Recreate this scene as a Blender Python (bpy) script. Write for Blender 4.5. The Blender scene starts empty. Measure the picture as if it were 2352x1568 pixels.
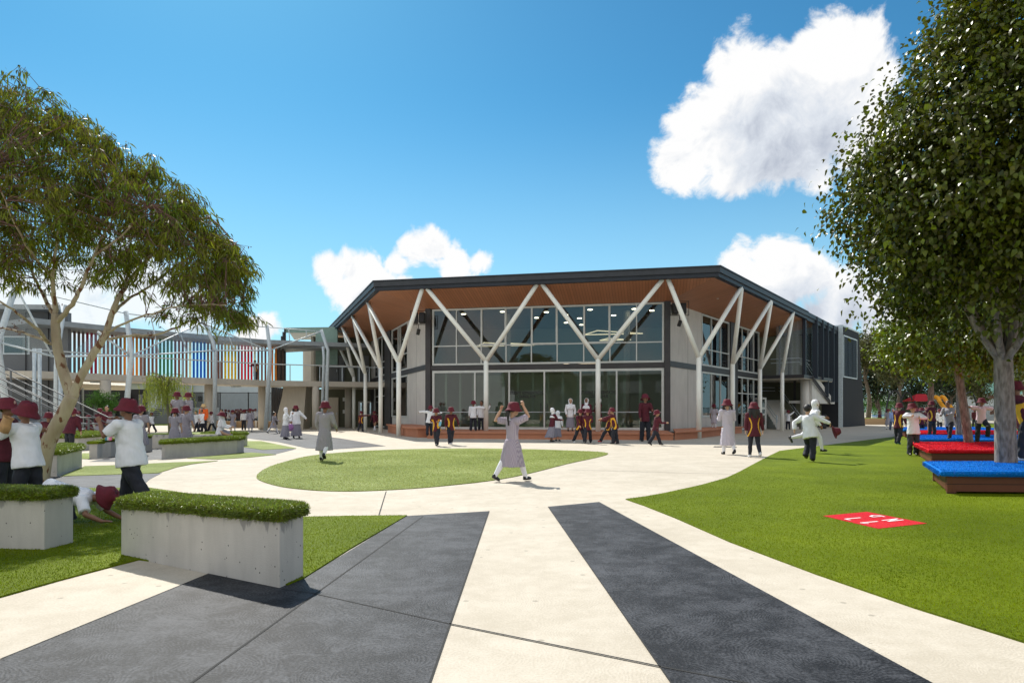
import bpy, bmesh, math, random
import numpy as np
from mathutils import Vector, Matrix, Euler
R = math.radians
PI = math.pi
random.seed(7)
rng = np.random.default_rng(7)
sc = bpy.context.scene
COL = sc.collection

# ------------------------------------------------------------------ camera, sky, sun, exposure
CH = 1.2            # camera height
F = 1568.0          # focal length in photo units (photo width 2352)
HZ = 945.0          # horizon row in those units
cam_d = bpy.data.cameras.new("camera")
cam = bpy.data.objects.new("camera", cam_d)
COL.objects.link(cam)
cam.location = (0, 0, CH)
cam.rotation_euler = (R(90), 0, 0)
cam_d.sensor_width = 36
cam_d.lens = 36 * F / 2352
cam_d.shift_y = (HZ - 784) / 2352
cam_d.clip_end = 3000
cam_d.clip_start = 0.05
sc.camera = cam

SUN_TO = Vector((-0.40, 0.85, 1.0)).normalized()      # towards the sun
sun_d = bpy.data.lights.new("sun", 'SUN')
sun_d.energy = 5.0
sun_d.angle = R(0.5)
sun_d.color = (1.0, 0.955, 0.87)
sun = bpy.data.objects.new("sun", sun_d)
COL.objects.link(sun)
sun.rotation_euler = SUN_TO.to_track_quat('Z', 'Y').to_euler()
sun.location = (-20, 40, 50)
SUN_EL = math.asin(SUN_TO.z)
SUN_AZ = math.atan2(SUN_TO.x, SUN_TO.y)

sc.view_settings.view_transform = 'Standard'
sc.view_settings.look = 'None'
sc.view_settings.gamma = 1.0
sc.view_settings.exposure = 0.25
sc.render.engine = 'CYCLES'
sc.cycles.max_bounces = 7
sc.cycles.transparent_max_bounces = 16
sc.cycles.sample_clamp_indirect = 6

def build_world():
    w = bpy.data.worlds.new("World")
    sc.world = w
    w.use_nodes = True
    nt = w.node_tree
    N, L = nt.nodes, nt.links
    N.clear()
    out = N.new('ShaderNodeOutputWorld')
    bg = N.new('ShaderNodeBackground')
    STR = 0.15
    bg.inputs[1].default_value = STR
    L.new(bg.outputs[0], out.inputs[0])
    sky = N.new('ShaderNodeTexSky')
    sky.sky_type = 'NISHITA'
    sky.sun_disc = False
    sky.sun_elevation = SUN_EL
    sky.sun_rotation = SUN_AZ
    sky.altitude = 0
    sky.air_density = 1.0
    sky.dust_density = 0.3
    sky.ozone_density = 2.5
    gm = N.new('ShaderNodeGamma'); gm.inputs[1].default_value = 1.18
    L.new(sky.outputs[0], gm.inputs[0])
    hs = N.new('ShaderNodeMix'); hs.data_type = 'RGBA'; hs.blend_type = 'MULTIPLY'; hs.inputs[0].default_value = 1.0
    L.new(gm.outputs[0], hs.inputs[6]); hs.inputs[7].default_value = (0.19, 0.45, 0.47, 1)
    tc = N.new('ShaderNodeTexCoord')
    nrm = N.new('ShaderNodeVectorMath'); nrm.operation = 'NORMALIZE'
    L.new(tc.outputs['Generated'], nrm.inputs[0])
    D = nrm.outputs[0]
    def math_(op, a, b=None, c=None, clamp=False):
        n = N.new('ShaderNodeMath'); n.operation = op; n.use_clamp = clamp
        for i, v in enumerate((a, b, c)):
            if v is None: continue
            if isinstance(v, (int, float)): n.inputs[i].default_value = v
            else: L.new(v, n.inputs[i])
        return n.outputs[0]
    def noise(vec, scale, detail, rough=0.55):
        n = N.new('ShaderNodeTexNoise')
        n.inputs['Scale'].default_value = scale
        n.inputs['Detail'].default_value = detail
        n.inputs['Roughness'].default_value = rough
        L.new(vec, n.inputs['Vector'])
        return n.outputs[0]
    def lobes(lst):
        prev = None
        for (px, py, r) in lst:
            u = (px - 1176) / F; v = (HZ - py) / F
            d = Vector((u, 1, v)); ln = d.length; d.normalize()
            rr = r / F / ln ** 1.5
            vd = N.new('ShaderNodeVectorMath'); vd.operation = 'DISTANCE'
            L.new(D, vd.inputs[0]); vd.inputs[1].default_value = d
            f = math_('MULTIPLY_ADD', vd.outputs['Value'], -1.0 / rr, 1.0)
            f = math_('MULTIPLY', f, math.sqrt(rr / 0.06))
            prev = f if prev is None else math_('SMOOTH_MAX', prev, f, 0.18)
        return prev
    big = [(1565, 372, 72), (1640, 290, 105), (1695, 150, 85), (1760, 200, 110), (1880, 118, 78),
           (1800, 300, 140), (1968, 120, 72), (1930, 260, 125), (1700, 375, 70), (1860, 370, 70), (2010, 180, 50), (1960, 340, 70)]
    low = [(762, 622, 42), (830, 622, 58), (884, 652, 46), (908, 612, 34), (800, 668, 45), (840, 700, 60), (920, 650, 34),
           (1000, 572, 42), (955, 572, 38), (1045, 600, 42), (1100, 600, 24), (1040, 625, 30),
           (1690, 592, 46), (1768, 588, 50), (1822, 590, 48), (1868, 640, 66), (1750, 680, 100), (1950, 700, 84), (2040, 730, 100),
           (1900, 740, 90), (620, 748, 28), (585, 770, 34)]
    back = [(330, 660, 90), (180, 700, 110), (430, 720, 70), (20, 690, 90), (250, 580, 60)]
    fld = math_('SMOOTH_MAX', lobes(big), lobes(low), 0.08)
    # billows: the lookup is warped, then three octave bands of noise, the finest only at the rim
    wv = N.new('ShaderNodeTexNoise'); wv.inputs['Scale'].default_value = 7; wv.inputs['Detail'].default_value = 3
    L.new(D, wv.inputs['Vector'])
    wm = N.new('ShaderNodeVectorMath'); wm.operation = 'MULTIPLY_ADD'
    L.new(wv.outputs['Color'], wm.inputs[0]); wm.inputs[1].default_value = (0.10, 0.10, 0.10); L.new(D, wm.inputs[2])
    DW = wm.outputs[0]
    n1 = noise(DW, 11.0, 12, 0.62)
    n2 = noise(DW, 38.0, 8, 0.66)
    a = math_('MULTIPLY_ADD', n1, 2.0, -0.94)
    b = math_('MULTIPLY_ADD', n2, 0.55, -0.27)
    c = 0.0
    s = math_('ADD', math_('ADD', a, b), fld)
    mr = N.new('ShaderNodeMapRange'); mr.interpolation_type = 'SMOOTHSTEP'
    L.new(s, mr.inputs[0]); mr.inputs[1].default_value = -0.07; mr.inputs[2].default_value = 0.30
    alpha = mr.outputs[0]
    # thin bright haze-cloud on the left
    bk = math_('ADD', lobes(back), math_('ADD', a, math_('MULTIPLY', b, 0.8)))
    mr2 = N.new('ShaderNodeMapRange'); mr2.interpolation_type = 'SMOOTHSTEP'
    L.new(bk, mr2.inputs[0]); mr2.inputs[1].default_value = -0.25; mr2.inputs[2].default_value = 0.5
    # unseen clouds behind the camera: mirrored in glass, cover raised as fill light
    sepd = N.new('ShaderNodeSeparateXYZ'); L.new(D, sepd.inputs[0])
    n3 = noise(D, 2.6, 9, 0.55)
    beh = math_('MULTIPLY_ADD', sepd.outputs[1], -1.1, -0.1)
    g = math_('ADD', math_('MULTIPLY_ADD', n3, 5.0, -2.2), math_('MINIMUM', math_('MULTIPLY', beh, 3.0), 0.4))
    mr3 = N.new('ShaderNodeMapRange'); mr3.interpolation_type = 'SMOOTHSTEP'
    L.new(g, mr3.inputs[0]); mr3.inputs[1].default_value = 0.0; mr3.inputs[2].default_value = 0.8
    atot = math_('MAXIMUM', math_('MAXIMUM', alpha, math_('MULTIPLY', mr2.outputs[0], 0.85)), mr3.outputs[0])
    # relief shading of the billows: the same noise looked up a little towards the sun
    off = N.new('ShaderNodeVectorMath'); off.operation = 'ADD'
    L.new(DW, off.inputs[0]); off.inputs[1].default_value = Vector((-0.45, 0.0, 0.9)) * 0.022
    n1b = noise(off.outputs[0], 11.0, 12, 0.62)
    n2b = noise(off.outputs[0], 38.0, 8, 0.66)
    rel = math_('ADD', math_('MULTIPLY', math_('SUBTRACT', n1, n1b), 1.7), math_('MULTIPLY', math_('SUBTRACT', n2, n2b), 0.35))
    deep = N.new('ShaderNodeMapRange'); deep.interpolation_type = 'SMOOTHSTEP'
    shl = lobes([(1800, 350, 150), (1740, 300, 110), (1890, 330, 120), (1800, 230, 90), (860, 700, 60), (1850, 730, 120), (1960, 740, 110), (905, 690, 40)])
    L.new(math_('ADD', shl, math_('MULTIPLY', a, 0.45)), deep.inputs[0])
    deep.inputs[1].default_value = -0.25; deep.inputs[2].default_value = 1.1
    shade = math_('ADD', math_('MULTIPLY_ADD', deep.outputs[0], -0.66, 0.95), rel, clamp=True)
    cr = N.new('ShaderNodeValToRGB')
    e = cr.color_ramp.elements
    k = 1 / STR
    e[0].position = 0.12; e[0].color = (0.42 * k, 0.46 * k, 0.54 * k, 1)
    e[1].position = 0.88; e[1].color = (0.84 * k, 0.84 * k, 0.84 * k, 1)
    m = e.new(0.5); m.color = (0.62 * k, 0.66 * k, 0.72 * k, 1)
    L.new(shade, cr.inputs[0])
    hz = N.new('ShaderNodeMapRange'); hz.interpolation_type = 'SMOOTHSTEP'
    L.new(sepd.outputs[2], hz.inputs[0]); hz.inputs[1].default_value = 0.44; hz.inputs[2].default_value = -0.02
    hz.inputs[3].default_value = 0.0; hz.inputs[4].default_value = 0.8
    hm = N.new('ShaderNodeMix'); hm.data_type = 'RGBA'; L.new(hz.outputs[0], hm.inputs[0]); L.new(hs.outputs[2], hm.inputs[6]); hm.inputs[7].default_value = (0.46 * k, 0.72 * k, 0.86 * k, 1)
    mx = N.new('ShaderNodeMix'); mx.data_type = 'RGBA'
    L.new(atot, mx.inputs[0]); L.new(hm.outputs[2], mx.inputs[6]); L.new(cr.outputs[0], mx.inputs[7])
    L.new(mx.outputs[2], bg.inputs[0])
    w.cycles.sampling_method = 'MANUAL'
    w.cycles.sample_map_resolution = 1024
build_world()

# ------------------------------------------------------------------ helpers
def at(px, py, h=0.0):
    """the point of the plane z = h that the photo shows at (px, py)"""
    Y = (CH - h) * F / (py - HZ)
    return ((px - 1176) * Y / F, Y)
def zat(py, Y):
    return CH + (HZ - py) * Y / F
def xat(px, Y):
    return (px - 1176) * Y / F
def tpx(px, P0, d):
    """distance along the plan line P0 + t d at which column px is met"""
    u = (px - 1176) / F
    return (u * P0[1] - P0[0]) / (d[0] - u * d[1])
def lp(P0, d, t, off=0.0):
    """point on a plan line, off = metres outwards to the right-hand side of d"""
    return (P0[0] + d[0] * t + d[1] * off, P0[1] + d[1] * t - d[0] * off)

def tag(o, label=None, cat=None, group=None, kind=None):
    if label: o['label'] = label
    if cat: o['category'] = cat
    if group: o['group'] = group
    if kind: o['kind'] = kind
    return o
def thing(name, loc, label, cat, group=None, rz=0.0):
    o = bpy.data.objects.new(name, None)
    o.empty_display_size = 0.2
    COL.objects.link(o)
    o.location = loc; o.rotation_euler = (0, 0, rz)
    tag(o, label, cat, group)
    return o
def copy_tree(o, parent=None):
    c = o.copy(); COL.objects.link(c)
    c.parent = parent
    for ch in list(o.children):
        copy_tree(ch, c)
    return c

class MB:
    """collects shapes into one mesh"""
    def __init__(s):
        s.v = []; s.f = []; s.mi = []
    def add(s, vs, fs, mi=0):
        n = len(s.v)
        s.v += [tuple(x) for x in vs]
        s.f += [tuple(i + n for i in f) for f in fs]
        s.mi += [mi] * len(fs)
        return s
    def box(s, c, d, rz=0.0, mi=0, M=None):
        x, y, z = d[0] / 2, d[1] / 2, d[2] / 2
        vs = [Vector((a * x, b * y, e * z)) for a in (-1, 1) for b in (-1, 1) for e in (-1, 1)]
        ro = Matrix.Rotation(rz, 3, 'Z') if M is None else M
        vs = [ro @ v + Vector(c) for v in vs]
        return s.add(vs, [(0, 1, 3, 2), (4, 6, 7, 5), (0, 4, 5, 1), (2, 3, 7, 6), (0, 2, 6, 4), (1, 5, 7, 3)], mi)
    def wall(s, p, q, z0, z1, th, off=0.0, mi=0):
        """upright slab from plan point p to q; its outer face is at off, it is th thick inwards (left of p->q)"""
        d = Vector((q[0] - p[0], q[1] - p[1])).normalized()
        o = Vector((d.y, -d.x))
        a = Vector(p) + o * off; b = Vector(q) + o * off
        c = b - o * th; e = a - o * th
        pts = [a, b, c, e]
        vs = [(x.x, x.y, z0) for x in pts] + [(x.x, x.y, z1) for x in pts]
        return s.add(vs, [(0, 1, 5, 4), (1, 2, 6, 5), (2, 3, 7, 6), (3, 0, 4, 7), (4, 5, 6, 7), (3, 2, 1, 0)], mi)
    def prism(s, pts, z0, z1, mi=0, zs=None):
        n = len(pts)
        area = sum(pts[i][0] * pts[(i + 1) % n][1] - pts[(i + 1) % n][0] * pts[i][1] for i in range(n))
        if area < 0:
            pts = pts[::-1]
            if zs: zs = zs[::-1]
        top = [(p[0], p[1], (zs[i] if zs else z1)) for i, p in enumerate(pts)]
        vs = [(p[0], p[1], z0) for p in pts] + top
        fs = [tuple(range(n - 1, -1, -1)), tuple(range(n, 2 * n))]
        fs += [(i, (i + 1) % n, n + (i + 1) % n, n + i) for i in range(n)]
        return s.add(vs, fs, mi)
    def tube(s, pts, rad, n=10, mi=0, caps=True):
        pts = [Vector(p) for p in pts]
        if not hasattr(rad, '__len__'): rad = [rad] * len(pts)
        base = len(s.v)
        prevx = None
        for i, p in enumerate(pts):
            if i == 0: t = pts[1] - p
            elif i == len(pts) - 1: t = p - pts[i - 1]
            else: t = (pts[i + 1] - p).normalized() + (p - pts[i - 1]).normalized()
            if t.length < 1e-9: t = Vector((0, 0, 1))
            t.normalize()
            if prevx is None:
                x = t.orthogonal().normalized()
            else:
                x = prevx - t * prevx.dot(t)
                x = x.normalized() if x.length > 1e-6 else t.orthogonal().normalized()
            prevx = x
            y = t.cross(x)
            for k in range(n):
                a = 2 * PI * k / n
                s.v.append(tuple(p + (x * math.cos(a) + y * math.sin(a)) * rad[i]))
        for i in range(len(pts) - 1):
            for k in range(n):
                k2 = (k + 1) % n
                s.f.append((base + i * n + k, base + i * n + k2, base + (i + 1) * n + k2, base + (i + 1) * n + k)); s.mi.append(mi)
        if caps:
            s.f.append(tuple(base + k for k in range(n - 1, -1, -1))); s.mi.append(mi)
            e = base + (len(pts) - 1) * n
            s.f.append(tuple(e + k for k in range(n))); s.mi.append(mi)
        return s
    def lathe(s, prof, n=24, c=(0, 0, 0), M=None, mi=0, sx=1.0, sy=1.0):
        """prof: (r, z) pairs; r = 0 ends are closed to a point"""
        base = len(s.v)
        M = M or Matrix.Identity(3)
        c = Vector(c)
        for (r, z) in prof:
            for k in range(n):
                a = 2 * PI * k / n
                s.v.append(tuple(M @ Vector((r * sx * math.cos(a), r * sy * math.sin(a), z)) + c))
        for i in range(len(prof) - 1):
            for k in range(n):
                k2 = (k + 1) % n
                s.f.append((base + i * n + k, base + i * n + k2, base + (i + 1) * n + k2, base + (i + 1) * n + k)); s.mi.append(mi)
        return s
    def ell(s, c, r, M=None, n=14, m=9, mi=0):
        base = len(s.v)
        M = M or Matrix.Identity(3)
        c = Vector(c)
        if not hasattr(r, '__len__'): r = (r, r, r)
        s.v.append(tuple(M @ Vector((0, 0, -r[2])) + c))
        for i in range(1, m):
            ph = PI * i / m
            for k in range(n):
                a = 2 * PI * k / n
                s.v.append(tuple(M @ Vector((r[0] * math.sin(ph) * math.cos(a), r[1] * math.sin(ph) * math.sin(a), -r[2] * math.cos(ph))) + c))
        s.v.append(tuple(M @ Vector((0, 0, r[2])) + c))
        top = len(s.v) - 1
        for k in range(n):
            k2 = (k + 1) % n
            s.f.append((base, base + 1 + k2, base + 1 + k)); s.mi.append(mi)
            for i in range(m - 2):
                a0 = base + 1 + i * n
                s.f.append((a0 + k, a0 + k2, a0 + n + k2, a0 + n + k)); s.mi.append(mi)
            a0 = base + 1 + (m - 2) * n
            s.f.append((a0 + k, a0 + k2, top)); s.mi.append(mi)
        return s
    def mesh(s, name, smooth=False):
        me = bpy.data.meshes.new(name)
        me.from_pydata(s.v, [], s.f)
        if any(s.mi): me.polygons.foreach_set('material_index', s.mi)
        if smooth: me.polygons.foreach_set('use_smooth', [True] * len(s.f))
        me.update()
        return me
    def build(s, name, mats, parent=None, smooth=False, bevel=0.0, local=None):
        """link as one object; points are world points unless the parent sits elsewhere, in which case they are moved into its frame"""
        me = s.mesh(name, smooth)
        return link_mesh(name, me, mats, parent, bevel, local)

def link_mesh(name, me, mats, parent=None, bevel=0.0, local=False):
    if not isinstance(mats, (list, tuple)): mats = [mats]
    for m in mats: me.materials.append(m)
    o = bpy.data.objects.new(name, me)
    COL.objects.link(o)
    if parent is not None:
        o.parent = parent
        if not local:
            root = parent
            M = Matrix.Identity(4)
            while root is not None:
                M = Matrix.LocRotScale(root.location, root.rotation_euler, None) @ M
                root = root.parent
            me.transform(M.inverted())
    if bevel:
        b = o.modifiers.new('bevel', 'BEVEL'); b.width = bevel; b.segments = 2; b.limit_method = 'ANGLE'; b.angle_limit = R(40)
    return o

def np_mesh(name, V, Fq, smooth=False):
    """V (n,3), Fq (m,k) -> mesh, fast"""
    me = bpy.data.meshes.new(name)
    V = np.ascontiguousarray(V, dtype=np.float32); Fq = np.ascontiguousarray(Fq, dtype=np.int32)
    m, k = Fq.shape
    me.vertices.add(len(V)); me.vertices.foreach_set('co', V.ravel())
    me.loops.add(m * k); me.loops.foreach_set('vertex_index', Fq.ravel())
    me.polygons.add(m); me.polygons.foreach_set('loop_start', np.arange(0, m * k, k, dtype=np.int32))
    me.polygons.foreach_set('loop_total', np.full(m, k, dtype=np.int32))
    if smooth: me.polygons.foreach_set('use_smooth', np.ones(m, dtype=bool))
    me.update(calc_edges=True)
    return me

# ------------------------------------------------------------------ materials
def mat(name, col, rough=0.6, metal=0.0, var=0.0, vscale=4.0, bump=0.0, bscale=60.0, spec=0.5, col2=None, stretch=None, coat=0.0, detail=6, bdetail=6, trans=0.0, island=0.0):
    m = bpy.data.materials.new(name)
    m.use_nodes = True
    nt = m.node_tree; N, L = nt.nodes, nt.links
    b = N['Principled BSDF']
    b.inputs['Roughness'].default_value = rough
    b.inputs['Metallic'].default_value = metal
    b.inputs['Specular IOR Level'].default_value = spec
    if coat: b.inputs['Coat Weight'].default_value = coat
    tc = N.new('ShaderNodeTexCoord')
    vec = tc.outputs['Object']
    if stretch:
        mp = N.new('ShaderNodeMapping'); mp.inputs['Scale'].default_value = stretch
        L.new(vec, mp.inputs[0]); vec = mp.outputs[0]
    c1 = (*col, 1)
    if var or col2:
        nz = N.new('ShaderNodeTexNoise'); nz.inputs['Scale'].default_value = vscale; nz.inputs['Detail'].default_value = detail
        L.new(vec, nz.inputs['Vector'])
        cr = N.new('ShaderNodeValToRGB')
        e = cr.color_ramp.elements
        e[0].position = 0.32; e[1].position = 0.68
        if col2:
            e[0].color = c1; e[1].color = (*col2, 1)
        else:
            e[0].color = tuple(x * (1 - var) for x in col) + (1,)
            e[1].color = tuple(min(1, x * (1 + var)) for x in col) + (1,)
        L.new(nz.outputs[0], cr.inputs[0])
        cout = cr.outputs[0]
        if island:
            g = N.new('ShaderNodeNewGeometry')
            hs = N.new('ShaderNodeHueSaturation')
            mr = N.new('ShaderNodeMapRange'); mr.inputs[3].default_value = 1 - island; mr.inputs[4].default_value = 1 + island
            L.new(g.outputs['Random Per Island'], mr.inputs[0]); L.new(mr.outputs[0], hs.inputs['Value'])
            mr2 = N.new('ShaderNodeMapRange'); mr2.inputs[3].default_value = 0.5 - island * 0.06; mr2.inputs[4].default_value = 0.5 + island * 0.03
            L.new(g.outputs['Random Per Island'], mr2.inputs[0]); L.new(mr2.outputs[0], hs.inputs['Hue'])
            L.new(cout, hs.inputs['Color']); cout = hs.outputs[0]
        L.new(cout, b.inputs['Base Color'])
        m['cout'] = 1
    else:
        b.inputs['Base Color'].default_value = c1
        cout = None
    if bump:
        nb = N.new('ShaderNodeTexNoise'); nb.inputs['Scale'].default_value = bscale; nb.inputs['Detail'].default_value = bdetail
        L.new(vec, nb.inputs['Vector'])
        bp = N.new('ShaderNodeBump'); bp.inputs['Strength'].default_value = bump; bp.inputs['Distance'].default_value = 0.02
        L.new(nb.outputs[0], bp.inputs['Height']); L.new(bp.outputs[0], b.inputs['Normal'])
    if trans:
        tr = N.new('ShaderNodeBsdfTranslucent')
        if cout is not None: L.new(cout, tr.inputs[0])
        else: tr.inputs[0].default_value = c1
        ad = N.new('ShaderNodeMixShader'); ad.inputs[0].default_value = trans
        L.new(b.outputs[0], ad.inputs[1]); L.new(tr.outputs[0], ad.inputs[2])
        L.new(ad.outputs[0], N['Material Output'].inputs[0])
    return m

def concrete_mat(name, base, stain=0.5, holes=True, scale=1.0, drip=False):
    m = bpy.data.materials.new(name); m.use_nodes = True
    nt = m.node_tree; N, L = nt.nodes, nt.links
    b = N['Principled BSDF']; b.inputs['Roughness'].default_value = 0.85
    b.inputs['Specular IOR Level'].default_value = 0.3
    tc = N.new('ShaderNodeTexCoord'); v = tc.outputs['Object']
    def nz(s, d, vec=v, r=0.6):
        n = N.new('ShaderNodeTexNoise'); n.inputs['Scale'].default_value = s; n.inputs['Detail'].default_value = d; n.inputs['Roughness'].default_value = r
        L.new(vec, n.inputs['Vector']); return n.outputs[0]
    mp = N.new('ShaderNodeMapping'); mp.inputs['Scale'].default_value = (3.0, 3.0, 0.7); L.new(v, mp.inputs[0])
    n1 = nz(1.3 * scale, 8); n2 = nz(2.0 * scale, 6, mp.outputs[0]); n3 = nz(90, 3)
    cr = N.new('ShaderNodeValToRGB'); e = cr.color_ramp.elements
    e[0].position = 0.3; e[0].color = tuple(x * (1 - 0.28 * stain) for x in base) + (1,)
    e[1].position = 0.62; e[1].color = tuple(x * 1.05 for x in base) + (1,)
    a = N.new('ShaderNodeMath'); a.operation = 'ADD'; L.new(n1, a.inputs[0]); L.new(n2, a.inputs[1])
    a2 = N.new('ShaderNodeMath'); a2.operation = 'MULTIPLY'; L.new(a.outputs[0], a2.inputs[0]); a2.inputs[1].default_value = 0.5
    L.new(a2.outputs[0], cr.inputs[0])
    col = cr.outputs[0]
    hgt = n3
    if drip:
        sx = N.new('ShaderNodeSeparateXYZ'); L.new(v, sx.inputs[0])
        mz = N.new('ShaderNodeMapRange'); L.new(sx.outputs[2], mz.inputs[0]); mz.inputs[1].default_value = 0.22; mz.inputs[2].default_value = 0.44; mz.inputs[3].default_value = -0.30; mz.inputs[4].default_value = 0.05
        mq = N.new('ShaderNodeMapping'); mq.inputs['Scale'].default_value = (9, 9, 2.2); L.new(v, mq.inputs[0])
        nd = nz(1.0, 3, mq.outputs[0]); ds = N.new('ShaderNodeMath'); ds.operation = 'ADD'; L.new(nd, ds.inputs[0]); L.new(mz.outputs[0], ds.inputs[1])
        dr = N.new('ShaderNodeMapRange'); L.new(ds.outputs[0], dr.inputs[0]); dr.inputs[1].default_value = 0.54; dr.inputs[2].default_value = 0.60; dr.inputs[4].default_value = 0.55
        dm = N.new('ShaderNodeMix'); dm.data_type = 'RGBA'; L.new(dr.outputs[0], dm.inputs[0]); L.new(col, dm.inputs[6]); dm.inputs[7].default_value = (0.16, 0.16, 0.165, 1); col = dm.outputs[2]
    if holes:
        vo = N.new('ShaderNodeTexVoronoi'); vo.inputs['Scale'].default_value = 16; vo.feature = 'F1'
        L.new(v, vo.inputs['Vector'])
        lt = N.new('ShaderNodeMapRange'); lt.inputs[1].default_value = 0.07; lt.inputs[2].default_value = 0.12
        L.new(vo.outputs['Distance'], lt.inputs[0])
        nn = nz(3.3, 2)
        gt = N.new('ShaderNodeMath'); gt.operation = 'LESS_THAN'; L.new(nn, gt.inputs[0]); gt.inputs[1].default_value = 0.46
        mx = N.new('ShaderNodeMath'); mx.operation = 'MAXIMUM'; L.new(lt.outputs[0], mx.inputs[0]); L.new(gt.outputs[0], mx.inputs[1])
        mc = N.new('ShaderNodeMix'); mc.data_type = 'RGBA'
        L.new(mx.outputs[0], mc.inputs[0]); mc.inputs[6].default_value = (0.09, 0.085, 0.08, 1); L.new(col, mc.inputs[7])
        col = mc.outputs[2]
    L.new(col, b.inputs['Base Color'])
    bp = N.new('ShaderNodeBump'); bp.inputs['Strength'].default_value = 0.25; bp.inputs['Distance'].default_value = 0.01
    L.new(hgt, bp.inputs['Height']); L.new(bp.outputs[0], b.inputs['Normal'])
    return m

def paving_mat(name, base, dark, swirl, rough, sheen=0.5, ramp=(.36, .64)):
    """broom-finished concrete: arcs of fine grooves"""
    m = bpy.data.materials.new(name); m.use_nodes = True
    nt = m.node_tree; N, L = nt.nodes, nt.links
    b = N['Principled BSDF']; b.inputs['Roughness'].default_value = rough
    b.inputs['Specular IOR Level'].default_value = sheen
    tc = N.new('ShaderNodeTexCoord'); v = tc.outputs['Object']
    def nz(s, d, vec=v, r=0.6, o=0):
        n = N.new('ShaderNodeTexNoise'); n.inputs['Scale'].default_value = s; n.inputs['Detail'].default_value = d; n.inputs['Roughness'].default_value = r
        L.new(vec, n.inputs['Vector']); return n.outputs[o]
    # arcs: rings around the points of a voronoi, warped
    wc = nz(1.6, 3, o='Color')
    wm = N.new('ShaderNodeVectorMath'); wm.operation = 'MULTIPLY_ADD'; L.new(wc, wm.inputs[0]); wm.inputs[1].default_value = (0.35, 0.35, 0); L.new(v, wm.inputs[2])
    vo = N.new('ShaderNodeTexVoronoi'); vo.inputs['Scale'].default_value = 1.5; vo.voronoi_dimensions = '2D'; vo.feature = 'SMOOTH_F1'; vo.inputs['Smoothness'].default_value = 0.4
    L.new(wm.outputs[0], vo.inputs['Vector'])
    ad = N.new('ShaderNodeMath'); ad.operation = 'MULTIPLY'; L.new(vo.outputs['Distance'], ad.inputs[0]); ad.inputs[1].default_value = 230
    sn = N.new('ShaderNodeMath'); sn.operation = 'SINE'; L.new(ad.outputs[0], sn.inputs[0])
    n0 = nz(0.55, 5); n1 = nz(7, 8); n2 = nz(70, 4); n3 = nz(2.2, 6)
    cr = N.new('ShaderNodeValToRGB'); e = cr.color_ramp.elements
    e[0].position = ramp[0]; e[0].color = (*dark, 1); e[1].position = ramp[1]; e[1].color = (*base, 1)
    s1 = N.new('ShaderNodeMath'); s1.operation = 'ADD'; L.new(n1, s1.inputs[0]); L.new(n0, s1.inputs[1])
    s2 = N.new('ShaderNodeMath'); s2.operation = 'ADD'; L.new(s1.outputs[0], s2.inputs[0]); L.new(n3, s2.inputs[1])
    s3 = N.new('ShaderNodeMath'); s3.operation = 'MULTIPLY'; L.new(s2.outputs[0], s3.inputs[0]); s3.inputs[1].default_value = 0.333
    sw = N.new('ShaderNodeMath'); sw.operation = 'MULTIPLY_ADD'; L.new(sn.outputs[0], sw.inputs[0]); sw.inputs[1].default_value = swirl
    L.new(s3.outputs[0], sw.inputs[2])
    sp = N.new('ShaderNodeMath'); sp.operation = 'MULTIPLY_ADD'; L.new(n2, sp.inputs[0]); sp.inputs[1].default_value = 0.5; sp.inputs[2].default_value = -0.25
    s4 = N.new('ShaderNodeMath'); s4.operation = 'ADD'; L.new(sw.outputs[0], s4.inputs[0]); L.new(sp.outputs[0], s4.inputs[1])
    L.new(s4.outputs[0], cr.inputs[0])
    # old gum and drip marks
    sv = N.new('ShaderNodeTexVoronoi'); sv.inputs['Scale'].default_value = 2.6; sv.voronoi_dimensions = '2D'; L.new(v, sv.inputs['Vector'])
    sr = N.new('ShaderNodeMapRange'); sr.inputs[1].default_value = 0.035; sr.inputs[2].default_value = 0.06; sr.inputs[3].default_value = 0.45; sr.inputs[4].default_value = 0.0
    L.new(sv.outputs['Distance'], sr.inputs[0])
    mk = nz(1.1, 2); mk2 = N.new('ShaderNodeMath'); mk2.operation = 'GREATER_THAN'; L.new(mk, mk2.inputs[0]); mk2.inputs[1].default_value = 0.52
    mk3 = N.new('ShaderNodeMath'); mk3.operation = 'MULTIPLY'; L.new(sr.outputs[0], mk3.inputs[0]); L.new(mk2.outputs[0], mk3.inputs[1])
    ms = N.new('ShaderNodeMix'); ms.data_type = 'RGBA'; L.new(mk3.outputs[0], ms.inputs[0]); L.new(cr.outputs[0], ms.inputs[6]); ms.inputs[7].default_value = tuple(x * .35 for x in dark) + (1,)
    L.new(ms.outputs[2], b.inputs['Base Color'])
    h = N.new('ShaderNodeMath'); h.operation = 'MULTIPLY_ADD'; L.new(sn.outputs[0], h.inputs[0]); h.inputs[1].default_value = 0.06; L.new(n2, h.inputs[2])
    bp = N.new('ShaderNodeBump'); bp.inputs['Strength'].default_value = 0.55; bp.inputs['Distance'].default_value = 0.006
    L.new(h.outputs[0], bp.inputs['Height']); L.new(bp.outputs[0], b.inputs['Normal'])
    return m

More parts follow.
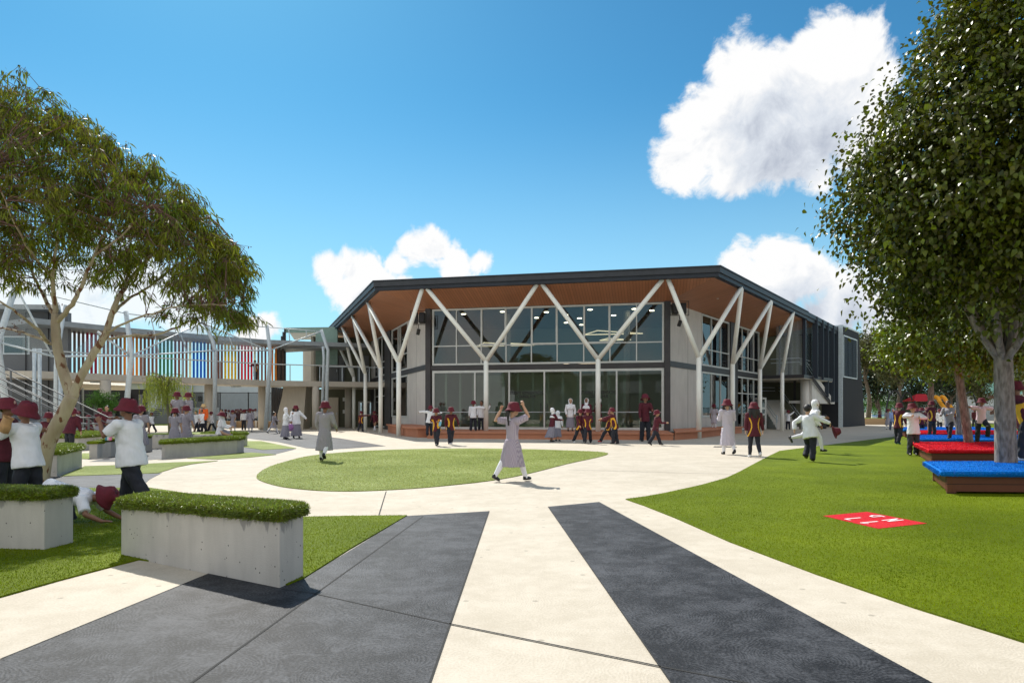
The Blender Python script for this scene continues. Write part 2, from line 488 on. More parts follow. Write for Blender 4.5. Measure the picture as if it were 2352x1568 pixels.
def turf_mat(name, c1, c2, c3):
    m = bpy.data.materials.new(name); m.use_nodes = True
    nt = m.node_tree; N, L = nt.nodes, nt.links
    b = N['Principled BSDF']; b.inputs['Roughness'].default_value = 0.62
    b.inputs['Specular IOR Level'].default_value = 0.08
    tc = N.new('ShaderNodeTexCoord'); v = tc.outputs['Object']
    def nz(s, d, r=0.6):
        n = N.new('ShaderNodeTexNoise'); n.inputs['Scale'].default_value = s; n.inputs['Detail'].default_value = d; n.inputs['Roughness'].default_value = r
        L.new(v, n.inputs['Vector']); return n.outputs[0]
    n1 = nz(0.5, 4); n2 = nz(45, 6, 0.75); n3 = nz(160, 3, 0.7)
    s = N.new('ShaderNodeMath'); s.operation = 'ADD'; L.new(n2, s.inputs[0]); L.new(n3, s.inputs[1])
    s2 = N.new('ShaderNodeMath'); s2.operation = 'MULTIPLY_ADD'; L.new(s.outputs[0], s2.inputs[0]); s2.inputs[1].default_value = 0.42
    s3 = N.new('ShaderNodeMath'); s3.operation = 'MULTIPLY'; L.new(n1, s3.inputs[0]); s3.inputs[1].default_value = 0.30; L.new(s3.outputs[0], s2.inputs[2])
    cr = N.new('ShaderNodeValToRGB'); e = cr.color_ramp.elements
    e[0].position = 0.44; e[0].color = (*c1, 1); e[1].position = 0.72; e[1].color = (*c3, 1)
    k = e.new(0.57); k.color = (*c2, 1)
    L.new(s2.outputs[0], cr.inputs[0]); L.new(cr.outputs[0], b.inputs['Base Color'])
    bp = N.new('ShaderNodeBump'); bp.inputs['Strength'].default_value = 0.8; bp.inputs['Distance'].default_value = 0.02
    L.new(n3, bp.inputs['Height']); L.new(bp.outputs[0], b.inputs['Normal'])
    return m

def glass_mat(name, tint, refl=0.14):
    m = bpy.data.materials.new(name); m.use_nodes = True
    nt = m.node_tree; N, L = nt.nodes, nt.links
    N.remove(N['Principled BSDF'])
    g = N.new('ShaderNodeBsdfGlossy'); g.inputs['Roughness'].default_value = 0.0; g.inputs[0].default_value = (0.92, 0.90, 0.90, 1)
    t = N.new('ShaderNodeBsdfTransparent'); t.inputs[0].default_value = (*tint, 1)
    fr = N.new('ShaderNodeFresnel'); fr.inputs[0].default_value = 1.5
    a = N.new('ShaderNodeMath'); a.operation = 'ADD'; a.use_clamp = True; L.new(fr.outputs[0], a.inputs[0]); a.inputs[1].default_value = refl
    mx = N.new('ShaderNodeMixShader'); L.new(a.outputs[0], mx.inputs[0]); L.new(t.outputs[0], mx.inputs[1]); L.new(g.outputs[0], mx.inputs[2])
    L.new(mx.outputs[0], N['Material Output'].inputs[0])
    return m
def emit_mat(name, col, s):
    m = bpy.data.materials.new(name); m.use_nodes = True
    b = m.node_tree.nodes['Principled BSDF']
    b.inputs['Base Color'].default_value = (*col, 1)
    b.inputs['Emission Color'].default_value = (*col, 1); b.inputs['Emission Strength'].default_value = s
    return m
def mesh_mat(name, col, k, scale=60):
    """woven steel mesh: holes let the view through"""
    m = mat(name, col, 0.45, 0.6)
    nt = m.node_tree; N, L = nt.nodes, nt.links
    tr = N.new('ShaderNodeBsdfTransparent'); mx = N.new('ShaderNodeMixShader'); mx.inputs[0].default_value = k
    L.new(tr.outputs[0], mx.inputs[1]); L.new(N['Principled BSDF'].outputs[0], mx.inputs[2]); L.new(mx.outputs[0], N['Material Output'].inputs[0])
    return m
def wave_mat(name, c1, c2, scale, direction='X', rough=0.6, width=0.12, rot=0.0, spec=0.4, metal=0.0, grain=0.12):
    """boards or ribs: dark joint lines at even spacing along one axis of the object"""
    m = mat(name, c1, rough, metal, spec=spec)
    nt = m.node_tree; N, L = nt.nodes, nt.links
    b = N['Principled BSDF']
    tc = N.new('ShaderNodeTexCoord'); mp = N.new('ShaderNodeMapping'); mp.inputs['Rotation'].default_value = (0, 0, rot)
    L.new(tc.outputs['Object'], mp.inputs[0])
    sp = N.new('ShaderNodeSeparateXYZ'); L.new(mp.outputs[0], sp.inputs[0])
    mu = N.new('ShaderNodeMath'); mu.operation = 'MULTIPLY'; L.new(sp.outputs['XYZ'.index(direction)], mu.inputs[0]); mu.inputs[1].default_value = scale
    fr = N.new('ShaderNodeMath'); fr.operation = 'FRACT'; L.new(mu.outputs[0], fr.inputs[0])
    lt = N.new('ShaderNodeMath'); lt.operation = 'LESS_THAN'; L.new(fr.outputs[0], lt.inputs[0]); lt.inputs[1].default_value = width
    fl = N.new('ShaderNodeMath'); fl.operation = 'FLOOR'; L.new(mu.outputs[0], fl.inputs[0])
    wn = N.new('ShaderNodeTexWhiteNoise'); wn.noise_dimensions = '1D'; L.new(fl.outputs[0], wn.inputs['W'])
    nz = N.new('ShaderNodeTexNoise'); nz.inputs['Scale'].default_value = 6; nz.inputs['Detail'].default_value = 6; L.new(tc.outputs['Object'], nz.inputs['Vector'])
    ad = N.new('ShaderNodeMath'); ad.operation = 'ADD'; L.new(wn.outputs['Value'], ad.inputs[0]); L.new(nz.outputs[0], ad.inputs[1])
    mr = N.new('ShaderNodeMapRange'); mr.inputs[1].default_value = 0; mr.inputs[2].default_value = 2; mr.inputs[3].default_value = 1 - grain; mr.inputs[4].default_value = 1 + grain
    L.new(ad.outputs[0], mr.inputs[0])
    hs = N.new('ShaderNodeHueSaturation'); hs.inputs['Color'].default_value = (*c1, 1); L.new(mr.outputs[0], hs.inputs['Value'])
    mx = N.new('ShaderNodeMix'); mx.data_type = 'RGBA'; L.new(lt.outputs[0], mx.inputs[0]); L.new(hs.outputs[0], mx.inputs[6]); mx.inputs[7].default_value = (*c2, 1)
    L.new(mx.outputs[2], b.inputs['Base Color'])
    return m
def check_mat(name, c1, c2, n=70):
    m = mat(name, c1, 0.85, 0, spec=0.2)
    nt = m.node_tree; N, L = nt.nodes, nt.links
    b = N['Principled BSDF']
    tc = N.new('ShaderNodeTexCoord')
    sp = N.new('ShaderNodeSeparateXYZ'); L.new(tc.outputs['Object'], sp.inputs[0])
    fac = None
    for ax in (0, 2):
        mu = N.new('ShaderNodeMath'); mu.operation = 'MULTIPLY'; L.new(sp.outputs[ax], mu.inputs[0]); mu.inputs[1].default_value = n
        fr = N.new('ShaderNodeMath'); fr.operation = 'FRACT'; L.new(mu.outputs[0], fr.inputs[0])
        lt = N.new('ShaderNodeMath'); lt.operation = 'LESS_THAN'; L.new(fr.outputs[0], lt.inputs[0]); lt.inputs[1].default_value = 0.4
        if fac is None: fac = lt.outputs[0]
        else:
            ad = N.new('ShaderNodeMath'); ad.operation = 'MULTIPLY_ADD'; L.new(fac, ad.inputs[0]); ad.inputs[1].default_value = 0.5
            h = N.new('ShaderNodeMath'); h.operation = 'MULTIPLY'; L.new(lt.outputs[0], h.inputs[0]); h.inputs[1].default_value = 0.5
            L.new(h.outputs[0], ad.inputs[2]); fac = ad.outputs[0]
    mx = N.new('ShaderNodeMix'); mx.data_type = 'RGBA'; L.new(fac, mx.inputs[0]); mx.inputs[6].default_value = (*c1, 1); mx.inputs[7].default_value = (*c2, 1)
    L.new(mx.outputs[2], b.inputs['Base Color'])
    return m

M = {}
M['cream'] = paving_mat('cream_concrete', (0.585, 0.525, 0.435), (0.48, 0.425, 0.34), 0.02, 0.8, 0.2, (.40, .60))
M['charcoal'] = paving_mat('charcoal_concrete', (0.068, 0.071, 0.080), (0.009, 0.010, 0.013), 0.035, 0.6, 0.2, (.42, .62))
M['joint'] = mat('joint', (0.02, 0.02, 0.02), 0.9)
M['turf'] = turf_mat('turf', (0.060, 0.095, 0.001), (0.14, 0.195, 0.002), (0.27, 0.34, 0.012))
M['turf_pale'] = turf_mat('turf_pale', (0.11, 0.155, 0.018), (0.22, 0.27, 0.05), (0.48, 0.53, 0.22))
M['blade'] = mat('blade', (0.12, 0.18, 0.001), 0.5, var=0.35, vscale=1.1, spec=.12, col2=(0.22, 0.285, 0.004), island=0.3, trans=0.45)
M['cap_blade'] = mat('cap_blade', (0.10, 0.155, 0.012), 0.3, col2=(0.24, 0.31, 0.03), vscale=22, island=0.6, trans=0.4, spec=.7)
M['red_turf'] = turf_mat('red_turf', (0.55, 0.01, 0.02), (0.72, 0.015, 0.03), (0.85, 0.06, 0.07))
M['blue_turf'] = turf_mat('blue_turf', (0.0, 0.12, 0.50), (0.0, 0.20, 0.72), (0.03, 0.32, 0.85))
M['red_pile'] = mat('red_pile', (0.50, 0.006, 0.015), 0.6, col2=(0.78, 0.02, 0.035), vscale=3, island=.25, trans=.2, spec=.15)
M['blue_pile'] = mat('blue_pile', (0.0, 0.11, 0.46), 0.55, col2=(0.0, 0.20, 0.70), vscale=3, island=.25, trans=.2, spec=.15)
M['white_paint'] = mat('white_paint', (0.8, 0.8, 0.8), 0.6, var=0.05)
M['concrete'] = concrete_mat('concrete', (0.52, 0.50, 0.465), 0.9, drip=True)
M['panel'] = concrete_mat('panel', (0.60, 0.58, 0.54), 0.6, holes=False, scale=0.5)
M['soffit_conc'] = concrete_mat('soffit_conc', (0.55, 0.5, 0.42), 0.4, holes=False)
M['pole_white'] = mat('pole_white', (0.86, 0.865, 0.80), 0.45, var=0.04, vscale=2)
M['galv'] = mat('galv', (0.52, 0.59, 0.63), 0.45, 0.0, var=0.10, vscale=9)
M['dark_steel'] = mat('dark_steel', (0.045, 0.042, 0.045), 0.45, var=0.15, vscale=3)
M['fascia'] = mat('fascia', (0.028, 0.034, 0.047), 0.5, 0.0, spec=.3, var=0.12, vscale=2)
M['alu'] = mat('alu', (0.62, 0.64, 0.62), 0.4, 0.1, var=0.05)
M['glass'] = glass_mat('glass', (0.60, 0.64, 0.63), 0.03)
M['glass_low'] = glass_mat('glass_low', (0.74, 0.79, 0.75), 0.012)
M['terracotta'] = concrete_mat('terracotta', (0.50, 0.215, 0.125), 0.35, holes=False)
M['timber_soffit'] = wave_mat('timber_soffit', (0.42, 0.15, 0.058), (0.15, 0.05, 0.02), 6.5, 'X', 0.5, 0.09)
M['timber_left'] = wave_mat('timber_left', (0.42, 0.15, 0.058), (0.15, 0.05, 0.02), 6.5, 'X', 0.5, 0.09, rot=R(0))
M['blade_pale'] = mat('blade_pale', (0.22, 0.28, 0.035), 0.4, col2=(0.54, 0.58, 0.22), vscale=14, island=.35, trans=.4)  # lighter second tone paints white glints into the blades
M['olive'] = mat('olive', (0.095, 0.10, 0.06), 0.6, var=0.08, vscale=1)
M['black'] = mat('black', (0.012, 0.012, 0.013), 0.5)
M['ribbed'] = wave_mat('ribbed', (0.034, 0.035, 0.040), (0.008, 0.008, 0.010), 3.2, 'X', 0.7, 0.14, spec=.15, rot=-math.atan2(0.787, 0.617), grain=0.06)
M['render_grey'] = mat('render_grey', (0.16, 0.17, 0.18), 0.8, var=0.08, vscale=1)
M['light_clad'] = mat('light_clad', (0.45, 0.50, 0.52), 0.6, var=0.05, vscale=1)
M['wood_dark'] = wave_mat('wood_dark', (0.13, 0.04, 0.018), (0.03, 0.01, 0.006), 8.0, 'Z', 0.55, 0.10)
M['wood_pale'] = wave_mat('wood_pale', (0.42, 0.28, 0.15), (0.14, 0.09, 0.05), 5.0, 'Z', 0.7, 0.10)
M['sail'] = mat('sail', (0.70, 0.64, 0.50), 0.7, var=0.05, trans=0.35)
M['net'] = mesh_mat('net', (0.42, 0.50, 0.56), 0.13)
M['wire'] = mesh_mat('wire', (0.05, 0.06, 0.06), 0.22)
M['room'] = mat('room', (0.34, 0.37, 0.33), 0.8, var=0.1, vscale=0.7)
M['room_floor'] = mat('room_floor', (0.24, 0.26, 0.23), 0.5, var=0.1)
M['roof_sheet'] = mat('roof_sheet', (0.27, 0.30, 0.32), 0.5, 0.0, var=0.1)
M['green_roof'] = mat('green_roof', (0.12, 0.24, 0.19), 0.5, var=0.08)
M['hall_green'] = mat('hall_green', (0.20, 0.30, 0.25), 0.55, var=0.08)
def rotfor(d): return -math.atan2(d[1], d[0])
# ------------------------------------------------------------------ ground
def sheet(name, pts, z, m, kind='structure', label=None, cat=None, edge=0.0):
    """flat polygon at height z (optionally with a lip down to the ground)"""
    mb = MB()
    mb.prism(pts, 0.0005 if z < 0.012 else -0.01, z)
    o = mb.build(name, m)
    tag(o, label, cat, None, kind)
    return o
def smooth_line(pts, n=6):
    """Catmull-Rom through the points (closed)"""
    out = []
    L = len(pts)
    for i in range(L):
        p0, p1, p2, p3 = [Vector(pts[(i + k - 1) % L]) for k in range(4)]
        for j in range(n):
            t = j / n
            out.append(tuple(0.5 * ((2 * p1) + (p2 - p0) * t + (2 * p0 - 5 * p1 + 4 * p2 - p3) * t * t + (3 * p1 - p0 - 3 * p2 + p3) * t ** 3)))
    return out
def poly_at(lst): return [at(*p) for p in lst]

g = MB(); g.add([(-500, -300, 0), (500, -300, 0), (500, 900, 0), (-500, 900, 0)], [(0, 1, 2, 3)])
tag(g.build('paving', M['cream']), 'pale cream concrete paving of the school courtyard', 'paving', None, 'structure')

# charcoal strips and patches
strips = {
 'right': [(1258.5, 1163.5), (1376, 1152.5), (2141, 1568), (2936, 2000), (1843, 2000), (1541, 1568)],
 'left': [(935, 1184.7), (1123.5, 1173.7), (987.5, 1568), (838.6, 2000), (-1180, 2000), (0, 1515), (480, 1317.7), (640, 1346), (697, 1329), (700, 1328)],
 'a': [(20, 1100), (145, 1094), (372, 1086), (345, 1100), (320, 1121.5), (20, 1124)],
 'b': [(205, 1060), (342, 1030), (545, 1023), (590, 1022), (680, 1031), (628, 1044), (500, 1042), (300, 1060)],
 'c': [(545, 993), (640, 990), (704, 996), (780, 1006), (886, 1024), (762, 1032), (704, 1029), (640, 1015), (547, 1004)],
}
for k, pts in strips.items():
    sheet('charcoal_paving', poly_at(pts), 0.004, M['charcoal'], label={'right': 'long charcoal strip in the paving, right of the centre', 'left': 'broad charcoal strip in the paving beside the near planter',
          'a': 'charcoal patch of paving behind the gum tree', 'b': 'charcoal patch of paving between the planter benches', 'c': 'charcoal patch of paving near the two girls in long skirts'}[k], cat='paving')

# saw joints
def joint(pts, w=0.007):
    mb = MB()
    P = [Vector(at(*p)) for p in pts]
    for a, b in zip(P[:-1], P[1:]):
        d = (b - a).normalized(); o = Vector((-d.y, d.x)) * w
        mb.add([(*(a - o), 0.0058), (*(b - o), 0.0058), (*(b + o), 0.0058), (*(a + o), 0.0058)], [(0, 1, 2, 3)])
    tag(mb.build('paving_joint', M['joint']), kind='structure')
joint([(972, 1186), (445, 1566), (100, 1815)])
joint([(645, 1353.7), (720, 1363.7), (1035, 1433.7), (1516, 1531.5), (1706, 1568), (2000, 1625)])
joint([(870, 1184), (887, 1128)], 0.006)
joint([(1305, 1078.6), (1592, 1086.6), (1687, 1089)], 0.009)
joint([(0, 1515), (480, 1317.7)], 0.004)
joint([(1123.5, 1173.7), (987.5, 1568), (838.6, 2000)], 0.005)
joint([(1258.5, 1163.5), (1541, 1568), (1843, 2000)], 0.004)

mb = MB(); mb.add([(*at(1638, 1026.8), .005), (*at(1693, 1027.2), .005), (*at(1690, 1025), .005), (*at(1641, 1024.6), .005)], [(0, 1, 2, 3)]); tag(mb.build('drain_grate', M['joint']), kind='structure')
# turf
turf_right = poly_at([(1437, 1147), (1482, 1141), (1531, 1132), (1608, 1115), (1667, 1098.5), (1700, 1083), (1735, 1064), (1766, 1047.5), (1791, 1035.5), (1845, 1028.5),
   (1883, 1024), (1960, 1014.5), (2051, 1003), (2105, 995.5), (2700, 1000), (2900, 1300), (3400, 1800), (2650, 1570), (2352, 1476.5), (2101, 1397.5), (1876, 1320), (1676, 1245), (1551, 1190), (1480, 1162)])
sheet('turf_lawn', turf_right, 0.013, M['turf'], label='broad bright green turf lawn on the right', cat='lawn')
oval = smooth_line(poly_at([(589, 1095), (606, 1079), (640, 1065), (720, 1046), (850, 1035), (1000, 1030.5), (1150, 1030.5), (1300, 1034.5)]) + [at(1397, 1041.5)] +
                   poly_at([(1300, 1066), (1176, 1096), (1030, 1115), (880, 1126), (760, 1128), (660, 1120), (606, 1107)]), 5)
sheet('turf_island', oval, 0.013, M['turf_pale'], label='leaf-shaped pale turf island in the middle of the paving', cat='lawn')
turf_near = poly_at([(-900, 1800), (-500, 1500), (-200, 1418), (0, 1372.7), (140, 1333), (270, 1298.7), (320, 1286), (420, 1300), (660, 1345), (700, 1328), (800, 1263.7), (935, 1184.7), (800, 1186), (700, 1188), (560, 1172), (440, 1135), (345, 1121), (200, 1121.8), (-400, 1124), (-1500, 1150)])
sheet('turf_corner', turf_near, 0.013, M['turf'], label='green turf around the two near planter benches', cat='lawn')
t2 = [
 ('turf_wedge', [(140, 1094), (195, 1071), (272, 1068.5), (400, 1062), (500, 1058.5), (440, 1066), (406, 1073), (362, 1087)], 'turf wedge between the gum tree and the big boy'),
 ('turf_wedge', [(430, 1052.5), (545, 1041), (578, 1039.5), (634, 1044), (578, 1050), (500, 1055)], 'thin turf wedge in front of the long planter'),
 ('turf_wedge', [(547, 1013), (600, 1013), (681, 1029.5), (603, 1033), (548, 1025)], 'pale turf wedge beside the seated girl'),
 ('turf_wedge', [(189, 1041), (208, 1041), (206, 1054), (187, 1054)], 'small turf patch beside the corner planter'),
 ('turf_wedge', [(182, 1018), (214, 1016), (206, 1030), (178, 1031)], 'small turf patch behind the corner planter'),
]
for n, pts, lab in t2:
    sheet(n, poly_at(pts), 0.013, M['turf_pale'], label=lab, cat='lawn')
sheet('turf_field', poly_at([(230, 977.5), (460, 976.5), (470, 967), (200, 968)]), 0.013, M['turf'], label='turf strip far behind the footbridge on the left', cat='lawn')
sheet('turf_field', poly_at([(590, 968), (860, 968), (860, 959), (480, 959)]), 0.013, M['turf'], label='sports turf beyond the crowd under the footbridge', cat='lawn')
court = [at(2190, 992), at(2600, 997), at(2500, 972), at(2195, 973)]
sheet('turf_court', court, 0.013, M['turf'], label='turf sports court beyond the coloured platforms', cat='lawn')
mb = MB(); a, b = Vector(at(2218, 987.5)), Vector(at(2300, 983)); d = (b - a).normalized(); o = Vector((-d.y, d.x)) * 0.06
mb.add([(*(a - o), .026), (*(b - o), .026), (*(b + o), .026), (*(a + o), .026)], [(0, 1, 2, 3)])
tag(mb.build('court_line', M['white_paint']), kind='structure')

# blades of artificial grass on the near turf
def inside(P, poly):
    x, y = P[:, 0], P[:, 1]
    c = np.zeros(len(P), bool)
    n = len(poly)
    for i in range(n):
        x1, y1 = poly[i]; x2, y2 = poly[(i + 1) % n]
        cond = ((y1 > y) != (y2 > y))
        xi = (x2 - x1) * (y - y1) / (y2 - y1 + 1e-12) + x1
        c ^= cond & (x < xi)
    return c
def blades(name, P, N0, h, w, m, lean=0.5, parent=None, label=None, kind=None, cat=None):
    """P (n,3) roots, N0 (n,3) up directions: one bent two-triangle blade each"""
    n = len(P)
    r = rng.normal(size=(n, 3)); r -= (r * N0).sum(1)[:, None] * N0; r /= np.linalg.norm(r, axis=1)[:, None] + 1e-9
    side = np.cross(N0, r)
    hh = (h * rng.uniform(0.6, 1.25, n))[:, None]
    ww = (w * rng.uniform(0.7, 1.3, n))[:, None]
    ln = rng.uniform(0.1, 1.0, n)[:, None] * lean
    a = P - side * ww / 2; b = P + side * ww / 2
    mid = P + N0 * hh * 0.6 + r * hh * ln * 0.35
    c = mid + side * ww * 0.42; d = mid - side * ww * 0.42
    tip = P + N0 * hh * (1 - 0.35 * ln) + r * hh * ln
    V = np.stack([a, b, c, d, tip], 1).reshape(-1, 3)
    base = np.arange(n)[:, None] * 5
    F3 = np.concatenate([base + np.array([[0, 1, 2]]), base + np.array([[0, 2, 3]]), base + np.array([[3, 2, 4]])], 0)
    me = np_mesh(name, V, F3)
    o = link_mesh(name, me, m, parent)
    tag(o, label, cat, None, kind)
    return o
def turf_blades(poly, name, dens, ymax, m, label, hgt=.014, wid=.0038, far=None):
    p = np.array(poly); x0, y0 = p.min(0); x1, y1 = p.max(0); y1 = min(y1, ymax); y0 = max(y0, 2.8)
    x0 = max(x0, -9); x1 = min(x1, 9.5)
    n = int((x1 - x0) * (y1 - y0) * dens)
    Q = np.stack([rng.uniform(x0, x1, n), rng.uniform(y0, y1, n)], 1)
    keep = np.abs(Q[:, 0]) < Q[:, 1] * 0.78 + 0.4
    keep &= rng.uniform(size=n) < (np.clip((ymax - Q[:, 1]) / (ymax - 4.5), 0.0, 1) if far is None else far)
    Q = Q[keep]; Q = Q[inside(Q, poly)]
    mq = [at(1837.4 + x / 6.403, 1133.1 + y / 6.403, 0.017) for x, y in ((340, 325), (1150, 512), (1865, 435), (985, 265))]
    Q = Q[~inside(Q, mq)]
    P = np.column_stack([Q, np.full(len(Q), 0.011)])
    N0 = np.tile(np.array([[0.0, 0, 1]]), (len(Q), 1))
    blades(name, P, N0, hgt, wid, m, 0.8, None, label, 'stuff', 'grass')
turf_blades(turf_right, 'grass', 4600, 15.5, M['blade'], 'short green grass fibres of the right-hand turf lawn')
turf_blades(turf_near, 'grass', 5200, 12.5, M['blade'], 'short green grass fibres around the near planter benches')

turf_blades(oval, 'grass', 750, 21, M['blade_pale'], 'pale grass fibres with painted-in glints on the leaf-shaped turf island', .016, .010, 1)
# ------------------------------------------------------------------ planter benches
def planter(base, tops, label, cap=0.06, over=0.035, cdens=7000, blade_h=0.035, group='concrete planter benches with turf tops', matc=None):
    """base: plan corners (ccw), tops: height of each corner of the concrete"""
    cx = sum(p[0] for p in base) / len(base); cy = sum(p[1] for p in base) / len(base)
    t = thing('planter_bench', (cx, cy, 0), label, 'planter bench', group)
    mb = MB(); mb.prism(base, -0.02, 0, zs=tops)
    mb.build('concrete_body', M['concrete'], t, bevel=0.008)
    # turf cap: rounded slab a little wider than the body
    n = len(base)
    C = Vector((cx, cy))
    hts = []
    me = bmesh.new()
    ring = []
    prof = [(over * 0.6, -0.03), (over, 0.0), (over * 0.95, cap * 0.6), (over * 0.3, cap), (-0.05, cap * 1.02)]
    # refine the outline
    pts = []
    for i in range(n):
        a = Vector(base[i]); b = Vector(base[(i + 1) % n]); L = (b - a).length
        k = max(2, int(L / 0.12))
        for j in range(k):
            q = j / k
            pts.append((a.lerp(b, q), tops[i] * (1 - q) + tops[(i + 1) % n] * q, (b - a).normalized(), j == 0, (a - Vector(base[i - 1])).normalized()))
    rings = []
    for (o, dz) in prof:
        rg = []
        for (p, z, d, corner, dp) in pts:
            nn = Vector((d.y, -d.x))
            if corner: nn = (nn + Vector((dp.y, -dp.x))).normalized() * 1.15
            q = p + nn * (o + random.uniform(-0.006, 0.006))
            rg.append(me.verts.new((q.x, q.y, z + dz + random.uniform(-0.004, 0.004))))
        rings.append(rg)
    m_ = len(pts)
    for r0, r1 in zip(rings[:-1], rings[1:]):
        for k in range(m_):
            me.faces.new((r0[k], r0[(k + 1) % m_], r1[(k + 1) % m_], r1[k]))
    me.faces.new(rings[-1]); me.faces.new(rings[0][::-1])
    bmesh.ops.recalc_face_normals(me, faces=me.faces)
    bmesh.ops.triangulate(me, faces=me.faces)
    mesh = bpy.data.meshes.new('turf_cap')
    me.to_mesh(mesh); me.free()
    # sample the surface for blades
    V = np.array([v.co[:] for v in mesh.vertices]); T = np.array([p.vertices[:] for p in mesh.polygons])
    A, B, Cc = V[T[:, 0]], V[T[:, 1]], V[T[:, 2]]
    nr = np.cross(B - A, Cc - A); ar = np.linalg.norm(nr, axis=1) / 2; nr = nr / (2 * ar[:, None] + 1e-12)
    ok = nr[:, 2] > -0.9
    ar = ar * ok
    cnt = int(ar.sum() * cdens)
    idx = rng.choice(len(T), cnt, p=ar / ar.sum())
    u = rng.uniform(size=(cnt, 2)); sw = u.sum(1) > 1; u[sw] = 1 - u[sw]
    P = A[idx] + (B - A)[idx] * u[:, :1] + (Cc - A)[idx] * u[:, 1:]
    Nn = nr[idx] + np.array([0, 0, 0.25]); Nn += rng.normal(size=Nn.shape) * 0.25; Nn /= np.linalg.norm(Nn, axis=1)[:, None]
    cap_o = link_mesh('turf_cap', mesh, M['turf'], t)
    blades('turf_pile', P, Nn, blade_h, blade_h * 0.15, M['cap_blade'], 0.9, t, None, 'stuff')
    return t
FL = at(278, 1276); FR = at(642, 1350.6); BR = at(697, 1325.6)
dx, dy = BR[0] - FR[0], BR[1] - FR[1]
BL = (FL[0] + dx * 0.9, FL[1] + dy * 1.15)
planter([FL, FR, BR, BL], [0.43, 0.485, 0.485, 0.43], 'large concrete planter bench nearest the camera, at the end of the charcoal strip', 0.05, 0.032, 32000, 0.028)
p1 = at(101.6, 1264.7); p0 = (p1[0] - 1.9, p1[1] + 0.18); p2 = at(158, 1250.6)
p2 = (p2[0] + 0.01, p2[1] + 0.05); p3 = (p0[0] + 0.03, p0[1] + 0.33)
planter([p0, p1, p2, p3], [0.465] * 4, 'concrete planter bench at the left edge, in front of the crawling boy', 0.05, 0.032, 28000, 0.028)
p1 = at(131, 1094.4); p2 = at(188.4, 1072.5); p0 = (p1[0] - .62, p1[1] + .12); p3 = (p2[0] - .62, p2[1] + .3)
planter([p0, p1, p2, p3], [0.43] * 4, 'wedge-shaped concrete planter bench right behind the gum tree trunk', 0.06, 0.05, 7000, 0.045)
p1 = at(180, 1035); planter([at(100, 1037), p1, (p1[0] + .1, p1[1] + 1.2), (p1[0] - 1.2, p1[1] + 1.1)], [0.42] * 4, 'small concrete planter bench behind the wedge-shaped one', 0.06, 0.05, 4000, 0.05)
a = at(204.7, 1053); b = at(223.4, 1052.5); c = at(322, 1038)
planter([a, b, c, (c[0] + .1, c[1] + .5), (a[0] + .2, a[1] + .6)], [0.40] * 5, 'concrete planter bench with drink bottles standing on it', 0.06, 0.05, 5000, 0.05)
a = at(371, 1053); b = at(378, 1053.3); c = at(543.7, 1041); 
planter([a, b, c, (c[0] - .05, c[1] + .65), (a[0] + .1, a[1] + .9)], [0.40, 0.40, 0.42, 0.42, 0.40], 'long concrete planter bench in front of the girls in grey dresses', 0.06, 0.06, 5000, 0.05)
a = at(166, 1023); b = at(205, 1024); c = at(250, 1021)
planter([a, b, c, (c[0] + .3, c[1] + .8), (b[0], b[1] + .9), (a[0] - .3, a[1] + 1.0)], [0.42] * 6, 'bent concrete planter bench below the handrail of the stairs', 0.06, 0.05, 3500, 0.05)
a = at(224, 1026); b = at(275, 1026)
planter([a, b, (b[0] + .1, b[1] + .7), (a[0] + .1, a[1] + .7)], [0.42] * 4, 'short concrete planter bench behind the one with bottles', 0.06, 0.05, 3500, 0.05)
a = at(464, 1026.5); b = at(541, 1026)
planter([a, b, (b[0] + .1, b[1] + .8), (a[0], a[1] + .8)], [0.42] * 4, 'concrete planter bench with the girl seated on its end', 0.06, 0.05, 3500, 0.05)
# tree planter: ring of concrete round the willow
a = at(342, 1029); b = at(464, 1029)
tp = thing('tree_planter', ((a[0] + b[0]) / 2, a[1] + 1.3, 0), 'low concrete tree planter with the willow and two girls standing on it', 'planter')
mb = MB(); mb.prism([(a[0] - .5, a[1] + .1), (a[0], a[1]), (b[0], b[1]), (b[0] + .4, b[1] + .5), (b[0], b[1] + 2.6), (a[0], a[1] + 2.6), (a[0] - .6, a[1] + 1.5)], -.02, 0.437)
mb.build('concrete_body', M['concrete'], tp, bevel=0.01)
mb = MB(); mb.prism([(a[0] - .3, a[1] + .3), (a[0], a[1] + .18), (b[0] - .1, b[1] + .18), (b[0] + .2, b[1] + .6), (b[0] - .15, b[1] + 2.4), (a[0] + .1, a[1] + 2.4), (a[0] - .4, a[1] + 1.4)], .42, 0.458)
mb.build('turf_cap', M['turf_pale'], tp)

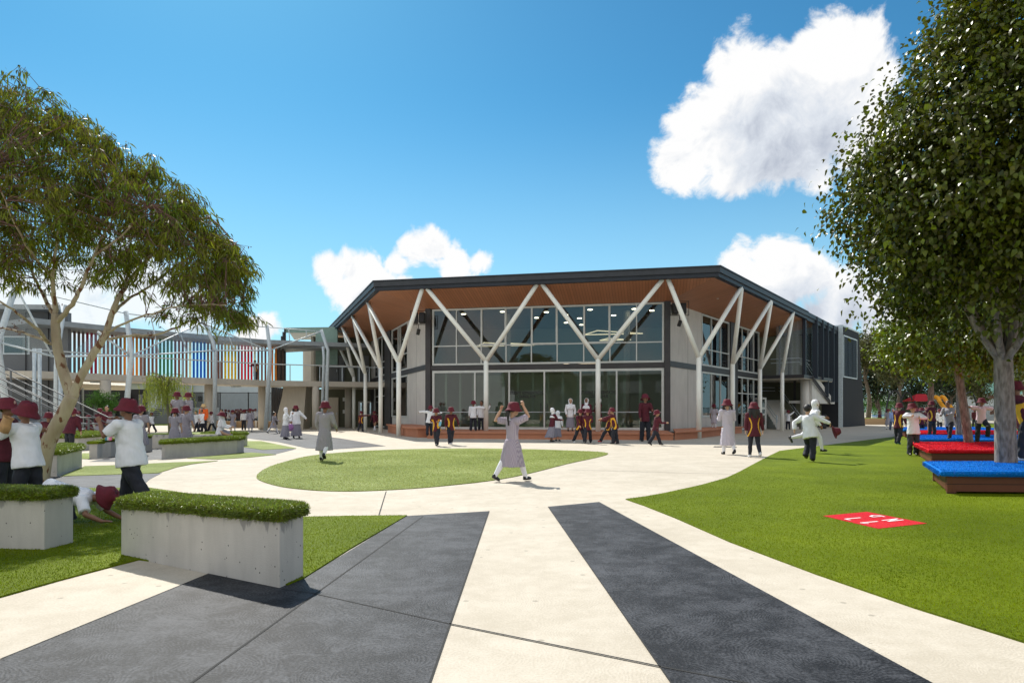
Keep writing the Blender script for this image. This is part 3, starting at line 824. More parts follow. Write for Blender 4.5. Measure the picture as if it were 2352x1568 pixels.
# coloured turf platforms round the street trees
def platform(poly, h, mcol, label):
    cx = sum(p[0] for p in poly) / 4; cy = sum(p[1] for p in poly) / 4
    t = thing('timber_platform', (cx, cy, 0.02), label, 'seating platform', 'turf-topped timber platforms under the trees')
    mb = MB()
    # four board walls
    for i in range(4):
        mb.wall(poly[i], poly[(i + 1) % 4], 0.045, h - 0.055, 0.06)
    mb.build('timber_side', M['wood_dark'], t)
    for i in range(4):
        a = Vector(poly[i]); b = Vector(poly[(i + 1) % 4]); z = Vector(poly[i - 1])
        d1 = (b - a).normalized() * 0.06; d2 = (z - a).normalized() * 0.06
        m2 = MB(); o = -(d1 + d2) * 0.16
        m2.prism([tuple(a + o), tuple(a + d1 * 2.1 + o), tuple(a + d1 * 2.1 + d2 * 2.1 + o), tuple(a + d2 * 2.1 + o)], 0.0, h - 0.05)
        m2.build('corner_post', M['wood_dark'], t)
    C = Vector((cx, cy)); big = []
    for p in poly:
        v = Vector(p) - C; big.append(tuple(C + v * (1 + 0.12 / v.length)))
    mb = MB()
    n = 4
    bm = bmesh.new()
    rings = []
    for (o, z) in ((0.0, h - .075), (.025, h - .05), (.03, h - .02), (.012, h), (-.05, h + .006)):
        rg = []
        for i in range(4):
            a = Vector(big[i]); b = Vector(big[(i + 1) % 4]); k = 14
            for j in range(k):
                p = a.lerp(b, j / k); v = p - C
                q = p + v.normalized() * (o + random.uniform(-.006, .006))
                rg.append(bm.verts.new((q.x, q.y, z + random.uniform(-.004, .004))))
        rings.append(rg)
    m_ = len(rings[0])
    for r0, r1 in zip(rings[:-1], rings[1:]):
        for k in range(m_): bm.faces.new((r0[k], r0[(k + 1) % m_], r1[(k + 1) % m_], r1[k]))
    bm.faces.new(rings[-1]); bm.faces.new(rings[0][::-1])
    bmesh.ops.recalc_face_normals(bm, faces=bm.faces)
    me = bpy.data.meshes.new('turf_top'); bm.to_mesh(me); bm.free()
    link_mesh('turf_top', me, mcol, t)
    x0, x1 = min(p[0] for p in big), max(p[0] for p in big); y0, y1 = min(p[1] for p in big), max(p[1] for p in big)
    n = int((x1 - x0) * (y1 - y0) * (3200 if y0 < 12 else 1300)); Q = np.stack([rng.uniform(x0, x1, n), rng.uniform(y0, y1, n)], 1); Q = Q[inside(Q, big)]
    # front and left skirt too
    S = []
    for a, b in ((big[0], big[1]), (big[3], big[0])):
        a = np.array(a); b = np.array(b); m2 = int(np.linalg.norm(b - a) * (500 if y0 < 12 else 220)); q = rng.uniform(size=(m2, 1)); d = (b - a) / np.linalg.norm(b - a); o = np.array([d[1], -d[0]])
        S.append((np.column_stack([a + (b - a) * q + o * .03, rng.uniform(h - .075, h, m2)]), np.tile(np.array([[o[0], o[1], .3]]), (m2, 1))))
    P = np.concatenate([np.column_stack([Q, np.full(len(Q), h)])] + [s_[0] for s_ in S]); N0 = np.concatenate([np.tile(np.array([[0, 0, 1.0]]), (len(Q), 1))] + [s_[1] for s_ in S]); N0 = N0 / np.linalg.norm(N0, axis=1)[:, None]
    blades('turf_pile', P, N0, .020 if y0 < 12 else .026, .005 if y0 < 12 else .008, M['blue_pile'] if mcol is M['blue_turf'] else M['red_pile'], .8, t, None, 'stuff')
    return t
B1 = [(6.32, 9.9), (9.9, 9.62), (10.9, 11.75), (7.25, 11.75)]
platform(B1, 0.34, M['blue_turf'], 'nearest blue turf-topped timber platform round the big tree')
platform([(9.3, 15.1), (13.6, 14.8), (15.3, 18.7), (11.1, 18.7)], 0.36, M['red_turf'], 'red turf-topped timber platform just behind the nearest blue one')
platform([(12.5, 20.9), (17.2, 20.8), (18.6, 24.5), (14.5, 24.5)], 0.36, M['blue_turf'], 'second blue turf-topped timber platform, behind the near red one')
platform([(15.6, 26.6), (20.5, 26.5), (21.9, 30.0), (17.6, 30.0)], 0.37, M['red_turf'], 'farther red turf-topped timber platform, between two blue ones')
platform([(18.1, 31.4), (23, 31.3), (24.5, 36.0), (20.4, 36.0)], 0.38, M['blue_turf'], 'farthest blue turf-topped timber platform in the row')

# red hopscotch mat with white figures, inlaid in the turf
def r5(x, y): return at(1837.4 + x / 6.403, 1133.1 + y / 6.403, 0.017)
mt = thing('red_mat', (*r5(1100, 390), 0.021), 'red turf mat with white numbers inlaid in the lawn', 'ground marking')
mb = MB(); q = [r5(340, 325), r5(1150, 512), r5(1865, 435), r5(985, 265)]
mb.prism(q, 0.010, 0.0175); mb.build('mat_base', M['red_turf'], mt)
def stroke(segs, w=0.05, z=0.0195):
    mb = MB()
    P = [Vector(r5(*s)) for s in segs]
    for i, (a, b) in enumerate(zip(P[:-1], P[1:])):
        d = (b - a).normalized(); o = Vector((-d.y, d.x)) * w / 2; e = d * w * 0.3
        zz = z + 0.0006 * i
        mb.add([(*(a - o - e), zz), (*(b - o + e), zz), (*(b + o + e), zz), (*(a + o - e), zz)], [(0, 1, 2, 3)])
    return mb.build('white_figure', M['white_paint'], mt)
stroke([(735, 388), (668, 374), (885, 356)], 0.028)
stroke([(1000, 442), (900, 431), (1135, 410)], 0.028)
stroke([(1240, 340), (1170, 322), (1075, 322), (1035, 335), (1080, 348), (1180, 338)], 0.026)
stroke([(1215, 395), (1430, 370), (1300, 410), (1515, 388)], 0.026)
# ------------------------------------------------------------------ the hall
dL = Vector((-0.36, 0.933)).normalized(); dR = Vector((0.58, 0.814)).normalized()
WL0 = Vector((-4.4, 35.9)); WR0 = Vector((7.6, 33.4)); dF = (WR0 - WL0).normalized(); LF = (WR0 - WL0).length
L0 = Vector((-6.77, 33.8)); R0 = Vector((9.16, 30.3)); Lend = L0 + dL * 23.0; Rend = R0 + dR * 17.1
EZ = 7.25; WZ = 6.58
hall = thing('school_hall', (1.5, 40, 0), 'two-storey hall with Y-shaped white columns and a timber soffit under a dark folded roof', 'building')
def on(P0, d, t, off=0.0):      # off > 0: towards the camera side
    n = Vector((d.y, -d.x))
    if n.y > 0 and abs(d.x) > 0.9: n = -n
    return (P0.x + d.x * t + n.x * off, P0.y + d.y * t + n.y * off)
nF = Vector((dF.y, -dF.x)); nR = Vector((dR.y, -dR.x)); nL = Vector((-dL.y, dL.x))

TLw = 24.0; TRw = 15.7
WLe = WL0 + dL * TLw; WRe = WR0 + dR * TRw
# soffit: one sheet of boards for each side, rising from the wall head to the eave
def soff(a, b, c, d, zs, m):
    mb = MB(); v = [(p[0], p[1], z) for p, z in zip((a, b, c, d), zs)]
    v2 = [(x, y, z + 0.08) for x, y, z in v]
    mb.add(v + v2, [(0, 1, 2, 3), (7, 6, 5, 4), (0, 4, 5, 1), (1, 5, 6, 2), (2, 6, 7, 3), (3, 7, 4, 0)])
    return mb.build('soffit', m, hall, local=False)
for key, d in (('sF', dF), ('sL', dL), ('sR', dR)):
    M[key] = wave_mat('timber_' + key, (0.44, 0.195, 0.10), (0.18, 0.07, 0.035), 7.0, 'X', 0.5, 0.10, rot=rotfor(d), grain=0.16)
soff(L0, R0, WR0 - dF * -0.02, WL0, (EZ, EZ, WZ, WZ), M['sF'])
soff(Lend, L0, WL0, WLe, (EZ, EZ, WZ, WZ), M['sL'])
soff(R0, Rend, WRe, WR0, (EZ, EZ, WZ, WZ), M['sR'])
# soffit carries on over the balcony
deepR = [Rend, Rend + dR * 4.5 - nR * 0.2, WRe + dR * 6.0 - nR * 2.0, WRe]
mb = MB(); v = [(p.x, p.y, EZ - (0.02 if i < 2 else 0.6)) for i, p in enumerate(deepR)]
mb.add(v, [(0, 1, 2, 3)]); mb.add([(x, y, z + .08) for x, y, z in v], [(3, 2, 1, 0)]); mb.build('soffit', M['sR'], hall)
# fascia
edges = [(Lend, L0), (L0, R0), (R0, Rend)]
def band(z0, z1, off, th, name, m):
    mb = MB()
    P = [Lend, L0, R0, Rend]
    ds = [(P[i + 1] - P[i]).normalized() for i in range(3)]
    ns = [Vector((d.y, -d.x)) for d in ds]
    def mit(i, o):
        if i == 0: return P[0] + ns[0] * o
        if i == 3: return P[3] + ns[2] * o
        n = (ns[i - 1] + ns[i]).normalized(); return P[i] + n * (o / n.dot(ns[i]))
    for i in range(3):
        a, b, c, e = mit(i, off), mit(i + 1, off), mit(i + 1, off - th), mit(i, off - th)
        vs = [(q.x, q.y, z0) for q in (a, b, c, e)] + [(q.x, q.y, z1) for q in (a, b, c, e)]
        mb.add(vs, [(0, 1, 5, 4), (1, 2, 6, 5), (2, 3, 7, 6), (3, 0, 4, 7), (4, 5, 6, 7), (3, 2, 1, 0)])
    return mb.build(name, m, hall)
band(EZ - .06, EZ + .12, 0.02, .25, 'fascia', M['fascia'])
band(EZ + .12, EZ + .36, 0.10, .33, 'gutter', mat('gutter', (0.045, 0.05, 0.06), 0.5, 0.0, spec=.3, var=0.1))
band(EZ + .36, EZ + .42, 0.14, .37, 'roof_edge', M['fascia'])
mb = MB(); back = [Rend + dR * 9.9, Vector((22, 66)), Vector((-8, 70))]
mb.prism([tuple(Lend), tuple(L0), tuple(R0), tuple(Rend)] + [tuple(p) for p in back], EZ + .09, EZ + .385); mb.build('roof', M['roof_sheet'], hall)

# walls, framing and windows
def panel(P0, d, t0, t1, z0, z1, m='panel', off=0.0, th=0.25, name='wall_panel', bevel=0.0):
    mb = MB(); a = on(P0, d, t0); b = on(P0, d, t1)
    if Vector((d.y, -d.x)).dot(Vector((0, -1))) < 0 and d.x < 0: a, b = b, a
    mb.wall(a, b, z0, z1, th, off)
    return mb.build(name, M[m] if isinstance(m, str) else m, hall, bevel=bevel)
def window(P0, d, ts, zs, fw=0.055, off=0.03, outer=0.09, depth=0.10, heavy=(), name='window', parent=None):
    """frame with mullions at ts and transoms at zs; one pane mesh"""
    flip = (d.x < 0)
    mb = MB()
    def seg(t0, t1, z0, z1, o, th):
        a = on(P0, d, t0); b = on(P0, d, t1)
        if flip: a, b = b, a
        mb.wall(a, b, z0, z1, th, o)
    for i, t in enumerate(ts):
        w = outer if i in (0, len(ts) - 1) else fw
        c = t + (w / 2 if i == 0 else (-w / 2 if i == len(ts) - 1 else 0))
        seg(c - w / 2, c + w / 2, zs[0], zs[-1], off, depth)
    for j, z in enumerate(zs):
        w = outer if j in (0, len(zs) - 1) else fw
        c = z + (w / 2 if j == 0 else (-w / 2 if j == len(zs) - 1 else 0))
        for i in range(len(ts) - 1):
            l = ts[i] + (outer if i == 0 else fw / 2); r = ts[i + 1] - (outer if i == len(ts) - 2 else fw / 2)
            seg(l, r, c - w / 2, c + w / 2, off - 0.002, depth - 0.004)
    for (i, j) in heavy:      # opening sashes stand proud
        z0, z1 = zs[j], zs[j + 1]; l, r = ts[i], ts[i + 1]
        w = 0.07
        seg(l, l + w, z0, z1, off + .03, .05); seg(r - w, r, z0, z1, off + .03, .05)
        seg(l + w, r - w, z0, z0 + w, off + .03, .05); seg(l + w, r - w, z1 - w, z1, off + .03, .05)
    fr = mb.build(name, M['alu'], parent or hall)
    g = MB(); a = on(P0, d, ts[0] + .02); b = on(P0, d, ts[-1] - .02)
    if flip: a, b = b, a
    g.wall(a, b, zs[0] + .02, zs[-1] - .02, 0.012, off - depth / 2)
    g.build('glass', M['glass'] if zs[0] > 3 else M['glass_low'], fr)
    return fr
X3 = lambda x: 918.7 + x / 3.491
tF = lambda x: tpx(X3(x), WL0, dF)
up = [tF(x) for x in (258, 452, 650, 850, 1053, 1260, 1473, 1683, 1897, 2117)]
window(WL0, dF, up, [3.62, 4.62, 6.56], heavy=((2, 1), (4, 1), (6, 1)), off=0.0)
lo = [tF(x) for x in (258, 600, 875, 1157, 1447, 1737, 2117)]
window(WL0, dF, lo, [0.29, 3.34], outer=0.12, fw=0.08, off=0.0)
mb = MB(); 
for t0, t1 in ((lo[0], lo[1]), (lo[2], lo[3]), (lo[3], lo[4])):
    pass
a = on(WL0, dF, lo[0] + .12); b = on(WL0, dF, lo[-1] - .12)
mb.wall(a, b, 1.16, 1.20, 0.008, -0.03); mb.build('glazing_stripe', M['light_clad'], hall)
# centre door pulls
for s in (-1, 1):
    m2 = MB(); t = lo[3] + s * 0.16
    p0 = on(WL0, dF, t, .02); p1 = on(WL0, dF, t, .10)
    m2.tube([(*p0, 1.22), (*p1, 1.22), (*p1, 1.62), (*p0, 1.62)], 0.02, 8)
    m2.build('door_handle', M['dark_steel'], hall)
panel(WL0, dF, -0.02, LF + .02, 3.36, 3.60, 'dark_steel', 0.03, .3, 'steel_beam')
cw = 0.14
for P0, t in ((WL0, tF(227)), (WL0, tF(2145))):
    panel(P0, dF, t - cw, t + cw, 0.28, WZ + .02, 'dark_steel', 0.08, .3, 'steel_column')
# left side
X2 = lambda x: 551.2 + x / 3.84
tL = lambda x: tpx(X2(x), WL0, dL)
panel(WL0, dL, 0.12, tL(1480), 0.2, 3.42, 'panel'); panel(WL0, dL, 0.12, tL(1480), 3.70, WZ + .05, 'panel')
mid = tL(1556)
panel(WL0, dL, mid - .012, mid + .012, 0.3, 6.5, 'joint', .002, .02, 'panel_joint')
panel(WL0, dL, 0.1, TLw, 3.42, 3.70, 'dark_steel', .05, .3, 'steel_beam')
w0, w1 = tL(1480), tL(1340)
window(WL0, dL, [w0, (w0 + w1) / 2 - .2, (w0 + w1) / 2 + .4, w1], [3.72, 4.7, 6.55]); window(WL0, dL, [w0, (w0 + w1) / 2, w1], [.86, 3.40])
panel(WL0, dL, w0 + .003, w1, .2, .855, 'panel', -.01)
c0, c1 = tL(1335), tL(1287)
panel(WL0, dL, c0, c1, 0, WZ + .02, 'dark_steel', .10, .4, 'steel_column')
w0, w1 = c1, tL(1187)
window(WL0, dL, [w0, w0 + (w1 - w0) * .34, w0 + (w1 - w0) * .67, w1], [3.72, 4.7, 6.55]); window(WL0, dL, [w0, (w0 + w1) / 2, w1], [.1, 2.3, 3.40])
panel(WL0, dL, w1 + .002, min(TLw, tL(1140)), 3.70, WZ + .05, 'panel'); panel(WL0, dL, w1 + .002, TLw, 0, 3.42, 'black', -.02)
# right side
X4 = lambda x: 1470 + x / 3.5557
tR = lambda x: tpx(X4(x), WR0, dR)
a, b = tR(245), tR(503)
panel(WR0, dR, 0.12, b, 0.2, 3.42); panel(WR0, dR, 0.12, b, 3.70, WZ + .05)
mid = tR(391); panel(WR0, dR, mid - .012, mid + .012, .3, 6.5, 'joint', .002, .02, 'panel_joint')
panel(WR0, dR, .1, TRw, 3.42, 3.70, 'dark_steel', .06, .3, 'steel_beam')
w0, w1 = b, tR(727); q = (w1 - w0) / 3
window(WR0, dR, [w0, w0 + q, w0 + 2 * q, w1], [3.72, 4.65, 6.55]); window(WR0, dR, [w0, w0 + q, w0 + 2 * q, w1], [.9, 3.40])
panel(WR0, dR, w0 + .003, w1, .0, .895, 'panel', -.01)
c0, c1 = w1, tR(784)
panel(WR0, dR, c0, c1, 0, WZ + .02, 'dark_steel', .12, .4, 'steel_column')
w0, w1 = c1, TRw; q = (w1 - w0) / 4
window(WR0, dR, [w0, w0 + q, w0 + 2 * q, w0 + 3 * q, w1], [3.72, 4.65, 6.55])
window(WR0, dR, [w0, w0 + q, w0 + 2 * q, w0 + 3 * q, w1], [.05, 2.35, 3.40], name='entry_door')
# interior
room = MB()
inner = [WL0 - nF * .4 + dF * .3, WR0 - nF * .4 - dF * .3]
room.prism([tuple(WL0 - nF * .3 + dF * .3), tuple(WR0 - nF * .3 - dF * .2), tuple(WRe - nR * .3), tuple(WRe + dR * 6 - nR * 6), tuple(WLe + dL * .0 - nL * .5 + Vector((6, 0))), tuple(WLe - nL * .35)], .2, .292)
room.build('room_floor', M['room_floor'], hall)
mb = MB()
bk0 = WL0 + dL * 10 - nL * .4; bk1 = WR0 + dR * 12 - nR * .4
mb.wall(tuple(bk0), tuple(bk1), .29, 6.6, .2); mb.build('inner_wall', M['room'], hall)
mb = MB(); ip = [tuple(WL0 - nF * .28 + dF * .2), tuple(WR0 - nF * .28 - dF * .2), tuple(WRe - nR * .3), tuple(WLe - nL * .3)]
mb.prism(ip, WZ + .03, WZ + .12); mb.build('ceiling', mat('ceiling', (.06, .06, .065), .8), hall)
lamp = emit_mat('downlight', (1.0, .86, .62), 14.0)
k = 0
for (t, dd) in ((1.3, 2.2), (3.6, 1.8), (5.0, 4.5), (5.9, 2.4), (7.4, 5.2), (8.3, 2.0), (9.4, 4.4), (10.6, 2.2), (11.5, 3.0), (6.4, 7.0), (7.2, 8.2), (6.8, 3.6)):
    p = WL0 + dF * t - nF * dd
    mb = MB(); mb.lathe([(0, WZ - .0), (.13, WZ - .0), (.13, WZ + .025), (0, WZ + .025)], 16, (p.x, p.y, 0)); mb.build('ceiling_light', lamp, hall)
def loop_light(t, dd, r, z, name='pendant_light'):
    c = WL0 + dF * t - nF * dd; pts = []
    corners = [Vector((r * math.cos(a), r * .62 * math.sin(a))) for a in (0.2, 2.3, 4.3)]
    sm = smooth_line([tuple(c.lerp(c, 0) + v) for v in [corners[0], corners[0] * .9 + corners[1] * .1, corners[1] * .9 + corners[0] * .1, corners[1], corners[1] * .9 + corners[2] * .1, corners[2] * .9 + corners[1] * .1, corners[2], corners[2] * .9 + corners[0] * .1, corners[0] * .9 + corners[2] * .1]], 3)
    mb = MB(); pp = [(x, y, z) for x, y in sm]; mb.tube(pp + [pp[0]], .028, 6); mb.build(name, emit_mat('line_light', (1, .82, .55), 1.5), hall)
loop_light(3.0, 3.6, 2.0, 5.0); loop_light(3.6, 4.4, 1.1, 5.1); loop_light(9.2, 3.4, 1.9, 5.5); loop_light(9.4, 4.0, 1.0, 5.2); loop_light(7.6, 4.5, 1.7, 3.9)
for t, dd in ((3.7, 2.6), (10.2, 2.6)):
    p = WL0 + dF * t - nF * dd; mb = MB(); mb.tube([(p.x, p.y, .29), (p.x, p.y, WZ)], .17, 16); mb.build('inner_column', M['panel'], hall, smooth=True)
mb = MB(); a = bk0 + (bk1 - bk0) * .45 - (nF * -.25); b = bk0 + (bk1 - bk0) * .62 + nF * .25
mb.wall(tuple(bk0 + (bk1 - bk0) * .42 + nF * .3), tuple(bk0 + (bk1 - bk0) * .62 + nF * .3), .29, 3.2, .12); mb.build('inner_wall', M['light_clad'], hall)
mb = MB(); mb.wall(tuple(WL0 + dF * 1.5 - nF * 3.2), tuple(WL0 + dF * 10.2 - nF * 3.2), .29, 3.25, .12); mb.build('inner_wall', mat('added_screen', (.48, .52, .44), .8, var=.15, vscale=.8), hall)  # pale screen added in the room to brighten the view behind the lettering
mb = MB()
for i in range(14):
    t = .8 + i * .78; p = WL0 + dF * t - nF * .55
    mb.box((p.x, p.y, 1.8), (.12, .03, 3.0), math.atan2(dF.y, dF.x))
mb.build('blind', mat('blind', (.50, .56, .50), .8), hall)
# lettering on the doors
def lettering(txt, t, z, size, name='door_lettering'):
    cu = bpy.data.curves.new('txt', 'FONT'); cu.body = txt; cu.size = size; cu.align_x = 'CENTER'; cu.extrude = .002; cu.offset = size * 0.03
    o = bpy.data.objects.new('txt', cu); COL.objects.link(o)
    bpy.context.view_layer.update()
    me = bpy.data.meshes.new_from_object(o.evaluated_get(bpy.context.evaluated_depsgraph_get()))
    bpy.data.objects.remove(o)
    p = on(WL0, dF, t, -.02)
    me.transform(Matrix.Translation((p[0], p[1], z)) @ Matrix.Rotation(math.atan2(dF.y, dF.x), 4, 'Z') @ Matrix.Rotation(R(90), 4, 'X') @ Matrix.Diagonal((.66, 1, 1, 1)))
    link_mesh(name, me, M['black'], hall)
for x in (1012, 1590):
    t = tF(x); lettering("STUDENT REPRESENTATIVE", t, 2.09, .215); lettering("COUNCIL HUB", t, 1.90, .215)

# Y columns: (base x, y, z), joint height, arm tops
JZ = 3.62
T = {'T1': (-4.28, 33.42), 'T2': (1.30, 32.27), 'T3': (6.98, 31.08), 'L1': (-8.0, 37.6), 'L2': (-10.1, 43.0), 'L3': (-12.1, 48.4), 'L4': (-14.1, 53.8),
     'R1': (11.2, 33.2), 'R2': (14.2, 37.3), 'R3': (17.2, 41.6)}
cols = [((-5.61, 33.8, 0), ('T1', 'L1')), ((-1.25, 32.85, .29), ('T1', 'T2')), ((4.0, 31.75, .29), ('T2', 'T3')), ((8.45, 30.87, 0), ('T3', 'R1')),
        ((11.28, 34.9, 0), ('R1', 'R2')), ((14.2, 39.1, 0), ('R2', 'R3')), ((16.94, 42.8, 0), ('R3',)),
        ((-7.38, 38.35, 0), ('L1', 'L2')), ((-9.45, 44.0, 0), ('L2', 'L3')), ((-11.17, 48.2, 0), ('L3', 'L4'))]
arm_n = {}
for (b, arms) in cols:
    mb = MB(); r = .115
    mb.tube([(b[0], b[1], b[2]), (b[0], b[1], JZ)], r, 18)
    mb.ell((b[0], b[1], JZ), r * .995, n=18, m=8)
    trunk = mb.build('support_column', M['pole_white'], hall, smooth=True)
    for a in arms:
        tx, ty = T[a]
        j = Vector((b[0], b[1], JZ)); e = Vector((tx, ty, EZ - .04))
        s = Vector((j.x - tx, j.y - ty, 0)).normalized() * .13
        e2 = e + s
        d = (e2 - j).normalized()
        m2 = MB(); m2.tube([j - d * .02, e2], r * .93, 18)
        m2.build('column_arm', M['pole_white'], trunk, smooth=True)

# soffit lights
for (x, y) in ((927 + 10, 3), ):
    pass
def soffit_disc(px, py, z):
    Yp = (z - CH) * F / (HZ - py); p = (xat(px, Yp), Yp)
    mb = MB(); mb.lathe([(0, z - .03), (.12, z - .03), (.15, z + .02), (.15, z + .12), (0, z + .12)], 18, (p[0], p[1], 0)); mb.build('soffit_light', M['alu'], hall)
soffit_disc(1241, 678, 6.95); soffit_disc(895, 712.5, 7.0); soffit_disc(1645, 685, 6.95)
# speaker frames on both front corners
for (px0, px1, py0, py1, Y) in ((943, 979, 714, 745, 35.0), (1540, 1582, 692, 724, 32.6)):
    t = thing('speaker_bracket', (xat((px0 + px1) / 2, Y), Y, zat(py1, Y)), 'black loudspeakers in a steel frame under the soffit, ' + ('left' if px0 < 1200 else 'right') + ' end of the big window', 'loudspeaker', 'loudspeakers at the ends of the big window')
    x0, x1, z0, z1 = xat(px0, Y), xat(px1, Y), zat(py1, Y), zat(py0, Y)
    m2 = MB(); m2.tube([(x0, Y, z0), (x1, Y, z0), (x1, Y, z1), (x0, Y, z1), (x0, Y, z0)], .022, 6); m2.build('frame', M['black'], t)
    for k in (0.28, 0.72):
        cxx = x0 + (x1 - x0) * k
        m3 = MB(); m3.box((cxx, Y + .12, (z0 + z1) / 2), (.3, .3, (z1 - z0) * .78), M=Euler((R(-12), 0, R(8 if k < .5 else -8))).to_matrix()); m3.build('speaker', M['black'], t, bevel=.03)
    m4 = MB(); xx = (x0 + x1) / 2; m4.tube([(xx, Y, z0), (xx, Y, z0 - .2)], .02, 6); m4.box((xx, Y, z0 - .38), (.16, .12, .3), M=Euler((R(20), R(15), 0)).to_matrix()); m4.build('spotlight', M['black'], t)

# terracotta plinth and seats
pl = MB(); fr0 = (-3.8, 30.6); fr1 = (6.8, 28.75)
pl.prism([fr0, fr1, tuple(WR0 + dR * .2 - nR * .1), tuple(WL0 + dL * .2)], -.01, .285)
pl.build('plinth', M['terracotta'], hall, bevel=.01)
pl = MB(); pl.prism([(fr0[0] - .03, fr0[1] - .05), (fr1[0] + .0, fr1[1] - .05), (fr1[0] + .05, fr1[1] + .45), (fr0[0] - .02, fr0[1] + .5)], .22, .30); pl.build('plinth_edge', M['terracotta'], hall, bevel=.01)
s = MB(); s.prism([(-7.2, 39.6), (-5.15, 33.2), (-4.35, 31.6), (-3.86, 31.9), (-4.3, 35.7), (-5.75, 39.6)], -.01, .40); s.build('seat_wall', M['terracotta'], hall)
s = MB(); s.prism([(-7.32, 39.7), (-5.25, 33.1), (-4.4, 31.4), (-3.84, 31.7), (-4.32, 35.75), (-5.75, 39.7)], .40, .48); s.build('seat_top', M['terracotta'], hall, bevel=.01)
s = MB(); s.prism([(6.86, 28.8), (8.2, 30.5), (13.0, 38.6), (12.0, 38.8), (7.9, 33.2)], -.01, .30); s.build('seat_wall', M['terracotta'], hall)
s = MB(); s.prism([(6.84, 28.6), (8.3, 30.35), (13.1, 38.6), (12.0, 38.9), (7.85, 33.25)], .30, .365, zs=[.365] * 5); s.build('seat_top', M['terracotta'], hall, bevel=.01)

# recess with balcony on the right
X7 = lambda x: 1653.7 + x / 5.12
bp = [Vector((16.7, 46.0)), Rend - nR * .15, Rend + dR * 1.6 - nR * .15, Vector((23.5, 50)), Vector((20, 55)), Vector((16.2, 51))]
mb = MB(); mb.prism([tuple(p) for p in bp], 3.40, 3.62); mb.build('balcony_slab', M['dark_steel'], hall)
mb = MB(); mb.prism([tuple(Vector((20, 50)) + (p - Vector((20, 50))) * .985) for p in bp], 3.36, 3.402); mb.build('balcony_soffit', M['soffit_conc'], hall)
# vertical rods of the balcony screen
mb = MB(); a = Vector((17.6, 45.35)); b = Rend - nR * .1
for i in range(24):
    p = a.lerp(b, i / 23); mb.tube([(p.x, p.y, 3.62), (p.x, p.y, 7.15)], .012, 5)
mb.build('balcony_screen', M['galv'], hall)
mb = MB(); 
for z in (4.45, 4.72):
    mb.tube([(17.4, 45.9, z), (Rend.x - .3, Rend.y + .5, z), (Rend.x + 1.6, Rend.y + 3.2, z)], .025, 8)
mb.build('handrail', M['galv'], hall)
for (p, w) in ((Vector((17.75, 45.3)), .05), (Rend - nR * .14, .13)):
    mb = MB(); mb.box((p.x, p.y, 5.4), (w * 1.6, w * 1.6, 3.6), math.atan2(dR.y, dR.x)); mb.build('screen_post', M['fascia'], hall)
# olive walls behind
mb = MB()
mb.wall((16.3, 50.9), (22.3, 50.9), 0, 3.4, .2); mb.wall((22.3, 50.9), (26.5, 56.2), 0, 1.7, .2)
mb.wall((16.4, 49.6), (21.2, 52.4), 3.6, 6.9, .2); mb.wall((21.4, 52.2), (25.4, 56.8), 1.6, 7.2, .2)
mb.wall((15.6, 49.5), (16.3, 50.9), 0, 3.4, .2)
mb.build('recess_wall', M['olive'], hall)
# round concrete column
mb = MB(); mb.tube([(20.0, 46.6, 0), (20.0, 46.6, 3.37)], .3, 24); mb.build('round_column', M['panel'], hall, smooth=True)
# concrete flank of the upper stair flight and its landing beam
q0 = Vector((20.35, 46.3)); q1 = Vector((24.6, 52.0)); dq = (q1 - q0).normalized()
def quad_wall(P, th, m, name):
    """P: (plan point, z) x n in order, extruded back by th"""
    mb = MB(); n = len(P); nn = Vector((dq.y, -dq.x))
    f = [(p.x, p.y, z) for p, z in P]; bk_ = [(p.x - nn.x * th, p.y - nn.y * th, z) for p, z in P]
    mb.add(f + bk_, [tuple(range(n)), tuple(range(2 * n - 1, n - 1, -1))] + [(i, i + n, (i + 1) % n + n, (i + 1) % n) for i in range(n)])
    mb.build(name, m, hall)
quad_wall([(q0, 1.95), (q0 + dq * 6.6, 1.95), (q0 + dq * 6.6, 2.1), (q0 + dq * 2.3, 3.4), (q0, 3.4)], .15, M['panel'], 'stair_flank')
quad_wall([(q0 + dq * .0, 1.78), (q0 + dq * 7.0, 1.78), (q0 + dq * 7.0, 1.95), (q0, 1.95)], 1.5, M['panel'], 'landing_slab')
mb = MB(); a0 = Rend + dR * 1.9; a1 = Rend + dR * 7.6
s0 = Vector((a0.x, a0.y, 3.5)); s1 = Vector((a1.x, a1.y, 2.0))
for z in (0, -.22): mb.tube([s0 + Vector((0, 0, z)), s1 + Vector((0, 0, z))], .05, 6)
for i in range(22):
    p = s0.lerp(s1, i / 21); mb.tube([p, p + Vector((0, 0, -.22))], .03, 5)
mb.build('stair_stringer', M['dark_steel'], hall)
# vertical fins
Lf = (Vector((25.3, 52.3)) - Rend).length
for i, x in enumerate((1120, 1190, 1250, 1315, 1375)):
    t = tpx(X7(x), Rend, dR)
    zb = 3.45 if i < 2 else 3.45 - (t - 3.4) * .42
    zb = max(zb, 1.9)
    p = Rend + dR * t; mb = MB(); mb.box((p.x, p.y, (zb + 7.62) / 2), (.11, .34, 7.62 - zb), math.atan2(dR.y, dR.x))
    mb.build('fin', mat('fin', (.035, .045, .06), .5, spec=.3) if i == 0 else bpy.data.materials['fin'], hall)
mb = MB(); mb.wall(tuple(Rend), tuple(Rend + dR * 9.9), EZ + .12, EZ + .4, .25, .1); mb.wall(tuple(Rend), tuple(Rend + dR * 9.9), EZ - .1, EZ + .12, .1, .02); mb.build('fascia', M['fascia'], hall)
mb = MB(); mb.wall(tuple(Rend + dR * .3), tuple(Rend + dR * 9.8), 3.45, 7.2, .01, -.22); mb.build('screen_mesh', M['wire'], hall)
for z in (4.4, 4.7):
    pass
mb = MB()
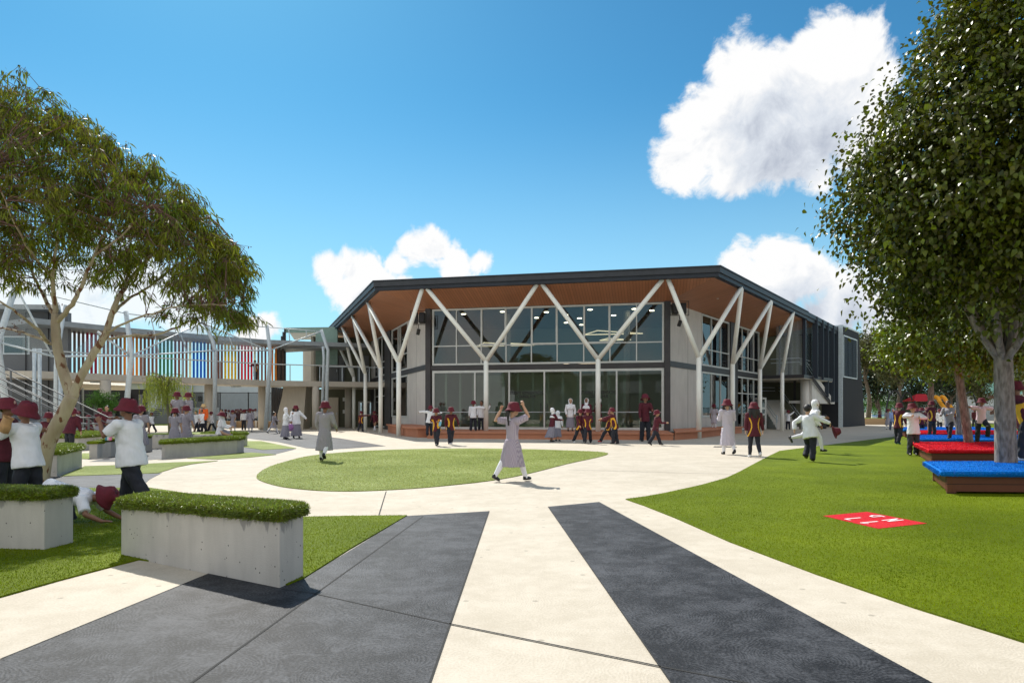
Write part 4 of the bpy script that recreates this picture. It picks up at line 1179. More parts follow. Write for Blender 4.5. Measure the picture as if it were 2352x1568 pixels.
for k, (dz) in enumerate((.95, .7)):
    mb.tube([(*(Rend + dR * .4 - nR * .5), 3.62 + dz), (*(Rend + dR * 2.4 - nR * .5), 3.62 + dz), (*(Rend + dR * 8.0 - nR * .5), 1.95 + dz)], .022, 6)
mb.build('handrail', M['galv'], hall)
# entry leaf standing open
dt = MB(); e0 = Vector((16.1, 46.3)); e1 = Vector((17.15, 46.0))
for (a_, b_, z0, z1) in ((0, .1, .02, 2.15), (.9, 1, .02, 2.15), (.1, .9, .02, .3), (.1, .9, 2.03, 2.15), (.1, .9, 1.35, 1.5), (.1, .9, .95, 1.08)):
    dt.wall(tuple(e0.lerp(e1, a_)), tuple(e0.lerp(e1, b_)), z0, z1, .06)
dl = dt.build('entry_door', M['alu'], hall)
dt = MB(); dt.wall(tuple(e0.lerp(e1, .08)), tuple(e0.lerp(e1, .92)), .2, 2.1, .012, -.02); dt.build('glass', M['glass'], dl)
# stairs
st = thing('staircase', (18.5, 46.4, 0), 'concrete stairs with steel handrails under the balcony', 'stairs')
mb = MB()
for i in range(12):
    y0 = 46.4 + i * .3
    mb.box((18.75, y0 + .15 + (12 - i) * .0, (i + 1) * .085), (1.5, .3, (i + 1) * .17))
mb.build('steps', M['panel'], st)
for sx in (17.85, 19.55):
    mb = MB()
    for dz in (.95, .72):
        mb.tube([(sx, 46.0, dz - .25), (sx, 45.95, dz), (sx, 46.3, dz), (sx, 49.9, dz + 2.0), (sx + (1.4 if sx < 18 else 0), 50.0, dz + 2.0)], .028, 8)
    mb.tube([(sx, 46.1, 0), (sx, 46.1, .95)], .025, 8)
    mb.build('handrail', M['galv'], st, smooth=True)
mb = MB(); mb.box((19.7, 47.6, 1.7), (.12, .12, 3.4)); mb.build('post', M['dark_steel'], st)
# black equipment box under the landing
eb = thing('equipment_box', (21.4, 47.9, 0), 'black equipment trolley standing under the stair landing', 'trolley')
mb = MB(); mb.box((21.4, 47.9, .55), (1.1, .6, .9)); mb.build('case', M['black'], eb, bevel=.03)
for sx in (-.45, .45):
    mb = MB(); mb.tube([(21.4 + sx, 47.6, .08), (21.4 + sx, 48.2, .08)], .08, 10); mb.build('wheel', M['black'], eb)

# dark ribbed end block
dB = Vector((.617, .787)).normalized(); E0 = Vector((25.3, 52.3)); nB = Vector((dB.y, -dB.x))
block = thing('end_block', (27, 56, 0), 'dark ribbed metal end block of the hall with a louvred window and leaning right edge', 'building')
def q3(s, z, o=0.0): p = E0 + dB * s + nB * o; return (p.x, p.y, z)
mb = MB(); P4 = [(0, 0), (8.4, 0), (5.76, 7.72), (0, 7.72)]
f = [q3(s, z) for s, z in P4]; bkk = [q3(s + (.0), z, -6) for s, z in P4]
mb.add(f + bkk, [(0, 1, 2, 3), (7, 6, 5, 4), (0, 4, 5, 1), (1, 5, 6, 2), (2, 6, 7, 3), (3, 7, 4, 0)]); mb.build('wall', M['ribbed'], block)
mb = MB()
mb.add([q3(-.06, 7.72, .05), q3(5.8, 7.72, .05), q3(5.8, 7.84, .05), q3(-.06, 7.84, .05), q3(-.06, 7.72, -6), q3(5.8, 7.72, -6), q3(5.8, 7.84, -6), q3(-.06, 7.84, -6)], [(0, 1, 2, 3), (7, 6, 5, 4), (0, 4, 5, 1), (1, 5, 6, 2), (2, 6, 7, 3), (3, 7, 4, 0)])
mb.wall(q3(-.06, 0)[:2], q3(.02, 0)[:2], 0, 7.72, .3, .04)
mb.build('trim', M['galv'], block)
lw = MB(); l0, l1, z0, z1 = .25, 5.0, 3.85, 7.1
lw.wall(q3(l0, 0)[:2], q3(l1, 0)[:2], z0, z0 + .09, .1, .06); lw.wall(q3(l0, 0)[:2], q3(l1, 0)[:2], z1 - .09, z1, .1, .06)
for s_ in (l0, l1 - .09): lw.wall(q3(s_, 0)[:2], q3(s_ + .09, 0)[:2], z0 + .09, z1 - .09, .1, .06)
lo_ = lw.build('louvre_window', M['galv'], block)
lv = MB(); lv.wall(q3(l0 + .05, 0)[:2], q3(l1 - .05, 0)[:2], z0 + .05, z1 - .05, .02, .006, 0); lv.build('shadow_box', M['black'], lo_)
lv = MB()
for i in range(22):
    z = z0 + .16 + i * (z1 - z0 - .3) / 21
    a_, b_, c_, d_ = q3(l0 + .1, z + .03, .02), q3(l1 - .1, z + .03, .02), q3(l1 - .1, z - .03, .07), q3(l0 + .1, z - .03, .07)
    lv.add([a_, b_, c_, d_] + [(x, y, zz - .012) for x, y, zz in (a_, b_, c_, d_)], [(0, 1, 2, 3), (7, 6, 5, 4), (0, 4, 5, 1), (1, 5, 6, 2), (2, 6, 7, 3), (3, 7, 4, 0)])
for s_ in (1.8, 3.4): lv.wall(q3(s_, 0)[:2], q3(s_ + .07, 0)[:2], z0 + .09, z1 - .09, .03, .075)
lv.build('louvre', M['fascia'], lo_)
# ------------------------------------------------------------------ footbridge with coloured slats
near = [Vector(p) for p in ((-24.2, 34.6), (-21.7, 38.7), (-19.6, 41.3), (-16.2, 45.1), (-13.2, 46.5), (-10.0, 47.7))]
br = thing('footbridge', (-18, 43, 0), 'covered concrete footbridge with a screen of coloured vertical slats', 'footbridge')
def offs(pts, o):
    out = []
    for i, p in enumerate(pts):
        a = pts[max(0, i - 1)]; b = pts[min(len(pts) - 1, i + 1)]
        d = (b - a).normalized(); out.append(p + Vector((-d.y, d.x)) * o)
    return out
far = offs(near, 2.7)
DZ = 3.27
def strip(a, b, z0, z1, name, m, parent):
    mb = MB()
    n = len(a)
    V = [(p.x, p.y, z0) for p in a] + [(p.x, p.y, z0) for p in b] + [(p.x, p.y, z1) for p in a] + [(p.x, p.y, z1) for p in b]
    Fs = []
    for i in range(n - 1):
        Fs += [(i, i + 1, 2 * n + i + 1, 2 * n + i), (n + i + 1, n + i, 3 * n + i, 3 * n + i + 1), (2 * n + i, 2 * n + i + 1, 3 * n + i + 1, 3 * n + i), (i + 1, i, n + i, n + i + 1)]
    Fs += [(0, 2 * n, 3 * n, n), (n - 1, 2 * n - 1, 4 * n - 1, 3 * n - 1)]
    mb.add(V, Fs); return mb.build(name, m, parent)
strip(near, far, DZ - .36, DZ, 'deck', M['soffit_conc'], br)
rf0 = offs(near, .5); rf1 = offs(near, 3.3)
RZ = DZ + 2.45
strip(rf0, rf1, RZ, RZ + .28, 'roof', M['roof_sheet'], br)
# slats: even spacing along the far edge, colour by where they stand
brown = [(.30, .13, .08), (.26, .11, .075), (.34, .16, .10), (.22, .10, .07)]
cmap = [(620, 740, (.16, .11, .10)), (740, 862, (.36, .02, .045)), (862, 910, (.62, .60, .45)), (1095, 1225, (.72, .27, .02)), (1400, 1520, (.08, .25, .13)), (1675, 1700, (.62, .60, .45)),
        (1700, 1822, (.01, .15, .52)), (1960, 2080, (.80, .45, .01)), (2120, 2232, (.60, .012, .03)), (2232, 2262, (.62, .60, .45)), (2390, 2480, (.62, .25, .03))]
slat_mats = {}
def slat_mat(c):
    if c not in slat_mats: slat_mats[c] = mat('slat', tuple(min(.9, q * 1.45) for q in c), .45, var=.06, trans=.35)  # colours raised for the back-light shining through the slats
    return slat_mats[c]
fe = offs(near, 2.55)
cum = [0]
for a, b in zip(fe[:-1], fe[1:]): cum.append(cum[-1] + (b - a).length)
def along(s, pts=fe, cm=cum):
    for i in range(len(pts) - 1):
        if s <= cm[i + 1]: return pts[i].lerp(pts[i + 1], (s - cm[i]) / (cm[i + 1] - cm[i])), (pts[i + 1] - pts[i]).normalized()
    return pts[-1], (pts[-1] - pts[-2]).normalized()
s_ = 0.15; k = 0
while s_ < cum[-1]:
    p, d = along(s_)
    px = 1176 + p.x / p.y * F
    x1 = px * 3.84
    if px > 655: break
    if px > 148:
        c = brown[k % 4]
        for a, b, cc in cmap:
            if a <= x1 < b: c = cc
        if px > 640: c = (.10, .065, .05)
        mb = MB(); mb.box((p.x, p.y, (DZ + RZ) / 2 + .02), (.125, .055, RZ - DZ), math.atan2(d.y, d.x))
        mb.build('slat', slat_mat(c), br); k += 1
    s_ += .23
# rails
mb = MB(); rl = offs(near, .12)
mb.tube([(p.x, p.y, DZ + 1.08) for p in rl], .035, 8); mb.build('handrail', M['alu'], br)
mb = MB()
sc_ = [0]
for a, b in zip(rl[:-1], rl[1:]): sc_.append(sc_[-1] + (b - a).length)
s_ = 1.0
while s_ < sc_[-1]:
    p, d = along(s_, rl, sc_); mb.box((p.x, p.y, DZ + .54), (.05, .05, 1.08)); s_ += 2.3
mb.build('rail_post', M['galv'], br)
for (x, y) in ((-19.3, 33.9), (-17.0, 46.4), (-13.4, 46.6), (-19.2, 43.2), (-12.0, 50.0)):
    if x == -19.3: x, y = xat(242, 37.6), 37.6
    mb = MB(); mb.tube([(x, y, 0), (x, y, DZ - .36)], .27 if y < 40 else .24, 22); mb.build('support_column', M['soffit_conc'], br, smooth=True)
for (x, y) in ((xat(222, 38.3), 38.3), (xat(541, 45.2), 45.2)):
    mb = MB(); mb.box((x, y, DZ - .41), (.6, .25, .09), R(40)); mb.build('deck_light', M['galv'], br)

# ------------------------------------------------------------------ leaning posts with netted steel frames
sh = thing('shade_structure', (-16, 40, 0), 'pale steel structure of leaning posts with netted triangular trusses along the footbridge', 'steel structure')
def P3(px, py, Y): return (xat(px, Y), Y, zat(py, Y))
def post(pts, r=.13, tp=.8):
    r *= .85
    mb = MB(); n = len(pts); mb.tube(pts, [r * (1 - (1 - tp) * i / (n - 1)) for i in range(n)], 14); mb.build('leaning_post', M['galv'], sh, smooth=True)
def base3(px, Y): return (xat(px, Y), Y, 0)
post([base3(284, 35.0), P3(302, 812, 35.0), P3(289, 715, 35.0)], .17)
post([base3(492, 42.0), P3(495, 810, 42.0), P3(488, 782, 42), P3(464, 729, 42.0)], .15)
post([base3(610, 44.0), P3(621, 811, 44.0), P3(613, 747, 44.0)], .16)
post([base3(739, 45.5), P3(744, 822, 45.5), P3(742, 796, 45.5)], .12)
post([base3(748, 44.5), P3(753.5, 804, 44.5), P3(737.5, 757, 44.5)], .14)
post([base3(24, 29.0), P3(-6, 787, 29.0), P3(38, 652, 29.0)], .17)
for px in (79, 91): post([base3(px, 33.5), P3(px, 800, 33.5)], .1, 1)
post([base3(127, 31.0), P3(128, 840, 31.0), P3(150, 700, 31.0)], .1, .8)
post([base3(139, 31.4), P3(139, 845, 31.4)], .1, 1)
Pn = {'t0': (38, 660, 29.0), 't1': (289, 720, 35), 't2': (464, 741, 42), 't3': (613, 751, 44), 't4': (738, 761, 44.5),
      'b0': (-6, 785, 29), 'b1': (301, 817, 35), 'b2': (495, 805, 42), 'b3': (618, 805, 44), 'c0': (120, 818, 31)}
def bar(a, b, r=.05):
    mb = MB(); mb.tube([P3(*a), P3(*b)], r, 8); mb.build('frame_bar', M['galv'], sh, smooth=True)
def mid_(a, b, t): return tuple(a[i] * (1 - t) + b[i] * t for i in range(3))
for a, b in (('t0', 't1'), ('t1', 't2'), ('t2', 't3'), ('t3', 't4'), ('b0', 'c0'), ('c0', 'b1'), ('b1', 'b2'), ('b2', 'b3'), ('b1', 't2'), ('t2', 'b3'), ('b3', 't4'), ('t0', 'c0')):
    bar(Pn[a], Pn[b], .042 if a[0] != b[0] or a[0] == 'b' else .028)
bar((224, 762, 33.5), Pn['b1'])
bar(Pn['t0'], (-60, 640, 28)); bar(Pn['b0'], (-60, 790, 28))
for a, b, ts in (('t1', 't2', (.33, .66)), ('t2', 't3', (.35, .7)), ('t3', 't4', (.4, .72))):
    for t in ts:
        tp_ = mid_(Pn[a], Pn[b], t)
        lo2 = {'t1': mid_(Pn['b1'], Pn['b2'], t), 't2': mid_(Pn['b2'], Pn['b3'], t), 't3': mid_(Pn['b3'], Pn['t4'], t)}[a]
        bar(tp_, lo2, .03)
def net(*ns):
    mb = MB(); v = [Vector(P3(*(Pn[n] if isinstance(n, str) else n))) for n in ns]
    o = Vector((0, .012, 0)); k = len(v)
    mb.add([x for x in v] + [x + o for x in v], [tuple(range(k)), tuple(range(2 * k - 1, k - 1, -1))]); mb.build('netting', M['net'], sh)
net('b1', 'b2', 't2'); net('b2', 'b3', 't2'); net('b0', 'c0', 't0'); net((148, 822, 32), 'b1', (224, 762, 33.5))

# ------------------------------------------------------------------ dark building on the left with stairs
lb = thing('grey_building', (-28, 38, 0), 'dark grey two-storey building at the left end of the footbridge', 'building')
mb = MB(); mb.wall((-40, 36.5), (-24.2, 37.2), 0, 6.6, .3); mb.wall((-24.2, 37.5), (-31.5, 48), 0, 6.6, .3); mb.build('wall', M['render_grey'], lb)
mb = MB(); mb.prism([(-41, 35.2), (-23.9, 36.1), (-32, 49), (-41, 48)], 6.6, 6.85); mb.build('roof', M['roof_sheet'], lb)
mb = MB(); mb.prism([(-40, 34.6), (-24.3, 35.2), (-23.9, 37.1), (-40, 36.4)], 2.95, 3.3); mb.build('balcony_slab', M['soffit_conc'], lb)
for x in (-27.6, -30.5, -33): 
    wx = MB(); y = 36.5 + (x + 40) / 16.1 * .7
    wx.wall((x, y), (x + 1.4, y + .06), 4.3, 5.3, .05, .04); wf = wx.build('window', M['galv'], lb)
    wx = MB(); wx.wall((x + .08, y), (x + 1.32, y + .055), 4.38, 5.22, .012, .05); wx.build('glass', M['glass'], wf)
mb = MB()
for x in (-25.2, -26.4): mb.wall((x, 37.14 + (x + 24) * .043), (x + .05, 37.14 + (x + 24) * .043), 0, 6.6, .02, .01)
mb.build('panel_joint', M['joint'], lb)
M['rail_shaded'] = mat('rail_shaded', (.13, .14, .15), .55)  # galvanised rail colour darkened to stand for the shade on it
ls = thing('staircase', (-17, 25, 0), 'dark stairs with four-bar steel handrails descending from the left edge', 'stairs')
mb = MB()
for i in range(10):
    mb.box((-19.9 + i * .35, 25.9, (10 - i) * .085), (.35, 1.5, (10 - i) * .17))
mb.build('steps', M['render_grey'], ls)
for y in (25.0, 26.7):
    mb = MB()
    for k in range(4):
        h = .98 - k * .24
        a = (-21.5, y, 2.74 + h); b = (-18.5, y, 1.31 + h); c = (-15.8, y, .0 + h)
        mb.tube([a, b, c] + ([(-15.2, y, h)] if k == 0 else []), .018 if k else .024, 8)
    mb.tube([(-15.2, y, .98), (-15.05, y, .9), (-15.1, y, .76), (-15.8, y, .76)], .024, 8)
    mb.build('handrail', M['rail_shaded'], ls, smooth=True)
    for x, z in ((-17.3, 1.72), (-15.5, .98), (-19.6, 2.8)):
        mb = MB(); mb.tube([(x, y, 0), (x, y, z)], .035, 8); mb.build('rail_post', M['rail_shaded'], ls)

# ------------------------------------------------------------------ link block between bridge and hall
lk = thing('link_block', (-10, 54, 0), 'dark olive link block with pale stair tower between the footbridge and the hall', 'building')
mb = MB()
mb.wall((-17.2, 53.0), (-3, 53.0), 0, 2.95, .3); mb.wall((-15.1, 52.6), (-3, 52.6), 3.3, 6.9, .3)
mb.build('wall', M['olive'], lk)
mb = MB(); mb.prism([(-13.2, 46.9), (-10, 47.7), (-6.9, 47.4), (-4, 54), (-14.6, 53.4)], 2.92, 3.27); mb.build('deck', M['soffit_conc'], lk)
mb = MB(); mb.wall((-16.2, 52.9), (-15.0, 51.6), 3.27, 6.0, .2); mb.wall((-15.0, 51.6), (-14.9, 53.2), 3.27, 6.9, .2); mb.build('pale_wall', M['soffit_conc'], lk)
for (x0, x1, z0, z1, mm, nme) in ((-14.1, -13.35, 3.3, 5.5, 'render_grey', 'door'), (-13.3, -12.9, 3.3, 5.5, 'render_grey', 'door'), (-11.9, -11.0, 3.3, 5.5, 'render_grey', 'door'), (-14.3, -13.45, 0, 2.3, 'soffit_conc', 'door'), (-10.8, -10.3, 3.3, 5.5, 'room', 'door')):
    mb = MB(); mb.wall((x0, 52.9 if z0 < 1 else 52.5), (x1, 52.9 if z0 < 1 else 52.5), z0, z1, .08, .04); dd_ = mb.build(nme, M[mm], lk)
    m2 = MB(); m2.box((x1 - .1, 52.8 if z0 < 1 else 52.4, z0 + 1.05), (.04, .06, .2)); m2.build('handle', M['galv'], dd_)
mb = MB(); mb.wall((-11.9, 52.9), (-10.7, 52.9), .9, 2.0, .06, .05); wf = mb.build('window', M['alu'], lk)
mb = MB(); mb.wall((-11.8, 52.9), (-10.8, 52.9), 1.0, 1.9, .012, .07); mb.build('glass', glass_mat('glass_dark', (.25, .3, .3), .35), wf)
for i, x in enumerate((-13.0, -13.0)):
    mb = MB(); mb.box((x + i * 0, 52.8, 1.2 + i * .95), (.18, .02, .28)); mb.build('wall_sign', M['alu'], lk)
mb = MB(); pts_r = offs([Vector((-13.2, 46.9)), Vector((-10, 47.8)), Vector((-7.2, 47.6))], .1)
mb.tube([(p.x, p.y, 4.3) for p in pts_r], .03, 8)
for p in pts_r: mb.box((p.x, p.y, 3.8), (.05, .05, 1.0))
for p in (Vector((-11.8, 47.45)), Vector((-8.6, 47.8))): mb.box((p.x, p.y, 3.8), (.05, .05, 1.0))
mb.build('handrail', M['galv'], lk)
# roof canopy with green fascia
mb = MB(); mb.prism([(xat(658, 50), 50), (xat(770, 47.5) - .4, 49.8), (-6, 56), (-18.5, 58)], 7.3, 7.42, zs=[7.30, 6.95, 7.1, 7.3]); mb.build('roof_canopy', M['light_clad'], lk)
mb = MB(); a = Vector((xat(656, 49.8), 49.8)); b = Vector((xat(775, 49.4), 49.4))
mb.wall(tuple(a), tuple(b), 6.95, 7.32, .1); mb.wall(tuple(a.lerp(b, .58)), tuple(b), 4.6, 6.95, .1); mb.build('fascia', M['hall_green'], lk)
# stair tower: dark slats either side of a pale flank
mb = MB(); A = Vector((xat(695, 47.5), 47.5)); 
fl = [(xat(639, 47.3), 0), (xat(696, 47.3), 0), (xat(703, 47.3), 2.95), (xat(651, 47.3), 2.95), (xat(648, 47.3), 2.3), (xat(637, 47.3), 1.0)]
f = [(x, 47.3, z) for x, z in fl]; b_ = [(x, 48.9, z) for x, z in fl]; n = len(f)
mb.add(f + b_, [tuple(range(n)), tuple(range(2 * n - 1, n - 1, -1))] + [(i, i + n, (i + 1) % n + n, (i + 1) % n) for i in range(n)]); mb.build('stair_flank', M['soffit_conc'], lk)
mb = MB(); mb.tube([(xat(628, 47.4), 47.4, .1), (xat(652, 47.4), 47.4, 2.9)], .07, 6); mb.build('stair_stringer', M['dark_steel'], lk)
for i in range(9):
    px = 625 + i * 3.9; Y = 48.6 + i * .35
    ztop = zat(822 - 0, Y)
    mb = MB(); mb.box((xat(px, Y), Y, .2 + 1.4), (.07, .16, 2.9 - .2)); mb.build('dark_slat', M['dark_steel'], lk)
for i in range(7):
    px = 633 + i * 3.6; Y = 48.3 + i * .25
    zt = min(7.3, zat(720 - 1, Y)) - (6 - i) * .33
    mb = MB(); mb.box((xat(px, Y), Y, (3.3 + zt) / 2), (.09, .2, zt - 3.3)); mb.build('dark_slat', M['dark_steel'], lk)
mb = MB(); mb.prism([(xat(622, 47.5), 48), (xat(742, 46.5), 47.1), (xat(748, 48), 48.8), (xat(640, 50), 51)], 5.6, 5.72); mb.build('walkway_roof', M['roof_sheet'], lk)

# ------------------------------------------------------------------ far buildings, shelter, fences under the bridge
fb = thing('classroom_block', (-30, 66, 0), 'white and charcoal classroom block seen under the footbridge', 'building')
Yb = 66.0
def fwall(px0, px1, z0, z1, m, name='wall', Y=Yb, parent=None, off=0):
    mb = MB(); mb.wall((xat(px0, Y), Y), (xat(px1, Y), Y), z0, z1, .3, off); return mb.build(name, M[m], parent or fb)
fwall(300, 503, 0.0, 1.5, 'render_grey'); fwall(439, 503, 3.1, 3.95, 'light_clad'); fwall(300, 439, 1.5, 3.95, 'room'); fwall(439, 503, 1.5, 3.1, 'render_grey')
fwall(445, 503, .4, 1.6, 'light_clad', 'cladding', off=.1)
mb = MB(); mb.prism([(xat(295, Yb), Yb - .3), (xat(503, Yb), Yb - .3), (xat(503, Yb) + 3, Yb + 9), (xat(295, Yb), Yb + 9)], 3.95, 4.1); mb.build('roof', M['roof_sheet'], fb)
mb = MB(); mb.wall((xat(503, Yb), Yb), (xat(503, Yb) + 3, Yb + 9), 0, 3.95, .3); mb.build('wall', M['light_clad'], fb)
for px in (443, 470): 
    mb = MB(); mb.tube([(xat(px, Yb), Yb - .2, 0), (xat(px, Yb), Yb - .2, 3.9)], .08, 8); mb.build('downpipe', M['light_clad'], fb)
w = fwall(455, 470, 2.2, 2.7, 'black', 'window', off=.05)
fs = thing('staircase', (xat(362, 62), 62, 0), 'steel stairs with railings against the far classroom block', 'stairs')
mb = MB(); a = (xat(341, 62), 62, .4); b = (xat(392, 62), 62, 2.6)
for i in range(14):
    p = Vector(a).lerp(Vector(b), i / 13); mb.box(p, (.3, 1.2, .06))
mb.build('steps', M['dark_steel'], fs)
mb = MB()
for dz in (1.0, .5): mb.tube([(a[0], 61.4, a[2] + dz), (b[0], 61.4, b[2] + dz)], .03, 6)
for i in range(16):
    p = Vector(a).lerp(Vector(b), i / 15); mb.tube([(p.x, 61.4, p.z), (p.x, 61.4, p.z + 1)], .018, 5)
mb.build('handrail', M['galv'], fs)
# awning on the left under the bridge and the shed behind
aw = thing('awning', (xat(240, 45), 45, 0), 'cream fabric awning under the left end of the footbridge', 'awning')
mb = MB(); mb.prism([(xat(150, 41.5), 41.5), (xat(300, 44), 44), (xat(300, 50), 50), (xat(170, 48), 48)], 2.75, 2.8, zs=[2.95, 2.85, 3.35, 3.4]); mb.build('canopy', M['sail'], aw)
for px in (297, 190): 
    mb = MB(); mb.tube([(xat(px, 45), 45, 0), (xat(px, 45), 45, 2.95)], .07, 8); mb.build('post', M['galv'], aw)
sd = thing('dark_shed', (xat(240, 52), 52, 0), 'dark open shed front behind the round bush', 'building')
mb = MB(); mb.wall((xat(120, 52), 52), (xat(335, 52), 52), 0, 2.9, .3); mb.build('wall', M['black'], sd)
for i, px in enumerate((150, 175, 215, 255, 290, 318)):
    mb = MB(); mb.wall((xat(px, 51.8), 51.8), (xat(px + 9, 51.8), 51.8), .3, 2.5, .05); mb.build('shutter', M['render_grey'], sd)
def fence(x0, x1, Y, h, n, label, wire=True):
    t = thing('wire_fence', (x0, Y, 0), label, 'fence', 'tall wire fences')
    mb = MB()
    mb.wall((x0, Y), (x1, Y), .05, h, .01); mb.build('mesh', M['wire'], t)
    for i in range(n + 1):
        x = x0 + (x1 - x0) * i / n
        m2 = MB(); m2.tube([(x, Y + .05, 0), (x, Y + .05, h + .05)], .05, 8); m2.build('post', M['black'], t)
    m2 = MB(); m2.tube([(x0, Y + .05, h), (x1, Y + .05, h)], .03, 6); m2.build('rail', M['black'], t)
fence(xat(440, 56), xat(700, 56), 56, 2.75, 4, 'tall black wire fence behind the crowd under the footbridge')
fence(xat(500, 74), xat(720, 74), 74, 2.0, 9, 'lower dark fence along the far sports turf')
mb = MB()
shl = thing('shelter', (xat(600, 84), 84, 0), 'open shelter with a pale hipped roof beyond the sports turf', 'shelter')
x0, x1 = xat(548, 84), xat(660, 84)
mb.add([(x0, 82, 2.1), (x1, 82, 2.1), (x1, 92, 2.1), (x0, 92, 2.1), (x0 + 3.5, 87, 3.7), (x1 - 2, 87, 3.7)], [(0, 1, 5, 4), (1, 2, 5), (2, 3, 4, 5), (3, 0, 4), (3, 2, 1, 0)]); mb.build('roof', M['light_clad'], shl)
for x in (x0 + .3, (x0 + x1) / 2, x1 - .3):
    mb = MB(); mb.tube([(x, 82.3, 0), (x, 82.3, 2.1)], .07, 8); mb.build('post', M['galv'], shl)
ts_ = thing('timber_seat_wall', (xat(560, 49.5), 49.5, 0), 'low timber seat wall with posts in front of the crowd', 'seat wall')
mb = MB(); mb.wall((xat(412, 50), 50), (xat(640, 50), 50), 0, .5, .35); mb.build('boards', M['wood_pale'], ts_)
for i in range(10):
    x = xat(420 + i * 24, 49.9); m2 = MB(); m2.box((x, 49.92, .27), (.14, .1, .56)); m2.build('post', M['panel'], ts_)
tb = thing('picnic_table', (xat(190, 33), 33, 0), 'pale picnic table beside the children in the shade on the left', 'table')
mb = MB(); mb.box((xat(190, 33), 33, .62), (1.7, .8, .06)); mb.build('tabletop', M['light_clad'], tb)
for s in (-.6, .6): 
    mb = MB(); mb.box((xat(190, 33) + s, 33, .3), (.08, .6, .6)); mb.build('leg', M['light_clad'], tb)
for s in (-.75, .75): 
    mb = MB(); mb.box((xat(190, 33), 33 + s, .36), (1.7, .28, .05)); mb.build('bench', M['light_clad'], tb)

# ------------------------------------------------------------------ right background
pg = thing('playground', (xat(2130, 62), 62, 0), 'playground tower with a red roof, yellow slide tubes and black climbing arches', 'playground')
Y = 62
mb = MB(); mb.add([P3(2099, 921, Y), P3(2133, 921, Y), (xat(2133, Y), Y + 2, zat(921, Y)), (xat(2099, Y), Y + 2, zat(921, Y)), P3(2105, 904.5, Y + 1), P3(2128, 905, Y + 1)], [(0, 1, 5, 4), (1, 2, 5), (2, 3, 4, 5), (3, 0, 4), (3, 2, 1, 0)])
mb.build('roof', mat('red_plastic', (.62, .02, .015), .4, trans=.2), pg)
for px in (2101, 2131): 
    mb = MB(); mb.tube([base3(px, Y), P3(px, 920, Y)], .07, 8); mb.build('post', M['black'], pg)
mb = MB(); mb.box((xat(2116, Y), Y + 1, 1.1), (1.3, 1.6, .1)); mb.build('platform', M['dark_steel'], pg)
yel = mat('yellow_plastic', (.85, .36, .01), .35)
for (a, b) in ((2146, 2160), (2160, 2176)):
    mb = MB(); pts = []
    for i in range(8):
        q = i / 7; px = a + (b - a) * q; pts.append(P3(px, 925 - 14 * math.sin(PI * min(1, .32 + q * .68)), Y - .5 * q))
    mb.tube(pts, .17, 10); mb.tube([Vector(pts[-1]) + Vector((0, -.4 * i, -.32 * i)) for i in range(4)], .17, 10); mb.build('slide_tube', yel, pg, smooth=True)
for (px, w_, top) in ((2062, 20, 896), (2090, 18, 900), (2235, 20, 900)):
    mb = MB(); pts = [(xat(px + w_ * math.cos(PI * (1 - i / 10)), Y), Y + .5, max(0, zat(top + (1 - math.sin(PI * i / 10)) * 60, Y))) for i in range(11)]
    mb.tube(pts, .08, 8); mb.build('climbing_arch', M['black'], pg)
tp2 = thing('timber_planter', (xat(2010, 62), 62.5, 0), 'raised timber planter with turf beside the dark end block', 'planter')
mb = MB(); mb.wall((xat(1986, 63), 63), (xat(2042, 63), 63), 0, .55, 3.0); mb.build('boards', M['wood_pale'], tp2)
mb = MB(); mb.wall((xat(1987, 63.1), 63.1), (xat(2041, 63.1), 63.1), .55, .6, 2.8); mb.build('turf_top', M['turf_pale'], tp2)
bt = thing('picnic_table', (xat(2026, 70), 70, 0), 'blue picnic table in front of the dark hedge', 'table')
mb = MB(); mb.box((xat(2026, 70), 70, .8), (1.9, .8, .06)); mb.build('tabletop', M['blue_turf'], bt)
for s in (-.7, .7):
    mb = MB(); mb.box((xat(2026, 70) + s, 70, .4), (.08, .6, .78)); mb.build('leg', M['galv'], bt)
fh = thing('far_building', (xat(2300, 95), 95, 0), 'low building with a green roof beyond the trees on the right', 'building')
mb = MB(); mb.wall((xat(2180, 95), 95), (xat(2500, 95), 95), 0, 3.6, 6); mb.build('wall', M['light_clad'], fh)
mb = MB(); x0, x1 = xat(2175, 94), xat(2520, 94); mb.add([(x0, 94, 3.6), (x1, 94, 3.6), (x1, 102, 3.6), (x0, 102, 3.6), (x0 + 4, 98, 5.6), (x1 - 4, 98, 5.6)], [(0, 1, 5, 4), (1, 2, 5), (2, 3, 4, 5), (3, 0, 4), (3, 2, 1, 0)]); mb.build('roof', M['green_roof'], fh)
fh2 = thing('far_building', (xat(2070, 88), 88, 0), 'pale roofed shed half hidden behind the playground', 'building')
mb = MB(); mb.wall((xat(2050, 88), 88), (xat(2100, 88), 88), 0, 2.6, 5); mb.build('wall', M['hall_green'], fh2)
mb = MB(); x0, x1 = xat(2046, 87), xat(2104, 87); mb.add([(x0, 87, 2.6), (x1, 87, 2.6), (x1, 94, 2.6), (x0, 94, 2.6), (x0, 90, 4.0), (x1, 90, 4.0)], [(0, 1, 5, 4), (1, 2, 5), (2, 3, 4, 5), (3, 0, 4), (3, 2, 1, 0)]); mb.build('roof', M['light_clad'], fh2)
fence(xat(2135, 78), xat(2700, 78), 78, 1.8, 14, 'green wire fence behind the playground')

